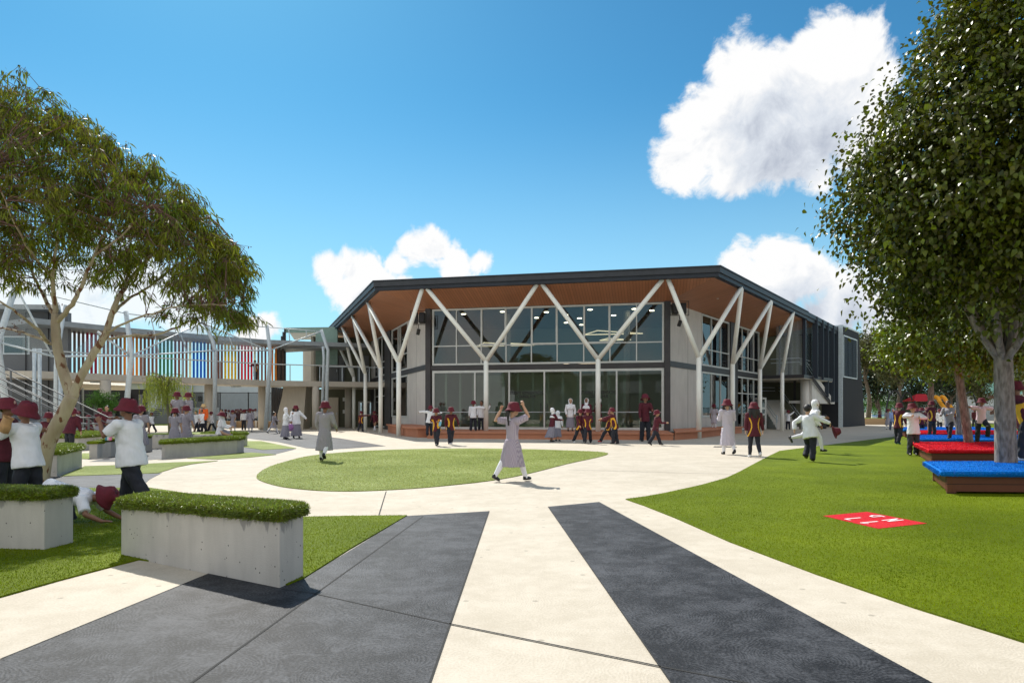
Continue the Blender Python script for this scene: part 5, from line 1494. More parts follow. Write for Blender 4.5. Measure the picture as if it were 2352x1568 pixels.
# ------------------------------------------------------------------ what the big window mirrors: the other side of the court
ob = thing('opposite_building', (0, -28, 0), 'school building across the court, wall darkened for its reflection in the big window', 'building')
mb = MB(); mb.box((-14, -32, 3.2), (26, 8, 6.4)); mb.build('wall', mat('opposite_wall_darkened', (.05, .055, .05), .8), ob)  # wall colour darkened to keep its reflection in the lower glass dim
mb = MB(); mb.box((-14, -31.8, 6.6), (27, 9, .4)); mb.build('roof', M['roof_sheet'], ob)
for i in range(5):
    mb = MB(); mb.box((-24 + i * 5, -27.9, 4.6), (3.2, .2, 1.6)); mb.build('window', M['render_grey'], ob)
ob2 = thing('opposite_building', (12, -34, 0), 'low white ribbed block on the other side of the court, mirrored in the big window', 'building')
mb = MB(); mb.box((8, -36, 3.4), (9, 6, 6.8)); mb.build('wall', M['light_clad'], ob2)
mb = MB(); mb.box((8, -36, 6.9), (9.4, 6.4, .2)); mb.build('roof', M['roof_sheet'], ob2)
ps = thing('shade_sail', (6, -12, 0), 'white shade sail on leaning posts, mirrored in the glass doors', 'shade sail')
for a, b in (((0, -9), (.6, -9.2)), ((5, -8), (4.4, -8.2)), ((9, -14), (8.6, -13.6)), ((2, -15), (2.5, -14.6))):
    mb = MB(); mb.tube([(*a, 0), (a[0] * .5 + b[0] * .5, a[1], 2.6), (*b, 4.4)], .12, 12); mb.build('post', M['pole_white'], ps, smooth=True)
mb = MB(); V = [(.6, -9.2, 4.3), (4.4, -8.2, 4.0), (8.6, -13.6, 4.4), (2.5, -14.6, 3.9), (4.0, -11.4, 3.4)]
mb.add(V + [(x, y, z + .02) for x, y, z in V], [(0, 1, 4), (1, 2, 4), (2, 3, 4), (3, 0, 4), (6, 5, 9), (7, 6, 9), (8, 7, 9), (5, 8, 9)]); mb.build('sail', M['sail'], ps)
# ------------------------------------------------------------------ trees
M['bark_gum'] = mat('bark_gum', (.30, .235, .16), .75, col2=(.48, .42, .31), vscale=5, bump=.3, bscale=14, stretch=(1, 1, .35))
# patches of peeling rust-brown bark
def peel(m):
    nt = m.node_tree; N, L = nt.nodes, nt.links; b = N['Principled BSDF']
    src = b.inputs['Base Color'].links[0].from_socket
    tc = N.new('ShaderNodeTexCoord'); mp = N.new('ShaderNodeMapping'); mp.inputs['Scale'].default_value = (3.2, 3.2, 1.5); L.new(tc.outputs['Object'], mp.inputs[0])
    n = N.new('ShaderNodeTexNoise'); n.inputs['Scale'].default_value = 2.3; n.inputs['Detail'].default_value = 5; L.new(mp.outputs[0], n.inputs['Vector'])
    r = N.new('ShaderNodeMapRange'); r.inputs[1].default_value = .56; r.inputs[2].default_value = .60; L.new(n.outputs[0], r.inputs[0])
    mx = N.new('ShaderNodeMix'); mx.data_type = 'RGBA'; L.new(r.outputs[0], mx.inputs[0]); L.new(src, mx.inputs[6]); mx.inputs[7].default_value = (.16, .065, .03, 1)
    L.new(mx.outputs[2], b.inputs['Base Color'])
peel(M['bark_gum'])
M['bark_grey'] = mat('bark_grey', (.11, .085, .065), .85, col2=(.30, .25, .21), vscale=22, bump=.9, bscale=22, stretch=(1, 1, .3))
M['bark_dark'] = mat('bark_dark', (.10, .075, .055), .9, col2=(.20, .16, .12), vscale=6)
M['leaf_gum'] = mat('leaf_gum', (.075, .13, .005), .42, col2=(.18, .19, .010), vscale=1.6, island=.55, trans=.42, spec=.4)
M['leaf_pear'] = mat('leaf_pear', (.050, .070, .003), .36, col2=(.105, .125, .006), vscale=2.0, island=.6, trans=.32, spec=.38)
M['leaf_pear2'] = mat('leaf_pear2', (.09, .14, .006), .35, col2=(.17, .22, .010), vscale=2.0, island=.5, trans=.3, spec=.6)
M['leaf_willow'] = mat('leaf_willow', (.20, .27, .03), .5, col2=(.34, .38, .05), vscale=3, island=.3, trans=.5)
M['leaf_bush'] = mat('leaf_bush', (.08, .20, .015), .35, col2=(.10, .24, .03), vscale=4, island=.4, trans=.3)
M['leaf_olive'] = mat('leaf_olive', (.07, .085, .02), .5, col2=(.13, .13, .035), vscale=1.2, island=.45, trans=.25)
M['leaf_dark'] = mat('leaf_dark', (.016, .035, .010), .5, col2=(.04, .065, .015), vscale=.9, island=.5, trans=.15)

def leafmesh(name, P, A, Nn, ln, wd, m, parent, droop=.0, three=False):
    """P leaf bases, A leaf axis, Nn rough normals; four-point folded blades"""
    n = len(P)
    A = A / (np.linalg.norm(A, axis=1)[:, None] + 1e-9)
    S = np.cross(A, Nn); S /= np.linalg.norm(S, axis=1)[:, None] + 1e-9
    U = np.cross(S, A)
    l = (ln * rng.uniform(.6, 1.25, n))[:, None]; w = (wd * rng.uniform(.7, 1.25, n))[:, None]
    bend = rng.uniform(-.25, .25, n)[:, None] * l
    b = P
    l1 = P + A * l * .35 + S * (w * .5 + bend * .5) + U * w * .22
    r1 = P + A * l * .35 - S * (w * .5 - bend * .5) + U * w * .22
    l2 = P + A * l * .7 + S * (w * .33 + bend * .7) + U * w * .1; l2[:, 2] -= droop * l[:, 0] * .3
    r2 = P + A * l * .7 - S * (w * .33 - bend * .7) + U * w * .1; r2[:, 2] -= droop * l[:, 0] * .3
    t = P + A * l + S * bend * .5; t[:, 2] -= droop * l[:, 0]
    V = np.stack([b, l1, r1, l2, r2, t], 1).reshape(-1, 3)
    i = np.arange(n)[:, None] * 6
    Fq = np.concatenate([i + np.array([[0, 1, 2]]), i + np.array([[1, 3, 2]]), i + np.array([[2, 3, 4]]), i + np.array([[3, 5, 4]])], 0)
    me = np_mesh(name, V, Fq)
    return link_mesh(name, me, m, parent)
def rvec(n):
    v = rng.normal(size=(n, 3)); return v / np.linalg.norm(v, axis=1)[:, None]
def limb(mb, pts, r0, r1, n=10, wob=.0):
    P = [Vector(p) for p in pts]; out = []
    for i in range(len(P) - 1):
        p0 = P[max(0, i - 1)]; p1 = P[i]; p2 = P[i + 1]; p3 = P[min(len(P) - 1, i + 2)]
        for j in range(5):
            t = j / 5; out.append(0.5 * ((2 * p1) + (p2 - p0) * t + (2 * p0 - 5 * p1 + 4 * p2 - p3) * t * t + (3 * p1 - p0 - 3 * p2 + p3) * t ** 3))
    out.append(P[-1])
    if wob: out = [p + Vector((random.uniform(-wob, wob), random.uniform(-wob, wob), random.uniform(-wob, wob))) if 0 < i < len(out) - 1 else p for i, p in enumerate(out)]
    k = len(out)
    mb.tube(out, [r0 * (1 - i / (k - 1)) + r1 * i / (k - 1) for i in range(k)], n)
    return out

# --- gum tree on the left -------------------------------------------------
GY = 10.75
def G(px, py, dy=0.0): Y = GY + dy; return Vector((xat(px, Y), Y, zat(py, Y)))
gum = thing('gum_tree', (xat(98, GY), GY, 0), 'gum tree with peeling cream trunk and drooping narrow leaves at the left edge', 'tree')
tk = MB()
b0 = G(92, 1105); b0.z = -.05
limb(tk, [b0, G(98, 1075), G(112, 1015), G(143, 955), G(166, 908)], .125, .095, 16)
limb(tk, [G(166, 915), G(148, 862), G(134, 808), G(128, 758), G(128, 720)], .085, .06, 14, .004)
limb(tk, [G(168, 912), G(184, 868), G(216, 810), G(243, 765), G(256, 722), G(272, 686), G(300, 640, .3), G(350, 585, .4)], .07, .025, 12, .006)
br_ends = []
def gl(pts, r0, r1):
    o = limb(tk, pts, r0, r1, 8, .012); br_ends.append(o)
gl([G(129, 750), G(118, 712, .2), G(95, 670, .4), G(70, 610, .5), G(50, 520, .7)], .04, .012)
gl([G(128, 735), G(125, 690), G(122, 640, -.2), G(130, 560, -.3), G(150, 470, -.4)], .045, .012)
gl([G(130, 740), G(165, 700, -.2), G(190, 650, -.3), G(215, 590, -.4), G(260, 500, -.6)], .042, .012)
gl([G(110, 785), G(90, 760, -.3), G(60, 735, -.6), G(20, 705, -.9), G(-60, 660, -1.2)], .03, .01)
gl([G(120, 790), G(60, 765, .3), G(10, 755, .6), G(-60, 745, 1)], .025, .008)
gl([G(247, 778), G(300, 772, .2), G(370, 765, .4), G(430, 740, .6), G(500, 715, .8), G(560, 690, .9)], .022, .007)
gl([G(243, 765), G(290, 740, -.3), G(350, 720, -.6), G(420, 700, -.8), G(520, 700, -.8)], .02, .007)
gl([G(256, 722), G(290, 690, .4), G(340, 660, .7), G(420, 600, 1.0), G(500, 560, 1.1)], .028, .009)
gl([G(272, 686), G(300, 620, .8), G(340, 540, 1.2), G(370, 450, 1.3)], .025, .009)
gl([G(215, 590, -.4), G(280, 540, -.9), G(350, 470, -1.3)], .018, .007)
gl([G(125, 640), G(70, 580, -.8), G(20, 480, -1.3), G(-20, 380, -1.5)], .022, .008)
gl([G(130, 560), G(110, 470, .5), G(90, 370, .9), G(70, 270, 1.0)], .022, .007)
gl([G(150, 470), G(190, 400, 0), G(230, 330, .2)], .015, .006)
gl([G(350, 585, .4), G(420, 530, .3), G(480, 500, .3), G(540, 560, .3)], .018, .007)
gl([G(70, 610, .5), G(0, 560, 1.3), G(-80, 480, 1.8)], .02, .008)
tk.build('trunk', M['bark_gum'], gum, smooth=True)
# crown envelope given by outline points on the photo's plane, with depth
top_line = [(-420, 330), (-250, 230), (-120, 185), (0, 183), (60, 187), (115, 205), (155, 245), (200, 285), (250, 300), (300, 350), (350, 375), (400, 385), (440, 430), (470, 490), (505, 535), (545, 560), (575, 590), (592, 640)]
bot_line = [(-420, 620), (-250, 680), (-120, 650), (0, 640), (60, 655), (115, 640), (155, 620), (200, 640), (250, 650), (300, 655), (350, 690), (400, 740), (440, 750), (470, 740), (505, 730), (545, 740), (575, 735), (592, 700)]
tlx = np.array([p[0] for p in top_line]); tly = np.array([p[1] for p in top_line]); bly = np.array([p[1] for p in bot_line])
twigs = MB()
LP, LA, LN = [], [], []
cl = []
tries = 0
while len(cl) < 1750 and tries < 60000:
    tries += 1
    px = rng.uniform(-420, 556)
    ty = np.interp(px, tlx, tly); by = np.interp(px, tlx, bly)
    q = rng.beta(1.0, 1.15); py = ty + (by - ty) * q + 8
    mx_dep = 1.9 * math.sqrt(max(0.05, 1 - ((px - 60) / 560) ** 2)) * math.sqrt(max(.1, 1 - (2 * q - 1) ** 2 * .7))
    dep = rng.uniform(-1, 1) * mx_dep
    # the region low in the middle is open, with sky showing through
    if py > 560 and 60 < px < 470 and rng.uniform() < .45: continue
    if py > 650 and px < 440 and rng.uniform() < .6: continue
    s = math.sin(px * .031 + 1.3) * math.cos(py * .027 + dep * 2.1)
    if s < -.45 and rng.uniform() < .6: continue
    Y = GY + dep
    cl.append((xat(px, GY) * (Y / GY) ** .3, Y, zat(py, GY)))
for c in cl:
    c = np.array(c)
    n = int(rng.integers(26, 40))
    # drooping sprays: leaves hang from a few short twigs
    k = 3
    for _ in range(k):
        d = rvec(1)[0]; d[2] = abs(d[2]) * .3 - .15; L = rng.uniform(.15, .32)
        tip = c + d * L
        m_ = n // k
        t = rng.uniform(.1, 1, m_)[:, None]
        P = c + (tip - c) * t + rng.normal(size=(m_, 3)) * .035; P[:, 2] -= (t[:, 0] ** 2) * .09
        A = rng.normal(size=(m_, 3)) * .42 + np.array([0, 0, -1.0]) + d * .5
        LP.append(P); LA.append(A); LN.append(rvec(m_))
        twigs.tube([c, (c + tip) / 2 + np.array([0, 0, .01]), tip - np.array([0, 0, .09])], .0035, 3, caps=False)
    # a thin twig back towards the nearest limb point
    best = min((p for br2 in br_ends for p in br2), key=lambda p: (p.x - c[0]) ** 2 + (p.y - c[1]) ** 2 + (p.z - c[2]) ** 2)
    mid2 = (np.array(best) + c) / 2 + rng.normal(size=3) * .05
    twigs.tube([tuple(best), tuple(mid2), tuple(c)], [.007, .005, .0035], 4, caps=False)
crown = leafmesh('crown', np.concatenate(LP), np.concatenate(LA), np.concatenate(LN), .135, .021, M['leaf_gum'], gum, .12)
# a few gum nuts low in the crown
nuts = twigs
for _ in range(170):
    o = br_ends[random.randrange(len(br_ends))]; q = o[random.randrange(len(o) // 3, len(o))]; e = q + Vector((random.uniform(-.18, .18), random.uniform(-.18, .18), random.uniform(-.05, .12)))
    nuts.tube([q, e], .003, 3)
    for _k in range(3):
        p = e + Vector((random.uniform(-.03, .03), random.uniform(-.03, .03), random.uniform(-.04, .01))); nuts.ell(p, (.009, .009, .012), n=6, m=4)
twigs.build('twigs', mat('twig', (.16, .085, .07), .8), gum)

# --- broad-leaved trees on the right --------------------------------------
def pear(name, X, Y, zb, rad, r0, fork, rx, ry, z0, z1, nl, size, lm, label, seed, crown_c=(0, 0), group='broad-leaved trees in the coloured platforms', lean=(0, 0), face=None):
    global rng
    rr = np.random.default_rng(seed); random.seed(seed)
    t = thing(name, (X, Y, zb), label, 'tree', group)
    tk = MB()
    f = Vector((X + lean[0], Y + lean[1], fork))
    limb(tk, [(X, Y, zb - .05), (X + lean[0] * .3, Y + lean[1] * .3, zb + (fork - zb) * .3), (X + lean[0] * .7, Y + lean[1] * .7, zb + (fork - zb) * .7), f], r0, r0 * .8, 18)
    cx, cy = X + crown_c[0], Y + crown_c[1]
    ends = []
    nb = 11
    for i in range(nb):
        a = 2 * PI * i / nb + random.uniform(-.25, .25)
        el = random.uniform(.35, 1.25)
        L = random.uniform(.75, .95)
        e = Vector((cx + math.cos(a) * rx * L * math.cos(el), cy + math.sin(a) * ry * L * math.cos(el), fork + .5 + (z1 - fork - .8) * L * math.sin(el)))
        m1 = f.lerp(e, .22) + Vector((math.cos(a) * .12, math.sin(a) * .12, -.05)); m2 = f.lerp(e, .6) + Vector((0, 0, .25))
        o = limb(tk, [f - Vector((0, 0, .12)), m1, m2, e], r0 * .42, .015, 9, .01)
        ends.append(o)
        for k in range(4):
            s = o[int(len(o) * random.uniform(.35, .85))]
            e2 = s + Vector((random.uniform(-.5, .5) * rx * .5, random.uniform(-.5, .5) * ry * .5, random.uniform(.3, 1.2)))
            limb(tk, [s, s.lerp(e2, .5) + Vector((0, 0, .06)), e2], .022, .008, 6, .01)
    # crown: leaf clumps over a lumpy egg, denser near its surface
    nc = nl // 34
    zc = (z0 + z1) / 2; hz_ = (z1 - z0) / 2
    PR = ((0, .38), (.05, .6), (.1, .76), (.2, .93), (.29, 1.0), (.4, .95), (.5, .84), (.62, .66), (.75, .45), (.87, .28), (.95, .16), (1, .05))
    prof = lambda q: np.interp(q, [p[0] for p in PR], [p[1] for p in PR])
    q = rr.uniform(0, 1, nc * 3); q = q[rr.uniform(size=len(q)) < prof(q) ** 1.5][:nc]; nc = len(q)
    ang = rr.uniform(0, 2 * PI, nc); rad_ = rr.uniform(0, 1, nc) ** .42
    lump = 1 + .08 * np.sin(ang * 4 + seed + q * 9) + .07 * np.sin(ang * 7 - q * 21)
    r_ = prof(q) * rad_ * lump
    C = np.stack([cx + np.cos(ang) * r_ * rx, cy + np.sin(ang) * r_ * ry, z0 + q * (z1 - z0) + rr.normal(size=nc) * .08], 1)
    holes = np.sin(C[:, 0] * 3.1 + seed) * np.sin(C[:, 2] * 2.7) * np.cos(C[:, 1] * 2.9)
    C = C[holes > -.36]
    C = C[~((C[:, 2] < z0 + (z1 - z0) * .13) & (np.hypot(C[:, 0] - cx, C[:, 1] - cy) < rx * .42))]
    per = 34
    n = len(C) * per
    sig = np.repeat(rr.uniform(.10, .26, len(C)), per)[:, None]
    P = np.repeat(C, per, 0) + rr.normal(size=(n, 3)) * sig
    out = P - np.array([cx, cy, zc]); out /= np.linalg.norm(out, axis=1)[:, None]
    A = rr.normal(size=(n, 3)) * .8 + out * .5 + np.array([0, 0, -.75])
    Nn = rr.normal(size=(n, 3)) * .55 + np.array([0, 0, 1.0]) + out * .6
    leafmesh('crown', P, A, Nn, size, size * .68, lm, t, .15)
    # loose shoots that break the outline
    ns = 70; v = rr.normal(size=(ns, 3)); v /= np.linalg.norm(v, axis=1)[:, None]
    sh_ = MB(); LPs, LAs = [], []
    for d in v:
        qq = rr.uniform(.05, 1); aa = rr.uniform(0, 2 * PI); pr = float(prof(qq)) * .95; d = np.array([math.cos(aa), math.sin(aa), .3])
        s = np.array([cx + math.cos(aa) * rx * pr, cy + math.sin(aa) * ry * pr, z0 + qq * (z1 - z0)]); L = rr.uniform(.2, .45)
        e = s + (d + np.array([0, 0, .3])) * L
        sh_.tube([tuple(s), tuple((s + e) / 2 + rr.normal(size=3) * .02), tuple(e)], .005, 4, caps=False)
        q = rr.uniform(.1, 1, 13)[:, None]; LPs.append(s + (e - s) * q + rr.normal(size=(13, 3)) * .03); LAs.append(rr.normal(size=(13, 3)) + np.array([0, 0, -.5]))
    tk.add(sh_.v, sh_.f); tk.build('trunk', M['bark_grey'], t, smooth=True)
    leafmesh('shoot_leaves', np.concatenate(LPs), np.concatenate(LAs), rvec(ns * 13), size, size * .68, lm, t, .1)
    return t
pear('broadleaf_tree', xat(2311, 11.5), 11.5, .34, 0, .165, 2.12, 2.62, 2.6, 2.45, 9.6, 100000, .102, M['leaf_pear'], 'tallest broad-leaved tree, its trunk rising from the nearest blue platform', 11, (.12, 0), lean=(-.05, 0))
pear('broadleaf_tree', xat(2226, 18.5), 18.5, .36, 0, .115, 2.65, 2.15, 2.3, 2.35, 5.4, 32000, .11, M['leaf_pear2'], 'broad-leaved tree with slim leaning trunk in the near red platform', 5, (.1, 0), lean=(-.35, 0))
pear('broadleaf_tree', xat(2203, 24.4), 24.4, .36, 0, .11, 2.7, 2.2, 2.2, 2.3, 5.6, 12000, .12, M['leaf_pear2'], 'broad-leaved tree with grey trunk behind the second blue platform', 21, (0, 0))
pear('broadleaf_tree', xat(2138, 29.2), 29.2, .37, 0, .13, 3.0, 2.1, 2.3, 2.7, 5.9, 13000, .13, M['leaf_pear'], 'broad-leaved tree above the farther red platform, its crown over the playground', 33, (0, 0))
rng = np.random.default_rng(99); random.seed(99)

# --- generic far trees -----------------------------------------------------
def far_tree(name, px, Y, top, bot, wid, lm, label, seed, nl=5000, size=.28, trunk=True, group='trees behind the hall', bark='bark_dark', depth=None):
    rr = np.random.default_rng(seed); X = xat(px, Y); z1 = zat(top, Y); z0 = zat(bot, Y); rx = wid / 2 * Y / F
    t = thing(name, (X, Y, 0), label, 'tree' if trunk else 'bush', group)
    if trunk:
        tk = MB(); random.seed(seed)
        f = Vector((X + random.uniform(-.4, .4), Y, z0 + (z1 - z0) * .15))
        limb(tk, [(X, Y, -.1), (X + random.uniform(-.3, .3), Y, f.z * .5), f], .2 * (z1 / 7), .12, 9)
        for i in range(6):
            a = random.uniform(0, 2 * PI); e = Vector((X + math.cos(a) * rx * .7, Y + math.sin(a) * rx * .5, z0 + (z1 - z0) * random.uniform(.35, .85)))
            limb(tk, [f - Vector((0, 0, random.uniform(0, 1))), f.lerp(e, .5) + Vector((0, 0, -.2)), e], .07, .02, 6, .03)
        tk.build('trunk', M[bark], t, smooth=True)
    nb = 14
    bl = rr.normal(size=(nb, 3)) * np.array([.42, .35, .38]); bl = np.clip(bl, -.75, .75)
    idx = rr.integers(0, nb, nl // 16)
    C = bl[idx] + rr.normal(size=(len(idx), 3)) * .17
    nrm_ = np.linalg.norm(C, axis=1); C[nrm_ > 1] /= nrm_[nrm_ > 1][:, None]
    C = C * np.array([rx, rx * .8 if depth is None else depth, (z1 - z0) / 2]) + np.array([X, Y, (z0 + z1) / 2])
    P = np.repeat(C, 16, 0) + rr.normal(size=(len(C) * 16, 3)) * size * 1.1
    P[:, 2] = np.maximum(P[:, 2], .05)
    A = rr.normal(size=P.shape) + np.array([0, 0, -.4]); leafmesh('crown' if trunk else 'foliage', P, A, rr.normal(size=P.shape) + np.array([0, 0, .8]), size, size * .55, lm, t, .1)
    return t
far_tree('eucalyptus_tree', 1992, 66, 742, 880, 120, M['leaf_olive'], 'olive-brown gum tree crown rising just right of the dark end block', 1, 9000, .24)
far_tree('eucalyptus_tree', 2058, 64, 750, 900, 130, M['leaf_olive'], 'thin-trunked gum tree in the middle of the dark group', 2, 9000, .24)
far_tree('eucalyptus_tree', 2020, 70, 800, 940, 120, M['leaf_dark'], 'dark low-crowned tree beside the end block', 3, 8000, .26)
far_tree('eucalyptus_tree', 2110, 72, 770, 935, 130, M['leaf_dark'], 'dark tree directly behind the red playground roof', 4, 8000, .26)
far_tree('eucalyptus_tree', 2180, 76, 800, 930, 140, M['leaf_dark'], 'dark tree behind the yellow slide tubes', 6, 8000, .28)
far_tree('eucalyptus_tree', 2250, 74, 790, 920, 110, M['leaf_olive'], 'olive tree showing between the two nearer trunks', 7, 7000, .26)
far_tree('eucalyptus_tree', 2352, 84, 828, 900, 80, M['leaf_olive'], 'small pale tree above the green roof at the right edge', 8, 4000, .26)
far_tree('eucalyptus_tree', 2420, 60, 700, 920, 200, M['leaf_olive'], 'olive tree just beyond the right edge of the view', 9, 5000, .3)
far_tree('bush', 2010, 73, 890, 955, 90, M['leaf_bush'], 'sunlit green shrub at the foot of the end block', 12, 5000, .16, False, 'shrubs at the foot of the trees')
far_tree('bush', 2075, 75, 900, 958, 90, M['leaf_dark'], 'dark shrub left of the playground', 13, 5000, .16, False, 'shrubs at the foot of the trees')
far_tree('bush', 2150, 80, 905, 956, 110, M['leaf_dark'], 'dark shrub behind the slide tubes', 14, 5000, .16, False, 'shrubs at the foot of the trees')
far_tree('tree', 550, 80, 899, 935, 46, M['leaf_olive'], 'small round-headed tree seen under the footbridge', 15, 3000, .18, True, 'small trees beyond the footbridge')
far_tree('tree', 596, 95, 905, 935, 34, M['leaf_olive'], 'smaller tree behind the hipped shelter roof', 16, 2500, .2, True, 'small trees beyond the footbridge')
far_tree('bush', 241, 35.5, 895, 948, 80, M['leaf_bush'], 'round clipped bush behind the concrete bridge column', 17, 6500, .07, False, None)
# trees behind the camera, mirrored in the windows
for i, (x, y, h, w_) in enumerate(((17, -20, 9, 7), (-2, -40, 9, 9), (26, -26, 10, 9))):
    rr = np.random.default_rng(50 + i); t = thing('tree', (x, y, 0), ['broad dark tree mirrored at the right end of the big window', 'tree behind the opposite buildings, seen only as a reflection', 'tall tree at the far corner of the court, seen only as a reflection'][i], 'tree', 'trees on the other side of the court')
    mb = MB(); limb(mb, [(x, y, 0), (x + .1, y, h * .25), (x, y, h * .5)], .22, .1, 9); mb.build('trunk', M['bark_dark'], t, smooth=True)
    C = rr.normal(size=(400, 3)) * np.array([w_ * .2, w_ * .2, h * .16]) + np.array([x, y, h * .62]); P = np.repeat(C, 12, 0) + rr.normal(size=(4800, 3)) * .3
    leafmesh('crown', P, rr.normal(size=P.shape), rr.normal(size=P.shape), .3, .2, M['leaf_dark'], t)

# --- willow in the tree planter ---------------------------------------------
WY = 23.9
wl = thing('willow_tree', (xat(389, WY), WY, .44), 'small weeping willow with yellow-green hanging strands in the tree planter', 'tree')
def W(px, py, dy=0): return Vector((xat(px, WY + dy), WY + dy, zat(py, WY + dy)))
tk = MB(); b0 = W(390, 998); b0.z = .40
limb(tk, [b0, W(387, 950), W(381, 905), W(378, 875), W(370, 862)], .055, .03, 10)
hubs = []
for i in range(16):
    a = 2 * PI * i / 16; e = Vector((xat(372, WY) + math.cos(a) * random.uniform(.35, .95), WY + math.sin(a) * random.uniform(.3, .9), random.uniform(2.05, 2.55)))
    o = limb(tk, [W(380, 895), W(377, 878).lerp(e, .4) + Vector((0, 0, .15)), e], .018, .005, 6, .01); hubs += o[3:]
tk.build('trunk', mat('willow_bark', (.13, .12, .08), .85), wl, smooth=True)
LPs, LAs = [], []
st_ = MB()
for i in range(230):
    h = hubs[random.randrange(len(hubs))]
    s = np.array(h) + rng.normal(size=3) * .06
    L = random.uniform(.35, 1.15); drift = rng.normal(size=2) * .10
    e = s + np.array([drift[0], drift[1], -L]); e[2] = max(e[2], .8)
    st_.tube([tuple(s), tuple((s + e) / 2 + rng.normal(size=3) * .02), tuple(e)], .004, 3, caps=False)
    n = int(L * 22); q = rng.uniform(0, 1, n)[:, None]
    LPs.append(s + (e - s) * q); LAs.append(rng.normal(size=(n, 3)) * .5 + np.array([0, 0, -1.0]))
st_.build('strands', M['leaf_willow'], wl)
A_ = np.concatenate(LAs); leafmesh('crown', np.concatenate(LPs), A_, rvec(len(A_)), .085, .016, M['leaf_willow'], wl, .1)
# ------------------------------------------------------------------ people
SK = [mat('skin_a', (.36, .19, .11), .55, var=.05), mat('skin_b', (.24, .12, .07), .55, var=.05), mat('skin_c', (.50, .30, .19), .55, var=.05)]
HAIR = mat('hair', (.012, .009, .008), .42, var=.3, vscale=60, bump=.6, bscale=90, stretch=(1, 1, .15))
MAROON = mat('maroon_felt', (.085, .007, .018), .82, var=.12, vscale=25, bump=.15, bscale=120)
HATM = mat('hat_cloth', (.125, .008, .020), .8, var=.12, vscale=30, bump=.2, bscale=90)
YELLOW = mat('yellow_cloth', (.78, .42, .02), .7)
WHITE = mat('white_cloth', (.80, .81, .84), .75, var=.04, vscale=12, bump=.25, bscale=25)
NAVY = mat('navy_cloth', (.014, .016, .026), .8, var=.2, vscale=14, bump=.3, bscale=25)
GREY = check_mat('gingham', (.42, .40, .44), (.17, .155, .20), 62)
GREYD = check_mat('gingham_skirt', (.30, .29, .34), (.19, .18, .23), 62)
MAUVE = check_mat('gingham_mauve', (.46, .41, .46), (.24, .20, .27), 58)
LILAC = check_mat('gingham_pale', (.62, .59, .64), (.36, .32, .42), 62)
TIGHT = mat('tights', (.80, .80, .84), .6)
SHOE = mat('black_shoe', (.01, .01, .011), .32)
SHOEW = mat('white_shoe', (.7, .7, .7), .5)
SHOER = mat('red_shoe', (.5, .02, .02), .5)
ORANGE = mat('hi_vis', (.95, .16, .02), .6)
PINK = mat('pink_cloth', (.72, .52, .58), .7)
SWEAT = mat('grey_knit', (.33, .31, .34), .85, var=.1, vscale=30)
EYE = mat('eye', (.015, .01, .01), .2)
LIP = mat('lip', (.30, .09, .08), .5)
def voxel(mb, vox, name, wr=0.0, seed=0, classify=None):
    me = mb.mesh(name)
    o = bpy.data.objects.new('tmp', me); COL.objects.link(o)
    m = o.modifiers.new('r', 'REMESH'); m.mode = 'VOXEL'; m.voxel_size = vox; m.use_smooth_shade = True
    s = o.modifiers.new('s', 'SMOOTH'); s.iterations = 2; s.factor = .5
    dg = bpy.context.evaluated_depsgraph_get(); dg.update()
    out = bpy.data.meshes.new_from_object(o.evaluated_get(dg))
    bpy.data.objects.remove(o); bpy.data.meshes.remove(me)
    out.name = name
    n = len(out.vertices)
    if wr and n:
        co = np.empty(n * 3, np.float32); out.vertices.foreach_get('co', co); co = co.reshape(-1, 3)
        nr = np.empty(n * 3, np.float32); out.vertices.foreach_get('normal', nr); nr = nr.reshape(-1, 3)
        x, y, z = co.T; s = seed * 1.7
        d = np.sin(x * 38 + z * 24 + s + 1.5 * np.sin(z * 17 + s)) + .7 * np.sin(y * 45 - z * 33 + s * 2 + 1.2 * np.sin(x * 29)) + .5 * np.sin((x + y) * 80 + z * 20)
        co += nr * (d * wr)[:, None]
        out.vertices.foreach_set('co', co.ravel()); out.update()
    if classify:
        k = len(out.polygons); c = np.empty(k * 3, np.float32); out.polygons.foreach_get('center', c); c = c.reshape(-1, 3)
        out.polygons.foreach_set('material_index', classify(c).astype(np.int32))
    out.polygons.foreach_set('use_smooth', [True] * len(out.polygons))
    return out
def rot_from(up, fwd=(0, 1, 0)):
    """matrix whose z is up and y is as near fwd as it can be"""
    z = Vector(up).normalized(); y = Vector(fwd); y = (y - z * y.dot(z))
    if y.length < 1e-4: y = z.orthogonal()
    y.normalize(); x = y.cross(z)
    return Matrix((x, y, z)).transposed()
pcount = [0]
def V3(*a): return Vector(a)
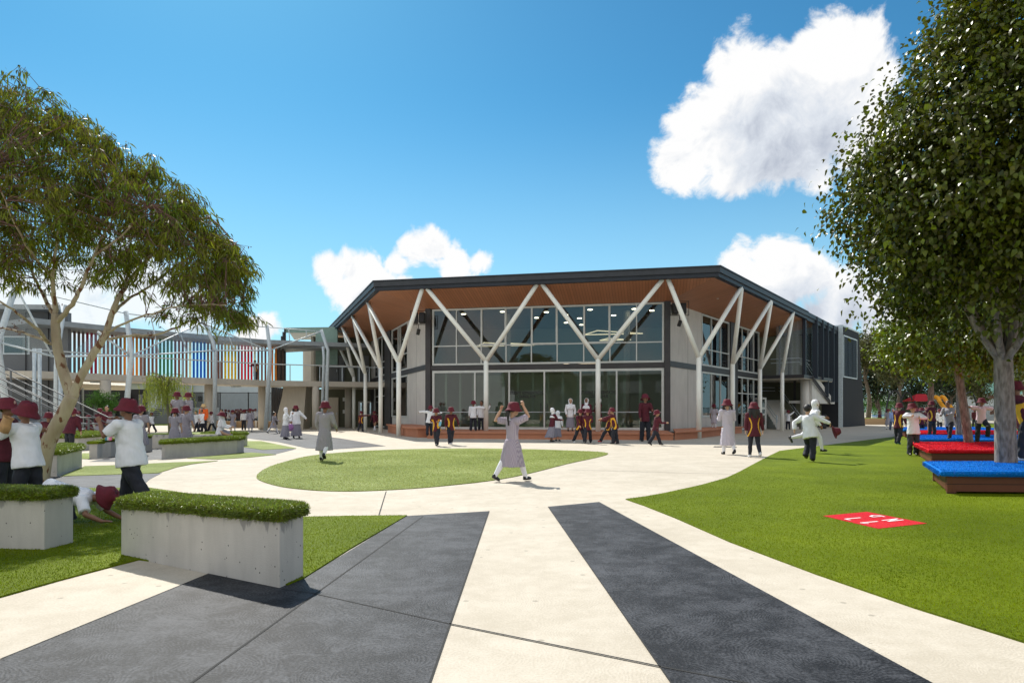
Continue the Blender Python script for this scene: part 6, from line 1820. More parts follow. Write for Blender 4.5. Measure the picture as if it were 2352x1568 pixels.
def person(px, Y, z0, H, face, outfit, pose, label, group=None, skin=None, hat=True, hair=None, vox=.0105, shoe=None, name='person', fat=1.0, eyes=None, cat='person', lift=0.0, sole=False, X=None):
    pcount[0] += 1; i = pcount[0]; sd = i
    s = H / 1.37
    near = vox < .008
    X = xat(px, Y) if X is None else X
    root = thing(name, (X, Y, z0), label, cat, group, R(face))
    g = pose.get
    lean = R(g('lean', 3)); side = R(g('side', 0))
    u = V3(math.sin(side), math.sin(lean), math.cos(lean)).normalized()
    TM = rot_from(u, (0, 1, 0) if abs(u.y) < .9 else (0, 0, -1))
    tw = R(g('twist', 0)); TM = TM @ Matrix.Rotation(tw, 3, 'Z')
    def leg(sgn, a, k, ab=3):
        a, k, ab = R(a), R(k), R(ab)
        hip = TM @ V3(sgn * .068, 0, -.02) * s if g('hips_follow') else V3(sgn * .068, 0, -.02) * s
        d1 = V3(sgn * math.sin(ab), math.sin(a), -math.cos(a)).normalized()
        d2 = V3(sgn * math.sin(ab) * .6, math.sin(a - k), -math.cos(a - k)).normalized()
        knee = hip + d1 * .315 * s; ank = knee + d2 * .30 * s
        return hip, knee, ank, a - k
    LL = leg(-1, *g('L', (4, 2))); RL = leg(1, *g('R', (-3, 3)))
    def footmat(l, fp=None):
        p = fp if fp is not None else (min(0, l[3]) * .75 if l[3] < 0 else 0)
        return Matrix.Rotation(p, 3, 'X'), p
    fL, pL = footmat(LL, g('footL')); fR, pR = footmat(RL, g('footR'))
    low = min((l[2] + f @ V3(0, yy, -.055) * s).z for l, f in ((LL, fL), (RL, fR)) for yy in (-.03, .13))
    P = V3(0, 0, -low + lift + g('dz', 0))
    if 'pelvis' in pose: P = V3(*pose['pelvis'])
    LL = [q + P for q in LL[:3]]; RL = [q + P for q in RL[:3]]
    T = lambda x, y, z: P + TM @ (V3(x, y, z) * s)
    hp, hy, hr = R(g('hp', 0)), R(g('hy', 0)), R(g('hr', 0))
    HM = (TM if g('headfollow') else Matrix.Rotation(-lean * .4, 3, 'X')) @ Matrix.Rotation(hy, 3, 'Z') @ Matrix.Rotation(-hp, 3, 'X') @ Matrix.Rotation(hr, 3, 'Y')
    nb = T(0, .0, .435); HC = nb + HM @ (V3(0, .012, .145) * s)
    Hd = lambda x, y, z: HC + HM @ (V3(x, y, z) * s)
    def arm(sgn, up_, fo):
        sh = T(sgn * .145 * fat, 0, .385)
        e = sh + V3(*up_).normalized() * .205 * s; w = e + V3(*fo).normalized() * .19 * s
        return sh, e, w, V3(*fo).normalized()
    aL = arm(-1, g('aL', (-.22, .05, -1)), g('fL', (-.08, .22, -1)))
    aR = arm(1, g('aR', (.22, .05, -1)), g('fR', (.08, .22, -1)))
    sk = skin or SK[i % 3]
    # --- body: one continuous surface
    b = MB()
    b.ell(T(0, 0, .02), V3(.105 * fat, .078 * fat, .09) * s, TM); b.ell(T(0, .0, .16), V3(.10 * fat, .075 * fat, .14) * s, TM); b.ell(T(0, -.005, .30), V3(.116 * fat, .080 * fat, .11) * s, TM)
    b.tube([aL[0], aR[0]], .045 * s, 10)
    b.tube([T(0, -.005, .38), Hd(0, -.018, -.07)], .043 * s, 12)
    b.ell(Hd(0, -.008, .02), V3(.079, .095, .098) * s, HM, 18, 12); b.ell(Hd(0, .016, -.045), V3(.060, .068, .066) * s, HM, 14, 9)
    b.ell(Hd(0, .091, -.014), V3(.013, .020, .022) * s, HM, 8, 6)
    for sg in (-1, 1): b.ell(Hd(sg * .080, -.008, -.01), V3(.012, .022, .030) * s, HM, 8, 6)
    for l in (LL, RL): b.tube([l[0] + V3(0, 0, .04) * s, l[0].lerp(l[1], .4), l[1], l[1].lerp(l[2], .35), l[2], l[2] - V3(0, 0, .03) * s], [q * s * (fat ** .4 if j < 2 else 1) for j, q in enumerate((.074, .066, .050, .047, .030, .030))], 12)
    fr_ = .0068 if near else .0092
    for sg, a, key in ((-1, aL, 'hL'), (1, aR, 'hR')):
        b.tube([a[0], a[0].lerp(a[1], .5), a[1], a[1].lerp(a[2], .5), a[2], a[2] + a[3] * .02 * s], [q * s for q in (.043, .038, .032, .030, .023, .022)], 10)
        w = a[2]; d = a[3]
        # palm frame: y along the forearm, z = palm normal
        pn = V3(*g(key, (0, 0, 0)))
        if pn.length < .1: pn = V3(-sg * 1.0, 0, 0.02)
        HMx = rot_from(pn, d)
        hp_ = lambda x, y, z: w + HMx @ (V3(x, y, z) * s)
        b.ell(hp_(0, .048, 0), V3(.031, .042, .0145) * s, HMx, 10, 7)
        curl = g('curl', .45)
        for j, (fx, L) in enumerate(((-.0245, .040), (-.0085, .048), (.0075, .052), (.0235, .047))):
            fx = fx * (-sg)
            p0 = hp_(fx, .070, 0); a1 = curl * .6; a2 = curl * 1.5; a3 = curl * 2.3
            p1 = p0 + HMx @ (V3(fx * .25, math.cos(a1), math.sin(a1)) * L * .42 * s); p2 = p1 + HMx @ (V3(0, math.cos(a2), math.sin(a2)) * L * .33 * s); p3 = p2 + HMx @ (V3(0, math.cos(a3), math.sin(a3)) * L * .25 * s)
            b.tube([hp_(fx * .8, .045, 0), p0, p1, p2, p3], [fr_ * 1.15, fr_ * 1.1, fr_, fr_ * .95, fr_ * .85], 7)
        tx = .028 * sg
        b.tube([hp_(tx * .5, .022, .002), hp_(tx * 1.25, .045, .010), hp_(tx * 1.55, .066, .018)], [fr_ * 1.4, fr_ * 1.15, fr_ * .95], 7)
    link_mesh('body', voxel(b, vox if near else max(vox, .0095), 'body'), sk, root, local=True)
    def add(mb, nm, m, **k):
        o = mb.build(nm, m, root, smooth=True, local=True); return o
    def cloth(mb, nm, mats, wr=.0022, cl=None):
        return link_mesh(nm, voxel(mb, max(vox, .009), nm, wr * s, sd, cl), mats, root, local=True)
    # --- legs
    legs = outfit.get('legs', 'trousers'); lm = outfit.get('lm', NAVY)
    if legs == 'trousers':
        m = MB(); m.lathe([(0, -.09), (.10, -.08), (.120, 0), (.114, .09), (.104, .11), (0, .11)], 20, T(0, 0, 0), TM @ Matrix.Diagonal((s * fat, s * fat, s)), sy=.76)
        wd = outfit.get('wide', 1.0); tr_ = (.078, .080, .070, .066, .064) if wd > .95 else (.105, .098, .077, .074, .050)
        for l in (LL, RL): m.tube([l[0] + V3(0, 0, .03) * s, l[0].lerp(l[1], .45), l[1], l[1].lerp(l[2], .5), l[2] + (l[2] - l[1]).normalized() * .025 * s], [q * s * wd * (fat ** .45 if j < 2 else fat ** .2) for j, q in enumerate(tr_)], 14)
        cloth(m, 'trousers', lm, .0045 if wd > .95 else .002)
    elif legs == 'tights':
        m = MB()
        for l in (LL, RL): m.tube([l[0], l[0].lerp(l[1], .4), l[1], l[1].lerp(l[2], .35), l[2], l[2] - V3(0, 0, .025) * s], [q * s * 1.06 for q in (.078, .068, .053, .050, .034, .034)], 12)
        cloth(m, 'tights', lm, .0004)
    elif legs == 'socks':
        m = MB()
        for l in (LL, RL): m.tube([l[1].lerp(l[2], .12), l[1].lerp(l[2], .4), l[2], l[2] - V3(0, 0, .025) * s], [q * s * 1.07 for q in (.050, .047, .034, .034)], 12)
        cloth(m, 'socks', TIGHT, .0004)
    # --- shoes
    sm = shoe or (SHOE if i % 4 else SHOE)
    for l, f in ((LL, fL), (RL, fR)):
        m = MB(); m.ell((0, 0, 0), V3(.040, .098, .040) * s, n=14, m=9); m.ell((0, -.05 * s, .022 * s), V3(.034, .044, .042) * s, n=12, m=8)
        m.v = [(x, y, max(z, -.022 * s)) for x, y, z in m.v]
        m.v = [tuple(l[2] + f @ (V3(x, y + .042 * s, z - .03 * s))) for x, y, z in m.v]
        so = m.build('shoe', sm, root, smooth=True, local=True)
    # --- torso clothing
    top = outfit.get('top', 'shirt'); tm = outfit.get('tm', WHITE); sl = outfit.get('sleeve', 'long'); hem = outfit.get('hem', -.10)
    m = MB(); puff = outfit.get('puff', 1.0)
    D3 = Matrix.Diagonal((s * fat * puff, s * fat * puff, s))
    if top in ('shirt', 'polo', 'sweater'):
        m.lathe([(0, hem), (.154, hem), (.154, hem + .04), (.136, .06), (.128, .14), (.130, .24), (.136, .32), (.122, .385), (.075, .425), (0, .44)], 22, T(0, 0, 0), TM @ D3, sy=.84)
    else:
        m.lathe([(0, .02), (.122, .03), (.120, .14), (.126, .24), (.132, .32), (.118, .385), (.072, .425), (0, .44)], 22, T(0, 0, 0), TM @ D3, sy=.77)
    m.tube([aL[0], aR[0]], .064 * s, 12)
    for a in (aL, aR): m.ell(a[0], .069 * s * puff)
    for a in (aL, aR):
        if sl == 'long': m.tube([a[0], a[0].lerp(a[1], .5), a[1], a[1].lerp(a[2], .55), a[2]], [q * s * puff for q in (.064, .056, .047, .043, .034)], 12)
        else: m.tube([a[0], a[0].lerp(a[1], .45), a[0].lerp(a[1], .82)], [q * s * puff for q in (.066, .064, .061)], 12)
    if top == 'dress':
        hl = outfit.get('len', .40); flare = outfit.get('flare', .21)
        up_ = V3(0, 0, 1); w0 = T(0, 0, .06); kn = (LL[1] + RL[1]) / 2; hc = V3(kn.x, kn.y, P.z - hl * s) if 'pelvis' not in pose else kn
        n = 44; rings = []
        base_ = len(m.v)
        for q in range(9):
            t = q / 8; c = w0.lerp(hc, t); r = (.122 + (flare - .122) * t ** .7) * s * fat
            for k in range(n):
                a_ = 2 * PI * k / n; rr_ = r * (1 + .055 * t * math.sin(a_ * 11 + sd) + .03 * t * math.sin(a_ * 4 + sd * 2))
                m.v.append((c.x + rr_ * math.cos(a_), c.y + rr_ * .92 * math.sin(a_), c.z))
        for q in range(8):
            for k in range(n): m.f.append((base_ + q * n + k, base_ + (q + 1) * n + k, base_ + (q + 1) * n + (k + 1) % n, base_ + q * n + (k + 1) % n)); m.mi.append(0)
        m.f.append(tuple(base_ + k for k in range(n))); m.mi.append(0); m.f.append(tuple(base_ + 8 * n + k for k in range(n - 1, -1, -1))); m.mi.append(0)
    cl = None; mats = [tm]
    if top == 'polo':
        mats = [tm, YELLOW]; Ti = (TM.inverted() @ Matrix.Diagonal((1 / s,) * 3)); Tn = np.array(Ti); Pn_ = np.array(P); wide = outfit.get('panel', 0)
        def cl(c, Tn=Tn, Pn_=Pn_, wide=wide):
            q = (c - Pn_) @ Tn.T; x = np.abs(q[:, 0]); z = q[:, 2]
            cen = .082 + .55 * np.maximum(0, np.abs(z - .12) - .04) ** 1.3
            return ((np.abs(x - cen) < .013 + wide) & (z > hem) & (z < .31)).astype(int)
    cloth(m, {'dress': 'dress', 'polo': 'polo_shirt', 'sweater': 'jumper'}.get(top, 'shirt'), mats, .0026 if top != 'polo' else .0015, cl)
    if outfit.get('collar'):
        m = MB(); m.lathe([(.052, .40), (.098, .385), (.100, .392), (.056, .425), (.052, .40)], 20, T(0, 0, 0), TM @ D3, sy=.85); add(m, 'collar', WHITE)
    # --- long skirt
    if outfit.get('skirt'):
        hl = outfit.get('slen', .60); m = MB(); n = 56; w0 = T(0, 0, .08); hc = (LL[2] + RL[2]) / 2; hc.z = P.z - hl * s
        sway = V3(*g('sway', (0, 0, 0))); base_ = 0; fl_ = outfit.get('flare', .21)
        if g('seated'):
            kn = (LL[1] + RL[1]) / 2; an = (LL[2] + RL[2]) / 2
            m.tube([T(0, -.02, -.02), P.lerp(kn, .5), kn], [.13 * s, .125 * s, .115 * s], 16); m.tube([kn, kn.lerp(an, .5), an + V3(0, 0, .04)], [.115 * s, .12 * s, .13 * s], 16)
        else:
            for q in range(12):
                t = q / 11; c = w0.lerp(hc, t) + sway * t * t; r = (.105 + (fl_ - .105) * t ** .75) * s * fat
                for k in range(n):
                    a_ = 2 * PI * k / n; rr_ = r * (1 + .07 * t * math.sin(a_ * 12 + sd + t * .6) + .04 * t * math.sin(a_ * 5 + sd * 2))
                    m.v.append((c.x + rr_ * math.cos(a_), c.y + rr_ * .82 * math.sin(a_), c.z + (.012 * math.sin(a_ * 3 + sd) if q == 11 else 0)))
            for q in range(11):
                for k in range(n): m.f.append((q * n + k, (q + 1) * n + k, (q + 1) * n + (k + 1) % n, q * n + (k + 1) % n)); m.mi.append(0)
            m.f.append(tuple(range(n))); m.mi.append(0); m.f.append(tuple(11 * n + k for k in range(n - 1, -1, -1))); m.mi.append(0)
        cloth(m, 'skirt', outfit.get('sm', GREYD), .001)
    # --- head gear
    if outfit.get('hijab'):
        m = MB(); m.ell(Hd(0, -.030, .012), V3(.098, .100, .118) * s, HM, 18, 12); m.ell(Hd(0, -.01, -.075), V3(.080, .078, .055) * s, HM)
        cape = outfit.get('cape', .12)
        m.lathe([(0, .44), (.070, .44), (.105, .40), (.160, .34), (.172, .385 - cape), (0, .385 - cape)], 20, T(0, .004, 0), TM @ Matrix.Diagonal((s, s, s)), sy=.80)
        m.tube([T(0, 0, .40), Hd(0, -.02, -.05)], .078 * s, 14)
        cloth(m, 'headscarf', outfit.get('hm', WHITE), .0025)
    else:
        hr_ = hair or 'short'
        m = MB(); m.ell(Hd(0, -.022, .032), V3(.088, .096, .100) * s, HM, 18, 12)
        if hr_ == 'long':
            m.tube([Hd(0, -.06, .0), Hd(0, -.095, -.09), T(0, -.095, .30)], [.075 * s, .082 * s, .05 * s], 12); 
            for sg in (-1, 1): m.tube([Hd(sg * .05, -.05, 0), Hd(sg * .095, -.05, -.10), T(sg * .11, -.07, .31)], [.05 * s, .05 * s, .03 * s], 10)
        elif hr_ == 'tail': m.tube([Hd(0, -.10, .0), Hd(0.02, -.135, -.06), T(.03, -.12, .30)], [.032 * s, .038 * s, .012 * s], 10)
        elif hr_ == 'pigtails':
            for sg in (-1, 1): m.tube([Hd(sg * .07, -.05, -.03), Hd(sg * .115, -.04, -.08), T(sg * .12, .0, .30)], [.03 * s, .030 * s, .014 * s], 10)
        elif hr_ == 'curly': 
            for k in range(16): 
                a_ = 2 * PI * k / 16; m.ell(Hd(.085 * math.cos(a_), -.04 + .05 * math.sin(a_), .02 + .06 * math.sin(a_ * 3)), .048 * s, n=8, m=6)
        link_mesh('hair', voxel(m, max(vox, .009), 'hair', .0022 * s if hr_ != 'short' else .0008, sd), HAIR, root, local=True)
        if hat:
            m = MB(); HX = HM @ Matrix.Rotation(R(g('hattilt', 4)), 3, 'X')
            c0 = Hd(0, -.012, .045)
            prof = [(0, .085), (.050, .084), (.080, .074), (.097, .030), (.106, -.018), (.128, -.046), (.150, -.068), (.148, -.073), (.125, -.053), (.101, -.024), (.088, .0), (0, .03)]
            n = 28; st0 = len(m.v)
            for (r, z) in prof:
                for k in range(n):
                    a_ = 2 * PI * k / n; wv = (max(0, r - .11) / .055) * .012 * math.sin(a_ * 3 + sd) + (.004 * math.sin(a_ * 5 + sd) if z > .02 else 0)
                    m.v.append(tuple(c0 + HX @ (V3(r * math.cos(a_), r * 1.07 * math.sin(a_), z + wv) * s * 1.0)))
            for q in range(len(prof) - 1):
                for k in range(n): m.f.append((q * n + k, (q + 1) * n + k, (q + 1) * n + (k + 1) % n, q * n + (k + 1) % n)); m.mi.append(0)
            add(m, 'bucket_hat', outfit.get('hatm', HATM))
            if outfit.get('badge'):
                m = MB(); m.ell(c0 + HX @ (V3(.02, .104, .02) * s), V3(.022, .006, .022) * s, HX, 10, 6); add(m, 'hat_badge', mat('badge', (.5, .3, .25), .6))
    # --- face
    if eyes is None: eyes = abs(((face + math.degrees(hy)) % 360) - 180) < 100 and Y < 36
    if eyes:
        for sg in (-1, 1):
            m = MB(); m.ell(Hd(sg * .030, .082, .010), V3(.013, .006, .008) * s, HM, 8, 6); add(m, 'eye', EYE)
        m = MB(); m.ell(Hd(0, .080, -.052), V3(.022, .008, .007) * s, HM, 8, 6); add(m, 'mouth', LIP)
    root['i'] = i
    return root

W = dict(top='shirt', tm=WHITE); WS = dict(top='shirt', tm=WHITE, sleeve='short', collar=True)
PO = dict(top='polo', tm=MAROON, hem=-.13); POS = dict(top='polo', tm=MAROON, sleeve='short', hem=-.13)
SW = dict(top='sweater', tm=MAROON)
DR = dict(top='dress', tm=GREY, sleeve='short', legs='tights', lm=TIGHT, collar=True); DRL = dict(DR, sleeve='long', len=.46)
HJ = dict(top='shirt', tm=WHITE, hijab=True, skirt=True, legs='none'); HJM = dict(HJ, tm=MAROON, top='sweater')
walkL = dict(L=(26, 8), R=(-20, 14), lean=6, aL=(-.15, -.45, -1), fL=(0, -.1, -1), aR=(.15, .45, -1), fR=(0, .8, -1))
walkR = dict(L=(-20, 14), R=(26, 8), lean=6, aR=(.15, -.45, -1), fR=(0, -.1, -1), aL=(-.15, .45, -1), fL=(0, .8, -1))
stand = dict(L=(3, 4), R=(-2, 2))
stand2 = dict(L=(-3, 2, 5), R=(8, 14, 6), lean=2, aL=(-.25, .1, -1), fL=(.1, .5, -1))

# the foreground group on the left
person(10, 8.5, 0, 1.34, -80, dict(SW, badge=True), dict(stand, aR=(.3, .5, -.8), fR=(-.1, 1, .5), aL=(-.3, .5, -.8), fL=(0, 1, .3), curl=.9), 'child in maroon jumper and badge hat cut by the left edge of the photo', skin=SK[1], vox=.0065)
person(64, 7.75, 0, 1.29, 82, WS, dict(L=(6, 4), R=(-6, 4), lean=8, aR=(.2, .55, -.85), fR=(.05, 1, -.12), aL=(-.3, .7, -.55), fL=(.1, .55, .9), hp=-22, curl=.7, hR=(0, 0, 1)), 'boy in white short-sleeved shirt eating from a paper bag behind the left planter', skin=SK[1], vox=.0065, fat=1.22)
person(301, 8.45, 0, 1.36, 84, dict(WS, wide=1.15, hem=-.14), dict(L=(-22, 14), R=(17, 4), lean=7, aL=(-.25, .75, -.75), fL=(.35, .55, .95), aR=(.25, .75, -.75), fR=(-.35, .6, .95), hp=-8, curl=1.0), 'big boy in white shirt and navy trousers walking with his hands at his mouth', skin=SK[1], vox=.0065, fat=1.32)
# crawling boy
person(222, 7.25, 0.02, 1.25, -86, WS, dict(pelvis=(0, -.42, .34), lean=104, L=(25, 115), R=(20, 112), aL=(-.25, .5, -.8), fL=(.1, 1, -.5), aR=(.5, .45, -.7), fR=(.0, .95, -.4), headfollow=True, hp=-30, hL=(0, 0, -1), hR=(0, 0, -1), curl=.15, footL=0, footR=0), 'boy in white shirt crawling on the turf behind the left planter', skin=SK[1], vox=.0065)
# paper bag and bottles
def bag(loc, label):
    t = thing('paper_bag', loc, label, 'paper bag'); mb = MB(); n = 18
    for q, (r, z) in enumerate(((.03, -.09), (.055, -.08), (.06, 0), (.05, .07), (.058, .10))):
        for k in range(n):
            a_ = 2 * PI * k / n; rr_ = r * (1 + .14 * math.sin(a_ * 5 + q)); mb.v.append((rr_ * math.cos(a_), rr_ * .6 * math.sin(a_), z))
    for q in range(4):
        for k in range(n): mb.f.append((q * n + k, q * n + (k + 1) % n, (q + 1) * n + (k + 1) % n, (q + 1) * n + k)); mb.mi.append(0)
    mb.f.append(tuple(range(n - 1, -1, -1))); mb.mi.append(0)
    o = mb.build('bag', mat('kraft', (.50, .30, .14), .8, var=.15, vscale=20), t, smooth=True, local=True); t.rotation_euler = (R(10), R(28), 0)
bag((xat(21, 7.55), 7.5, 1.05), 'crumpled brown paper bag held to the mouth of the boy at the left')
bl = [((245, 20.0), (.02, .22, .30), (.75, .78, .78), .27, 'teal patterned drink bottle, left of the three on the planter'), ((249.5, 20.1), (.6, .6, .62), (.3, .05, .05), .25, 'clear drink bottle between the teal and the pink one'), ((253.5, 20.0), (.85, .25, .38), (.9, .9, .9), .29, 'pink drink bottle, right of the three on the planter')]
for (pp, c1, c2, h, lab) in bl:
    x, y = xat(pp[0], 17.6), 17.6
    t = thing('drink_bottle', (x, y, .46), lab, 'bottle', 'drink bottles on the planter'); mb = MB(); mb.lathe([(0, 0), (.037, 0), (.038, .02), (.038, h * .68), (.026, h * .76), (0, h * .76)], 16); mb.build('bottle_body', mat('bottle', c1, .3), t, smooth=True, local=True)
    mb = MB(); mb.lathe([(0, h * .74), (.03, h * .74), (.03, h * .92), (0, h * .92)], 12); mb.tube([(-.02, 0, h * .9), (-.02, 0, h), (.02, 0, h), (.02, 0, h * .9)], .006, 6); mb.build('lid', mat('lid', c2, .4), t, smooth=True, local=True)

# the girl in the centre and the girl on the turf island
person(1176, 11.75, 0, 1.37, -48, dict(DR, len=.40, flare=.225, tm=MAUVE), dict(L=(-24, 12), R=(24, 4), lean=2, aL=(-.6, -.8, .02), fL=(.35, .42, 1), aR=(.3, .8, .35), fR=(-.35, -.35, 1), hp=6, hy=-10, curl=.8), 'girl in grey checked dress and white tights striding across the paving, hands at her hat', hair='tail', skin=SK[2], vox=.0065)
person(746, 16.5, .02, 1.40, -6, dict(DRL, len=.45, flare=.20, puff=1.12), dict(L=(2, 3), R=(-14, 34), lean=2, aL=(-.35, .12, -1), fL=(.05, .55, -.8), aR=(.35, .12, -1), fR=(.02, .75, -.7), hy=5), 'girl in long grey checked dress seen from behind on the turf island', hair='short', skin=SK[1], vox=.008)
# the pair at the right and the two running ones
person(1671, 19.2, 0, 1.52, 4, dict(DRL, tm=LILAC, len=.46, flare=.19, puff=1.1), dict(L=(2, 2), R=(-10, 22), aL=(-.25, .2, -1), fL=(.3, 1, .2), aR=(.25, .2, -1), fR=(-.2, 1, .1)), 'taller girl in pale lilac checked dress walking towards the hall', hair='pigtails', skin=SK[2], vox=.0085)
person(1732, 17.9, 0, 1.42, -6, dict(PO, wide=.70, hem=-.16, puff=1.08), dict(L=(5, 2), R=(-10, 26), aL=(-.2, .05, -1), fL=(-.05, .1, -1), aR=(.22, .1, -1), fR=(.25, .1, -1)), 'girl in maroon polo with yellow stripes and black leggings walking towards the hall', hair='long', shoe=SHOEW, skin=SK[2], vox=.0085)
person(1860, 16.2, .02, 1.33, -40, dict(W, puff=1.15, hem=-.14, wide=1.1), dict(L=(28, 60), R=(-4, 14), lean=10, side=-10, aL=(-.9, -.3, -.6), fL=(.2, -.5, -1), aR=(.85, .3, -.45), fR=(.8, .2, -.35), hp=-6), 'bareheaded boy in white shirt and black trousers running with a hat in his hand', hat=False, skin=SK[2], vox=.0085)
person(1866, 19.6, 0, 1.52, -88, dict(top='shirt', tm=WHITE, hijab=True, cape=.2, legs='tights', lm=TIGHT, hem=-.28), dict(L=(-48, 30), R=(30, 20), lean=10, aL=(-.1, .7, -.6), fL=(0, 1, -.1), aR=(.2, -.3, -1), fR=(0, .4, -.6), lift=.05), 'child in white headscarf and white tights running behind the bareheaded boy', skin=SK[1], lift=.06)
def held_hat(loc, rot, label):
    t = thing('bucket_hat', loc, label, 'hat'); mb = MB(); mb.lathe([(0, .085), (.06, .084), (.09, .03), (.10, -.02), (.16, -.06), (.158, -.065), (.09, -.02), (0, .0)], 24, sy=.75)
    mb.build('hat_body', HATM, t, smooth=True, local=True); t.rotation_euler = rot
held_hat((xat(1922, 16.1), 16.1, .73), (R(30), R(70), R(20)), 'maroon hat swinging from the running boy\'s hand')
held_hat((xat(1886, 20.3), 20.2, .93), (R(60), R(10), R(60)), 'maroon hat held by the child in the white headscarf')

# in front of the hall, left to right
G1 = 'children playing in front of the hall'
person(986, 28.6, .18, 1.26, 8, dict(W), dict(L=(-12, 12), R=(2, 4), lean=0, side=8, aL=(-1, .05, .06), fL=(-1, .1, -.05), aR=(1, .1, 0), fR=(1, .2, .0)), 'boy in white shirt leaping with both arms stretched out beside the seat wall', G1, skin=SK[1])
person(1003, 23.9, 0, 1.31, 168, dict(POS, panel=.02), dict(walkL, aL=(-.2, .3, -.8), fL=(.3, 1, .1), aR=(.2, .3, -.8), fR=(-.4, 1, .0)), 'boy in maroon and yellow polo with a blue bottle near the left columns', G1)
person(1035, 24.6, 0, 1.36, 200, dict(PO, panel=.012), dict(walkR, aL=(-.5, .1, -.8)), 'boy in maroon polo walking right behind the one with the blue bottle', G1, shoe=SHOEW)
t = thing('drink_bottle', (xat(1010, 23.6), 23.55, .72), 'pale blue bottle in the hands of the boy in maroon polo', 'bottle'); mb = MB(); mb.lathe([(0, 0), (.04, 0), (.042, .14), (.02, .2), (0, .2)], 14); mb.build('bottle_body', mat('blue_bottle', (.15, .5, .8), .2), t, smooth=True, local=True); t.rotation_euler = (R(35), R(20), 0)
mb = MB(); mb.lathe([(0, .19), (.024, .19), (.024, .235), (0, .235)], 12); mb.build('lid', SHOEW, t, smooth=True, local=True)
person(1087, 32.35, .29, 1.40, -10, dict(W), dict(L=(-3, 2, 5), R=(4, 4, 5), aL=(-.2, .05, -1), fL=(-.1, .1, -1), aR=(1, .15, -.05), fR=(1, .1, -.12)), 'boy in white shirt on the plinth with one arm out to the white column', G1, skin=SK[1])
person(1105, 33.4, .29, 1.42, 175, dict(W, sleeve='long'), dict(L=(2, 2), R=(-2, 4), side=-4, aL=(-.8, .1, -.3), fL=(-.4, .1, .9), aR=(.2, .05, -1), fR=(.1, .2, -1), hy=-20), 'boy in white shirt leaning against the white column on the plinth', G1, skin=SK[1], hat=False, hair='short')
person(1268, 27.0, 0, 1.33, -70, dict(HJM, cape=.10, slen=.52, flare=.24), dict(L=(4, 2), R=(-6, 4), lean=8, hp=-12, aL=(-.1, .6, -.8), fL=(.1, .9, -.1), aR=(.1, .6, -.8), fR=(-.1, .9, -.1), sway=(0, -.08, 0)), 'girl in white headscarf, maroon jumper and long grey skirt looking down at her hands', G1)
person(1281, 27.7, 0, 1.22, -30, dict(HJ, slen=.5, flare=.19), dict(stand, aL=(-.1, .4, -.9), fL=(.1, .9, .1)), 'child in white scarf half hidden behind the girl in maroon jumper', G1)
person(1310, 32.0, .29, 1.50, 180, dict(HJ, cape=.14, slen=.55, flare=.20), dict(stand, aL=(-.3, .1, -1), fL=(.15, .35, -1), aR=(.3, .1, -1), fR=(-.15, .35, -1)), 'girl in white headscarf and long grey skirt standing square to the camera on the plinth', G1, skin=SK[2])
person(1347, 31.8, .29, 1.52, 165, dict(HJM, cape=.13, skirt=None, legs='trousers'), dict(stand, hp=-15), 'girl in white headscarf and maroon jumper standing on the plinth behind two polo shirts', G1)
person(1331, 26.0, 0, 1.29, -150, dict(PO, panel=.006), dict(walkL, aL=(-.1, .3, -.8), fL=(.2, 1, .3)), 'child in maroon polo, left of the two marching side by side', G1, shoe=SHOEW, hair='tail')
person(1350, 25.7, 0, 1.30, 170, dict(PO, panel=.006), dict(walkR, aL=(-.1, .3, -.8), fL=(.4, 1, .1)), 'child in maroon polo, right of the two marching side by side', G1, hair='tail')
person(1375, 32.2, .29, 1.52, 120, dict(SW, hijab=True, cape=.05, tm=MAROON), dict(L=(6, 2), R=(-4, 4), aR=(.1, .2, -1), fR=(-.1, .9, -.3), aL=(-.1, .2, -1), fL=(.1, .9, -.3), hp=-10), 'child with white head covering and maroon jumper standing on the plinth facing left', G1, shoe=SHOEW)
person(1412, 25.1, 0, 1.32, 65, dict(PO, panel=.008), dict(L=(5, 3), R=(-5, 5), lean=12, aL=(-.1, 1, -.3), fL=(.2, 1, -.2), aR=(.1, .95, -.4), fR=(-.1, 1, -.1)), 'child in maroon polo pushing forward with both arms', G1)
person(1397, 25.8, 0, 1.24, 75, dict(PO), dict(L=(35, 12), R=(-22, 8), lean=-14, aL=(-.1, .8, -.3), fL=(0, 1, 0), aR=(.2, .6, -.4), fR=(0, 1, 0)), 'child in maroon polo and red shoes leaning back, pulled by the next one', G1, shoe=SHOER, hair='tail')
person(1482, 27.4, 0, 1.86, 185, dict(SW), dict(L=(4, 2), R=(-4, 2), aL=(-.3, .3, -.9), fL=(.3, .9, .1), aR=(.2, .1, -1), fR=(0, .3, -1), hp=-12), 'tall person in maroon jumper and hat standing before the right end of the window', G1, fat=.92)
person(1506, 24.4, 0, 1.27, -80, dict(SW, hem=-.12), dict(L=(24, 6), R=(-24, 10), lean=10, aL=(-.1, .5, -.9), fL=(0, 1, 0), aR=(.1, .5, -.9), fR=(0, 1, 0), hp=-14), 'boy in maroon jumper striding right beside the tall person', G1)
person(1640, 36.5, .22, 1.36, -35, dict(DR, tm=LILAC, len=.34, flare=.18), dict(stand, lean=-4), 'girl in pale dress leaning on the window sill on the right side of the hall', G1, skin=SK[1])
person(1810, 45.6, 0, 1.27, -40, dict(W), dict(L=(-4, 3), R=(6, 4), lean=8, aR=(.5, .6, .5), fR=(.3, .8, .5), aL=(-.4, .7, .1), fL=(.3, .9, .2)), 'boy in white shirt climbing up to the stair handrail under the balcony', G1, skin=SK[1])
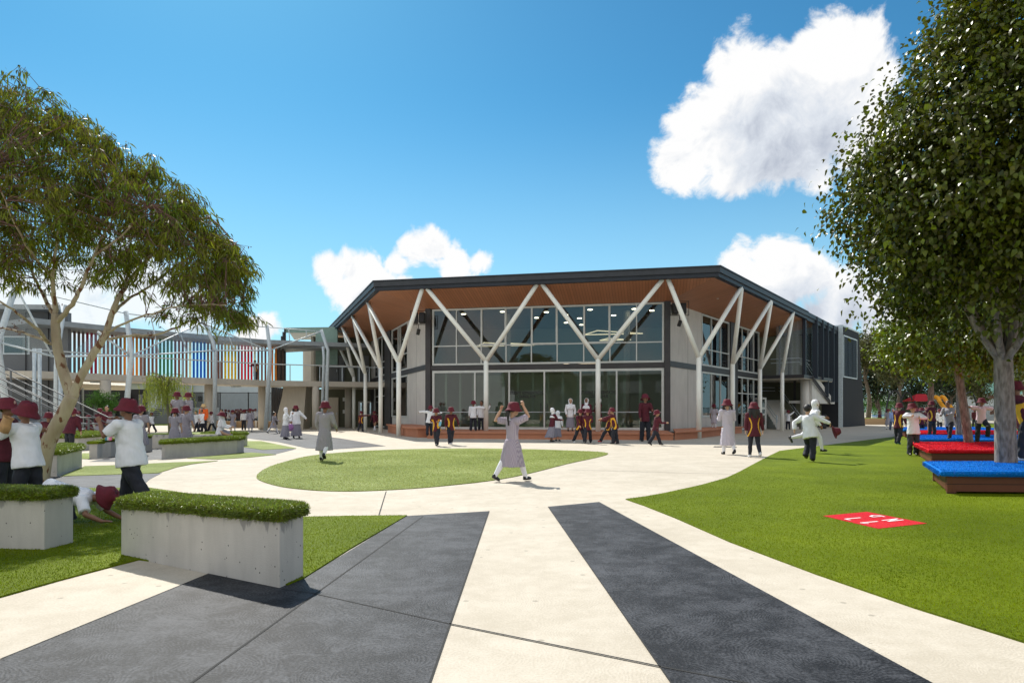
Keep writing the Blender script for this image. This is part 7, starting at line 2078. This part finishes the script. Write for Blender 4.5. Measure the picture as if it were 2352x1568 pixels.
# left of the hall
person(628, 37.4, 0, 1.22, -100, dict(DR, sleeve='long', len=.30, flare=.23), dict(L=(28, 8), R=(-30, 14), lean=8, aL=(-.1, .3, -.9), fL=(0, 1, -.3)), 'small girl with curly hair running in a short grey dress', None, hat=False, hair='curly', skin=SK[2])
person(656, 29.9, 0, 1.35, -60, dict(HJ, cape=.22, slen=.60, flare=.24), dict(L=(3, 2), R=(-5, 4), aR=(.2, .5, -.6), fR=(-.2, .6, 1), aL=(-.1, .3, -1), fL=(0, .6, -.4)), 'girl in white headscarf and long grey skirt with a hand at her face', None)
person(681, 30.9, 0, 1.45, -150, dict(HJ, hijab=None, cape=.2, slen=.60, flare=.24, puff=1.2), dict(L=(8, 2), R=(-10, 8), side=5, aL=(-.9, .2, -.8), fL=(-.7, .2, -.7), aR=(.3, .1, -1), fR=(.1, .3, -1)), 'girl in maroon hat, white cape and long grey skirt carrying a purple bag', None, hair='long')
t = thing('hand_bag', (xat(667, 30.4), 30.4, .50), 'small purple bag between the two girls in long skirts', 'bag'); mb = MB(); mb.ell((0, 0, 0), (.15, .07, .16), n=14, m=9); mb.tube([(-.08, 0, .12), (-.05, 0, .26), (.05, 0, .26), (.08, 0, .12)], .012, 6); mb.build('bag_body', mat('purple', (.32, .14, .36), .5), t, smooth=True, local=True)
person(829, 40.6, 0, 1.22, -20, dict(PO, panel=.008), dict(L=(-10, 20), R=(10, 4), lean=6, aR=(1, .2, .1), fR=(1, .2, 0), aL=(-.3, .1, -1)), 'child in maroon polo reaching out to the right beside a slim white column', None)
person(861, 42.5, 0, 1.24, 160, dict(SW, legs='socks'), dict(walkL), 'child in maroon top and pale shorts in the passage doorway', None, shoe=SHOEW)
# planters and girls in grey
G2 = 'girls in grey dresses round the willow'
person(408, 22.75, .45, 1.38, 175, dict(DR), dict(stand, aR=(.2, .2, -1), fR=(-.5, .8, .4)), 'girl in grey dress standing on the tree planter, left of the two up there', G2, skin=SK[1])
person(434, 22.85, .45, 1.36, 150, dict(DR, sleeve='long'), dict(stand), 'girl in grey dress standing on the tree planter, right of the two up there', G2)
person(401, 20.6, 0, 1.28, -8, dict(DR), dict(stand, aL=(-.2, .2, -1), fL=(.1, .3, -1)), 'girl with pigtails in grey dress between the planters, left of the pair seen from behind', G2, hair='pigtails', skin=SK[2])
person(427, 21.1, 0, 1.36, -20, dict(DR), dict(stand2, aR=(.35, .1, -1), fR=(.1, .3, -1)), 'girl in grey dress between the planters, right of the pair seen from behind', G2, hair='short', skin=SK[2])
person(323, 18.9, 0, 1.34, 6, dict(DR), dict(stand), 'girl in grey dress seen from behind past the big boy\'s shoulder', G2, hair='short')
person(505, 22.5, -.02, 1.30, -72, dict(HJ, hijab=True, cape=.2, hat=None), dict(pelvis=(0, 0, .56), lean=12, L=(78, 76), R=(72, 70), aL=(-.2, .5, -.9), fL=(.2, .9, -.2), aR=(.2, .2, -1), fR=(-.2, .9, -.3), hp=-14, seated=True), 'girl in white scarf and grey skirt seated on the end of a planter bench', None, skin=SK[2])
t = thing('bucket_hat', (xat(509, 22.4), 22.42, 1.115), 'maroon hat on the head of the seated girl in white scarf', 'hat'); mb = MB(); mb.lathe([(0, .085), (.06, .084), (.10, .03), (.12, -.02), (.17, -.06), (.168, -.065), (.12, -.025), (0, .0)], 24); mb.build('hat_body', HATM, t, smooth=True, local=True); t.rotation_euler = (R(-6), R(10), 0)
G3 = 'children walking under and beyond the footbridge'
person(349, 39.2, 0, 1.14, 70, dict(W), dict(walkL), 'small boy in white shirt walking left beyond the willow', G3)
person(452, 38.6, 0, 1.26, 150, dict(W, sleeve='short'), dict(walkL), 'boy in white shirt, left of the two in front of the orange vest', G3, hat=False)
person(464, 38.2, 0, 1.32, 160, dict(W), dict(walkR), 'boy in white shirt, right of the two in front of the orange vest', G3, hat=False)
person(468, 40.5, 0, 1.62, 185, dict(top='sweater', tm=ORANGE, puff=1.15, hatm=mat('straw', (.72, .50, .24), .8)), dict(stand), 'adult in orange high-visibility top and straw hat', G3, skin=SK[2])
person(535, 41.5, 0, 1.27, 175, dict(DR), dict(stand2, aR=(.2, .3, -1), fR=(-.3, .9, .6)), 'girl in grey dress with one hand at her chin by the timber seat wall', G3)
person(560, 44.5, 0, 1.30, 10, dict(W, hem=.0), dict(stand), 'child in white shirt seen from behind, leaning at the seat wall', G3)
person(575, 40.6, 0, 1.36, 190, dict(DRL), dict(stand), 'girl in long grey dress standing beside the round concrete column', G3)
person(510, 43, 0, 1.33, 160, dict(SW, tm=WHITE), dict(stand), 'bareheaded boy standing behind the seated girl', G3, hat=False)
person(487, 41, 0, 1.2, 120, dict(W), dict(walkR), 'small child partly hidden by the leaning post', G3)
G4 = 'distant crowd on the far turf'
cr = [(519, 58, 1.35, 'sw'), (526, 57.5, 1.3, 'w'), (542, 59, 1.36, 'sw'), (548, 58, 1.3, 'sw'), (553, 60, 1.4, 'sw'), (558, 58.5, 1.28, 'sw'), (564, 57.6, 1.35, 'po'), (569, 60, 1.36, 'sw'), (581, 57.8, 1.35, 'w'), (587, 59, 1.4, 'w'), (546, 61, 1.42, 'po'), (532, 60, 1.3, 'po'), (573, 58.2, 1.3, 'sw'), (538, 57.7, 1.2, 'sw')]
cr.sort(key=lambda q: (q[0] - 1176) * 1.0); ordn = {}
ORD = ['first', 'second', 'third', 'fourth', 'fifth', 'sixth', 'seventh', 'eighth']
for k, (px, Y, H, o) in enumerate(cr):
    ordn[o] = ordn.get(o, -1) + 1
    person(px, Y, .02, H, random.choice((170, 200, 10, 90)), {'sw': SW, 'w': W, 'po': PO}[o], (stand, stand2, walkL)[k % 3], 'distant child in %s, %s from the left of its kind in the far crowd' % ({'sw': 'maroon jumper', 'w': 'white shirt', 'po': 'maroon polo'}[o], ORD[ordn[o]]), G4, vox=.016, eyes=False)
person(587, 46.0, DZ, 1.36, 172, dict(POS, panel=.004), dict(L=(6, 2), R=(-4, 4), lean=10, aL=(-.7, .5, -.5), fL=(.4, .8, .1), aR=(.7, .5, -.5), fR=(-.4, .8, .1)), 'boy in dark polo leaning on the footbridge rail before the red slats', None, hat=False)
# in the shade on the left
G5 = 'children in the shade by the stairs'
for k, (px, Y, H, fc, o, po_, lab, z) in enumerate(((111, 16, 1.16, 20, SW, stand, 'child with red hat behind the gum tree trunk', 0), (160, 19.5, 1.30, -10, dict(SW, puff=1.2), dict(stand, lean=22, hp=-20), 'child in maroon jumper bending over beside the gum tree', 0),
      (209, 31, 1.25, 100, SW, dict(pelvis=(0, 0, .42), L=(80, 80), R=(75, 75), lean=14), 'child in maroon seated on the left end of the shaded bench', 0), (229, 30, 1.32, 20, dict(SW, skirt=True, legs='none'), dict(stand), 'girl in maroon jumper and grey skirt standing in the shade', 0),
      (246, 31.5, 1.45, 190, SW, stand, 'bareheaded boy in maroon jumper standing before the concrete column', 0), (181, 34, 1.2, 180, SW, stand, 'small child in maroon behind the pale picnic table', 0), (254, 28.5, 1.05, 170, dict(DR), stand, 'small girl in blue-grey dress beside the bareheaded boy', 0))):
    person(px, Y, z, H, fc, o, po_, lab, G5, hat=(k not in (4,)))
# right side, round the platforms
G6 = 'children round the coloured platforms'
person(2064, 24.7, .02, 1.46, -62, dict(PO, panel=.014, hem=-.16), dict(L=(4, 2), R=(-10, 12), lean=4, aL=(-.1, .1, -1), fL=(0, .5, -1)), 'child in maroon polo with yellow side panel standing at the turf edge', G6, shoe=mat('blue_shoe', (.02, .12, .35), .5))
person(2098, 18.3, .02, 1.37, 165, dict(W, puff=1.05, lm=mat('charcoal_cloth', (.045, .048, .055), .8), hem=-.13), dict(L=(-4, 14), R=(2, 3), lean=-4, aR=(.4, .55, -.15), fR=(-.8, .5, .1), aL=(-.4, .6, -.3), fL=(.9, .35, .05), hr=8), 'boy in white shirt with arms crossed high, on the turf before the red platform', G6, skin=SK[2], vox=.0085)
person(2141, 24.9, .36, 1.20, 12, dict(POS, panel=.008), dict(stand, aL=(-.5, .2, -.8), fL=(.6, .4, .4)), 'child in maroon polo seen from behind on the second blue platform', G6, skin=SK[1])
person(2181, 21.2, .35, 1.20, 125, dict(top='shirt', tm=SWEAT, puff=1.15, hem=-.2), dict(walkL, lean=14, aL=(-.2, .6, -.7), fL=(.5, .9, -.2), aR=(.2, .5, -.8), fR=(-.3, .9, -.2)), 'bareheaded child in grey top hurrying along behind the red platform', G6, hat=False, skin=SK[1])
person(2253, 20.3, .30, 1.28, 165, dict(WS, tm=PINK, wide=1.05), dict(L=(55, 75, 8), R=(0, 3), lean=6, aR=(.9, .2, .1), fR=(.8, .3, .4), aL=(-.9, .1, -.2), fL=(-.6, .2, -.5), footL=0), 'boy in pale pink shirt stepping up onto the red platform', G6, skin=SK[1])
person(2352, 12.0, .35, 1.38, 70, dict(POS, panel=.018), dict(L=(10, 8), R=(-25, 35), lean=14, aL=(-.3, .9, .15), fL=(.3, 1, .0), aR=(.3, .3, -.8), fR=(.2, .9, -.2), curl=.6, hL=(.3, 0, -.2)), 'child in maroon polo at the right edge with a hand on the nearest trunk', G6, skin=SK[1], vox=.007, shoe=SHOEW)
G7 = 'children far off near the dark hedge'
person(2050, 44, 0, 1.40, 160, dict(HJ, hm=mat('blue_scarf', (.30, .42, .72), .7), tm=mat('blue_top', (.25, .36, .62), .7), skirt=None, legs='trousers', cape=.3, lm=mat('blue_trousers', (.10, .15, .28), .7)), dict(walkL), 'child in pale blue headscarf walking near the dark end block', G7)
person(2040, 46, 0, 1.35, 150, dict(DR), stand, 'child in grey-blue uniform beside the blue headscarf', G7)
person(2022, 68.5, 0, 1.4, 90, SW, dict(pelvis=(0, 0, .5), L=(80, 80), R=(75, 75), lean=14), 'child in maroon seated at the left end of the blue picnic table', G7, vox=.014)
person(2037, 71.5, 0, 1.4, 180, W, stand, 'child in pale shirt standing behind the blue picnic table', G7, vox=.014)
person(2116, 33, 0, 1.36, 175, PO, stand2, 'child in maroon polo between the platforms and the playground', G7, vox=.012)
person(2108, 36, 0, 1.36, 120, W, walkL, 'child in white shirt beyond the farthest blue platform', G7, vox=.012)
person(2128, 40, 0, 1.42, 200, SW, stand, 'child in maroon jumper under the red playground roof', G7, vox=.012)
person(2158, 42, 0, 1.36, 150, W, walkR, 'child in white shirt below the yellow slide tubes', G7, vox=.012)
person(2238, 52, 0, 1.4, 180, SW, stand, 'child in maroon by the sports court', G7, vox=.014)
person(2192, 46, 0, 1.36, 90, PO, walkL, 'child in maroon polo running by the sports court', G7, vox=.012)
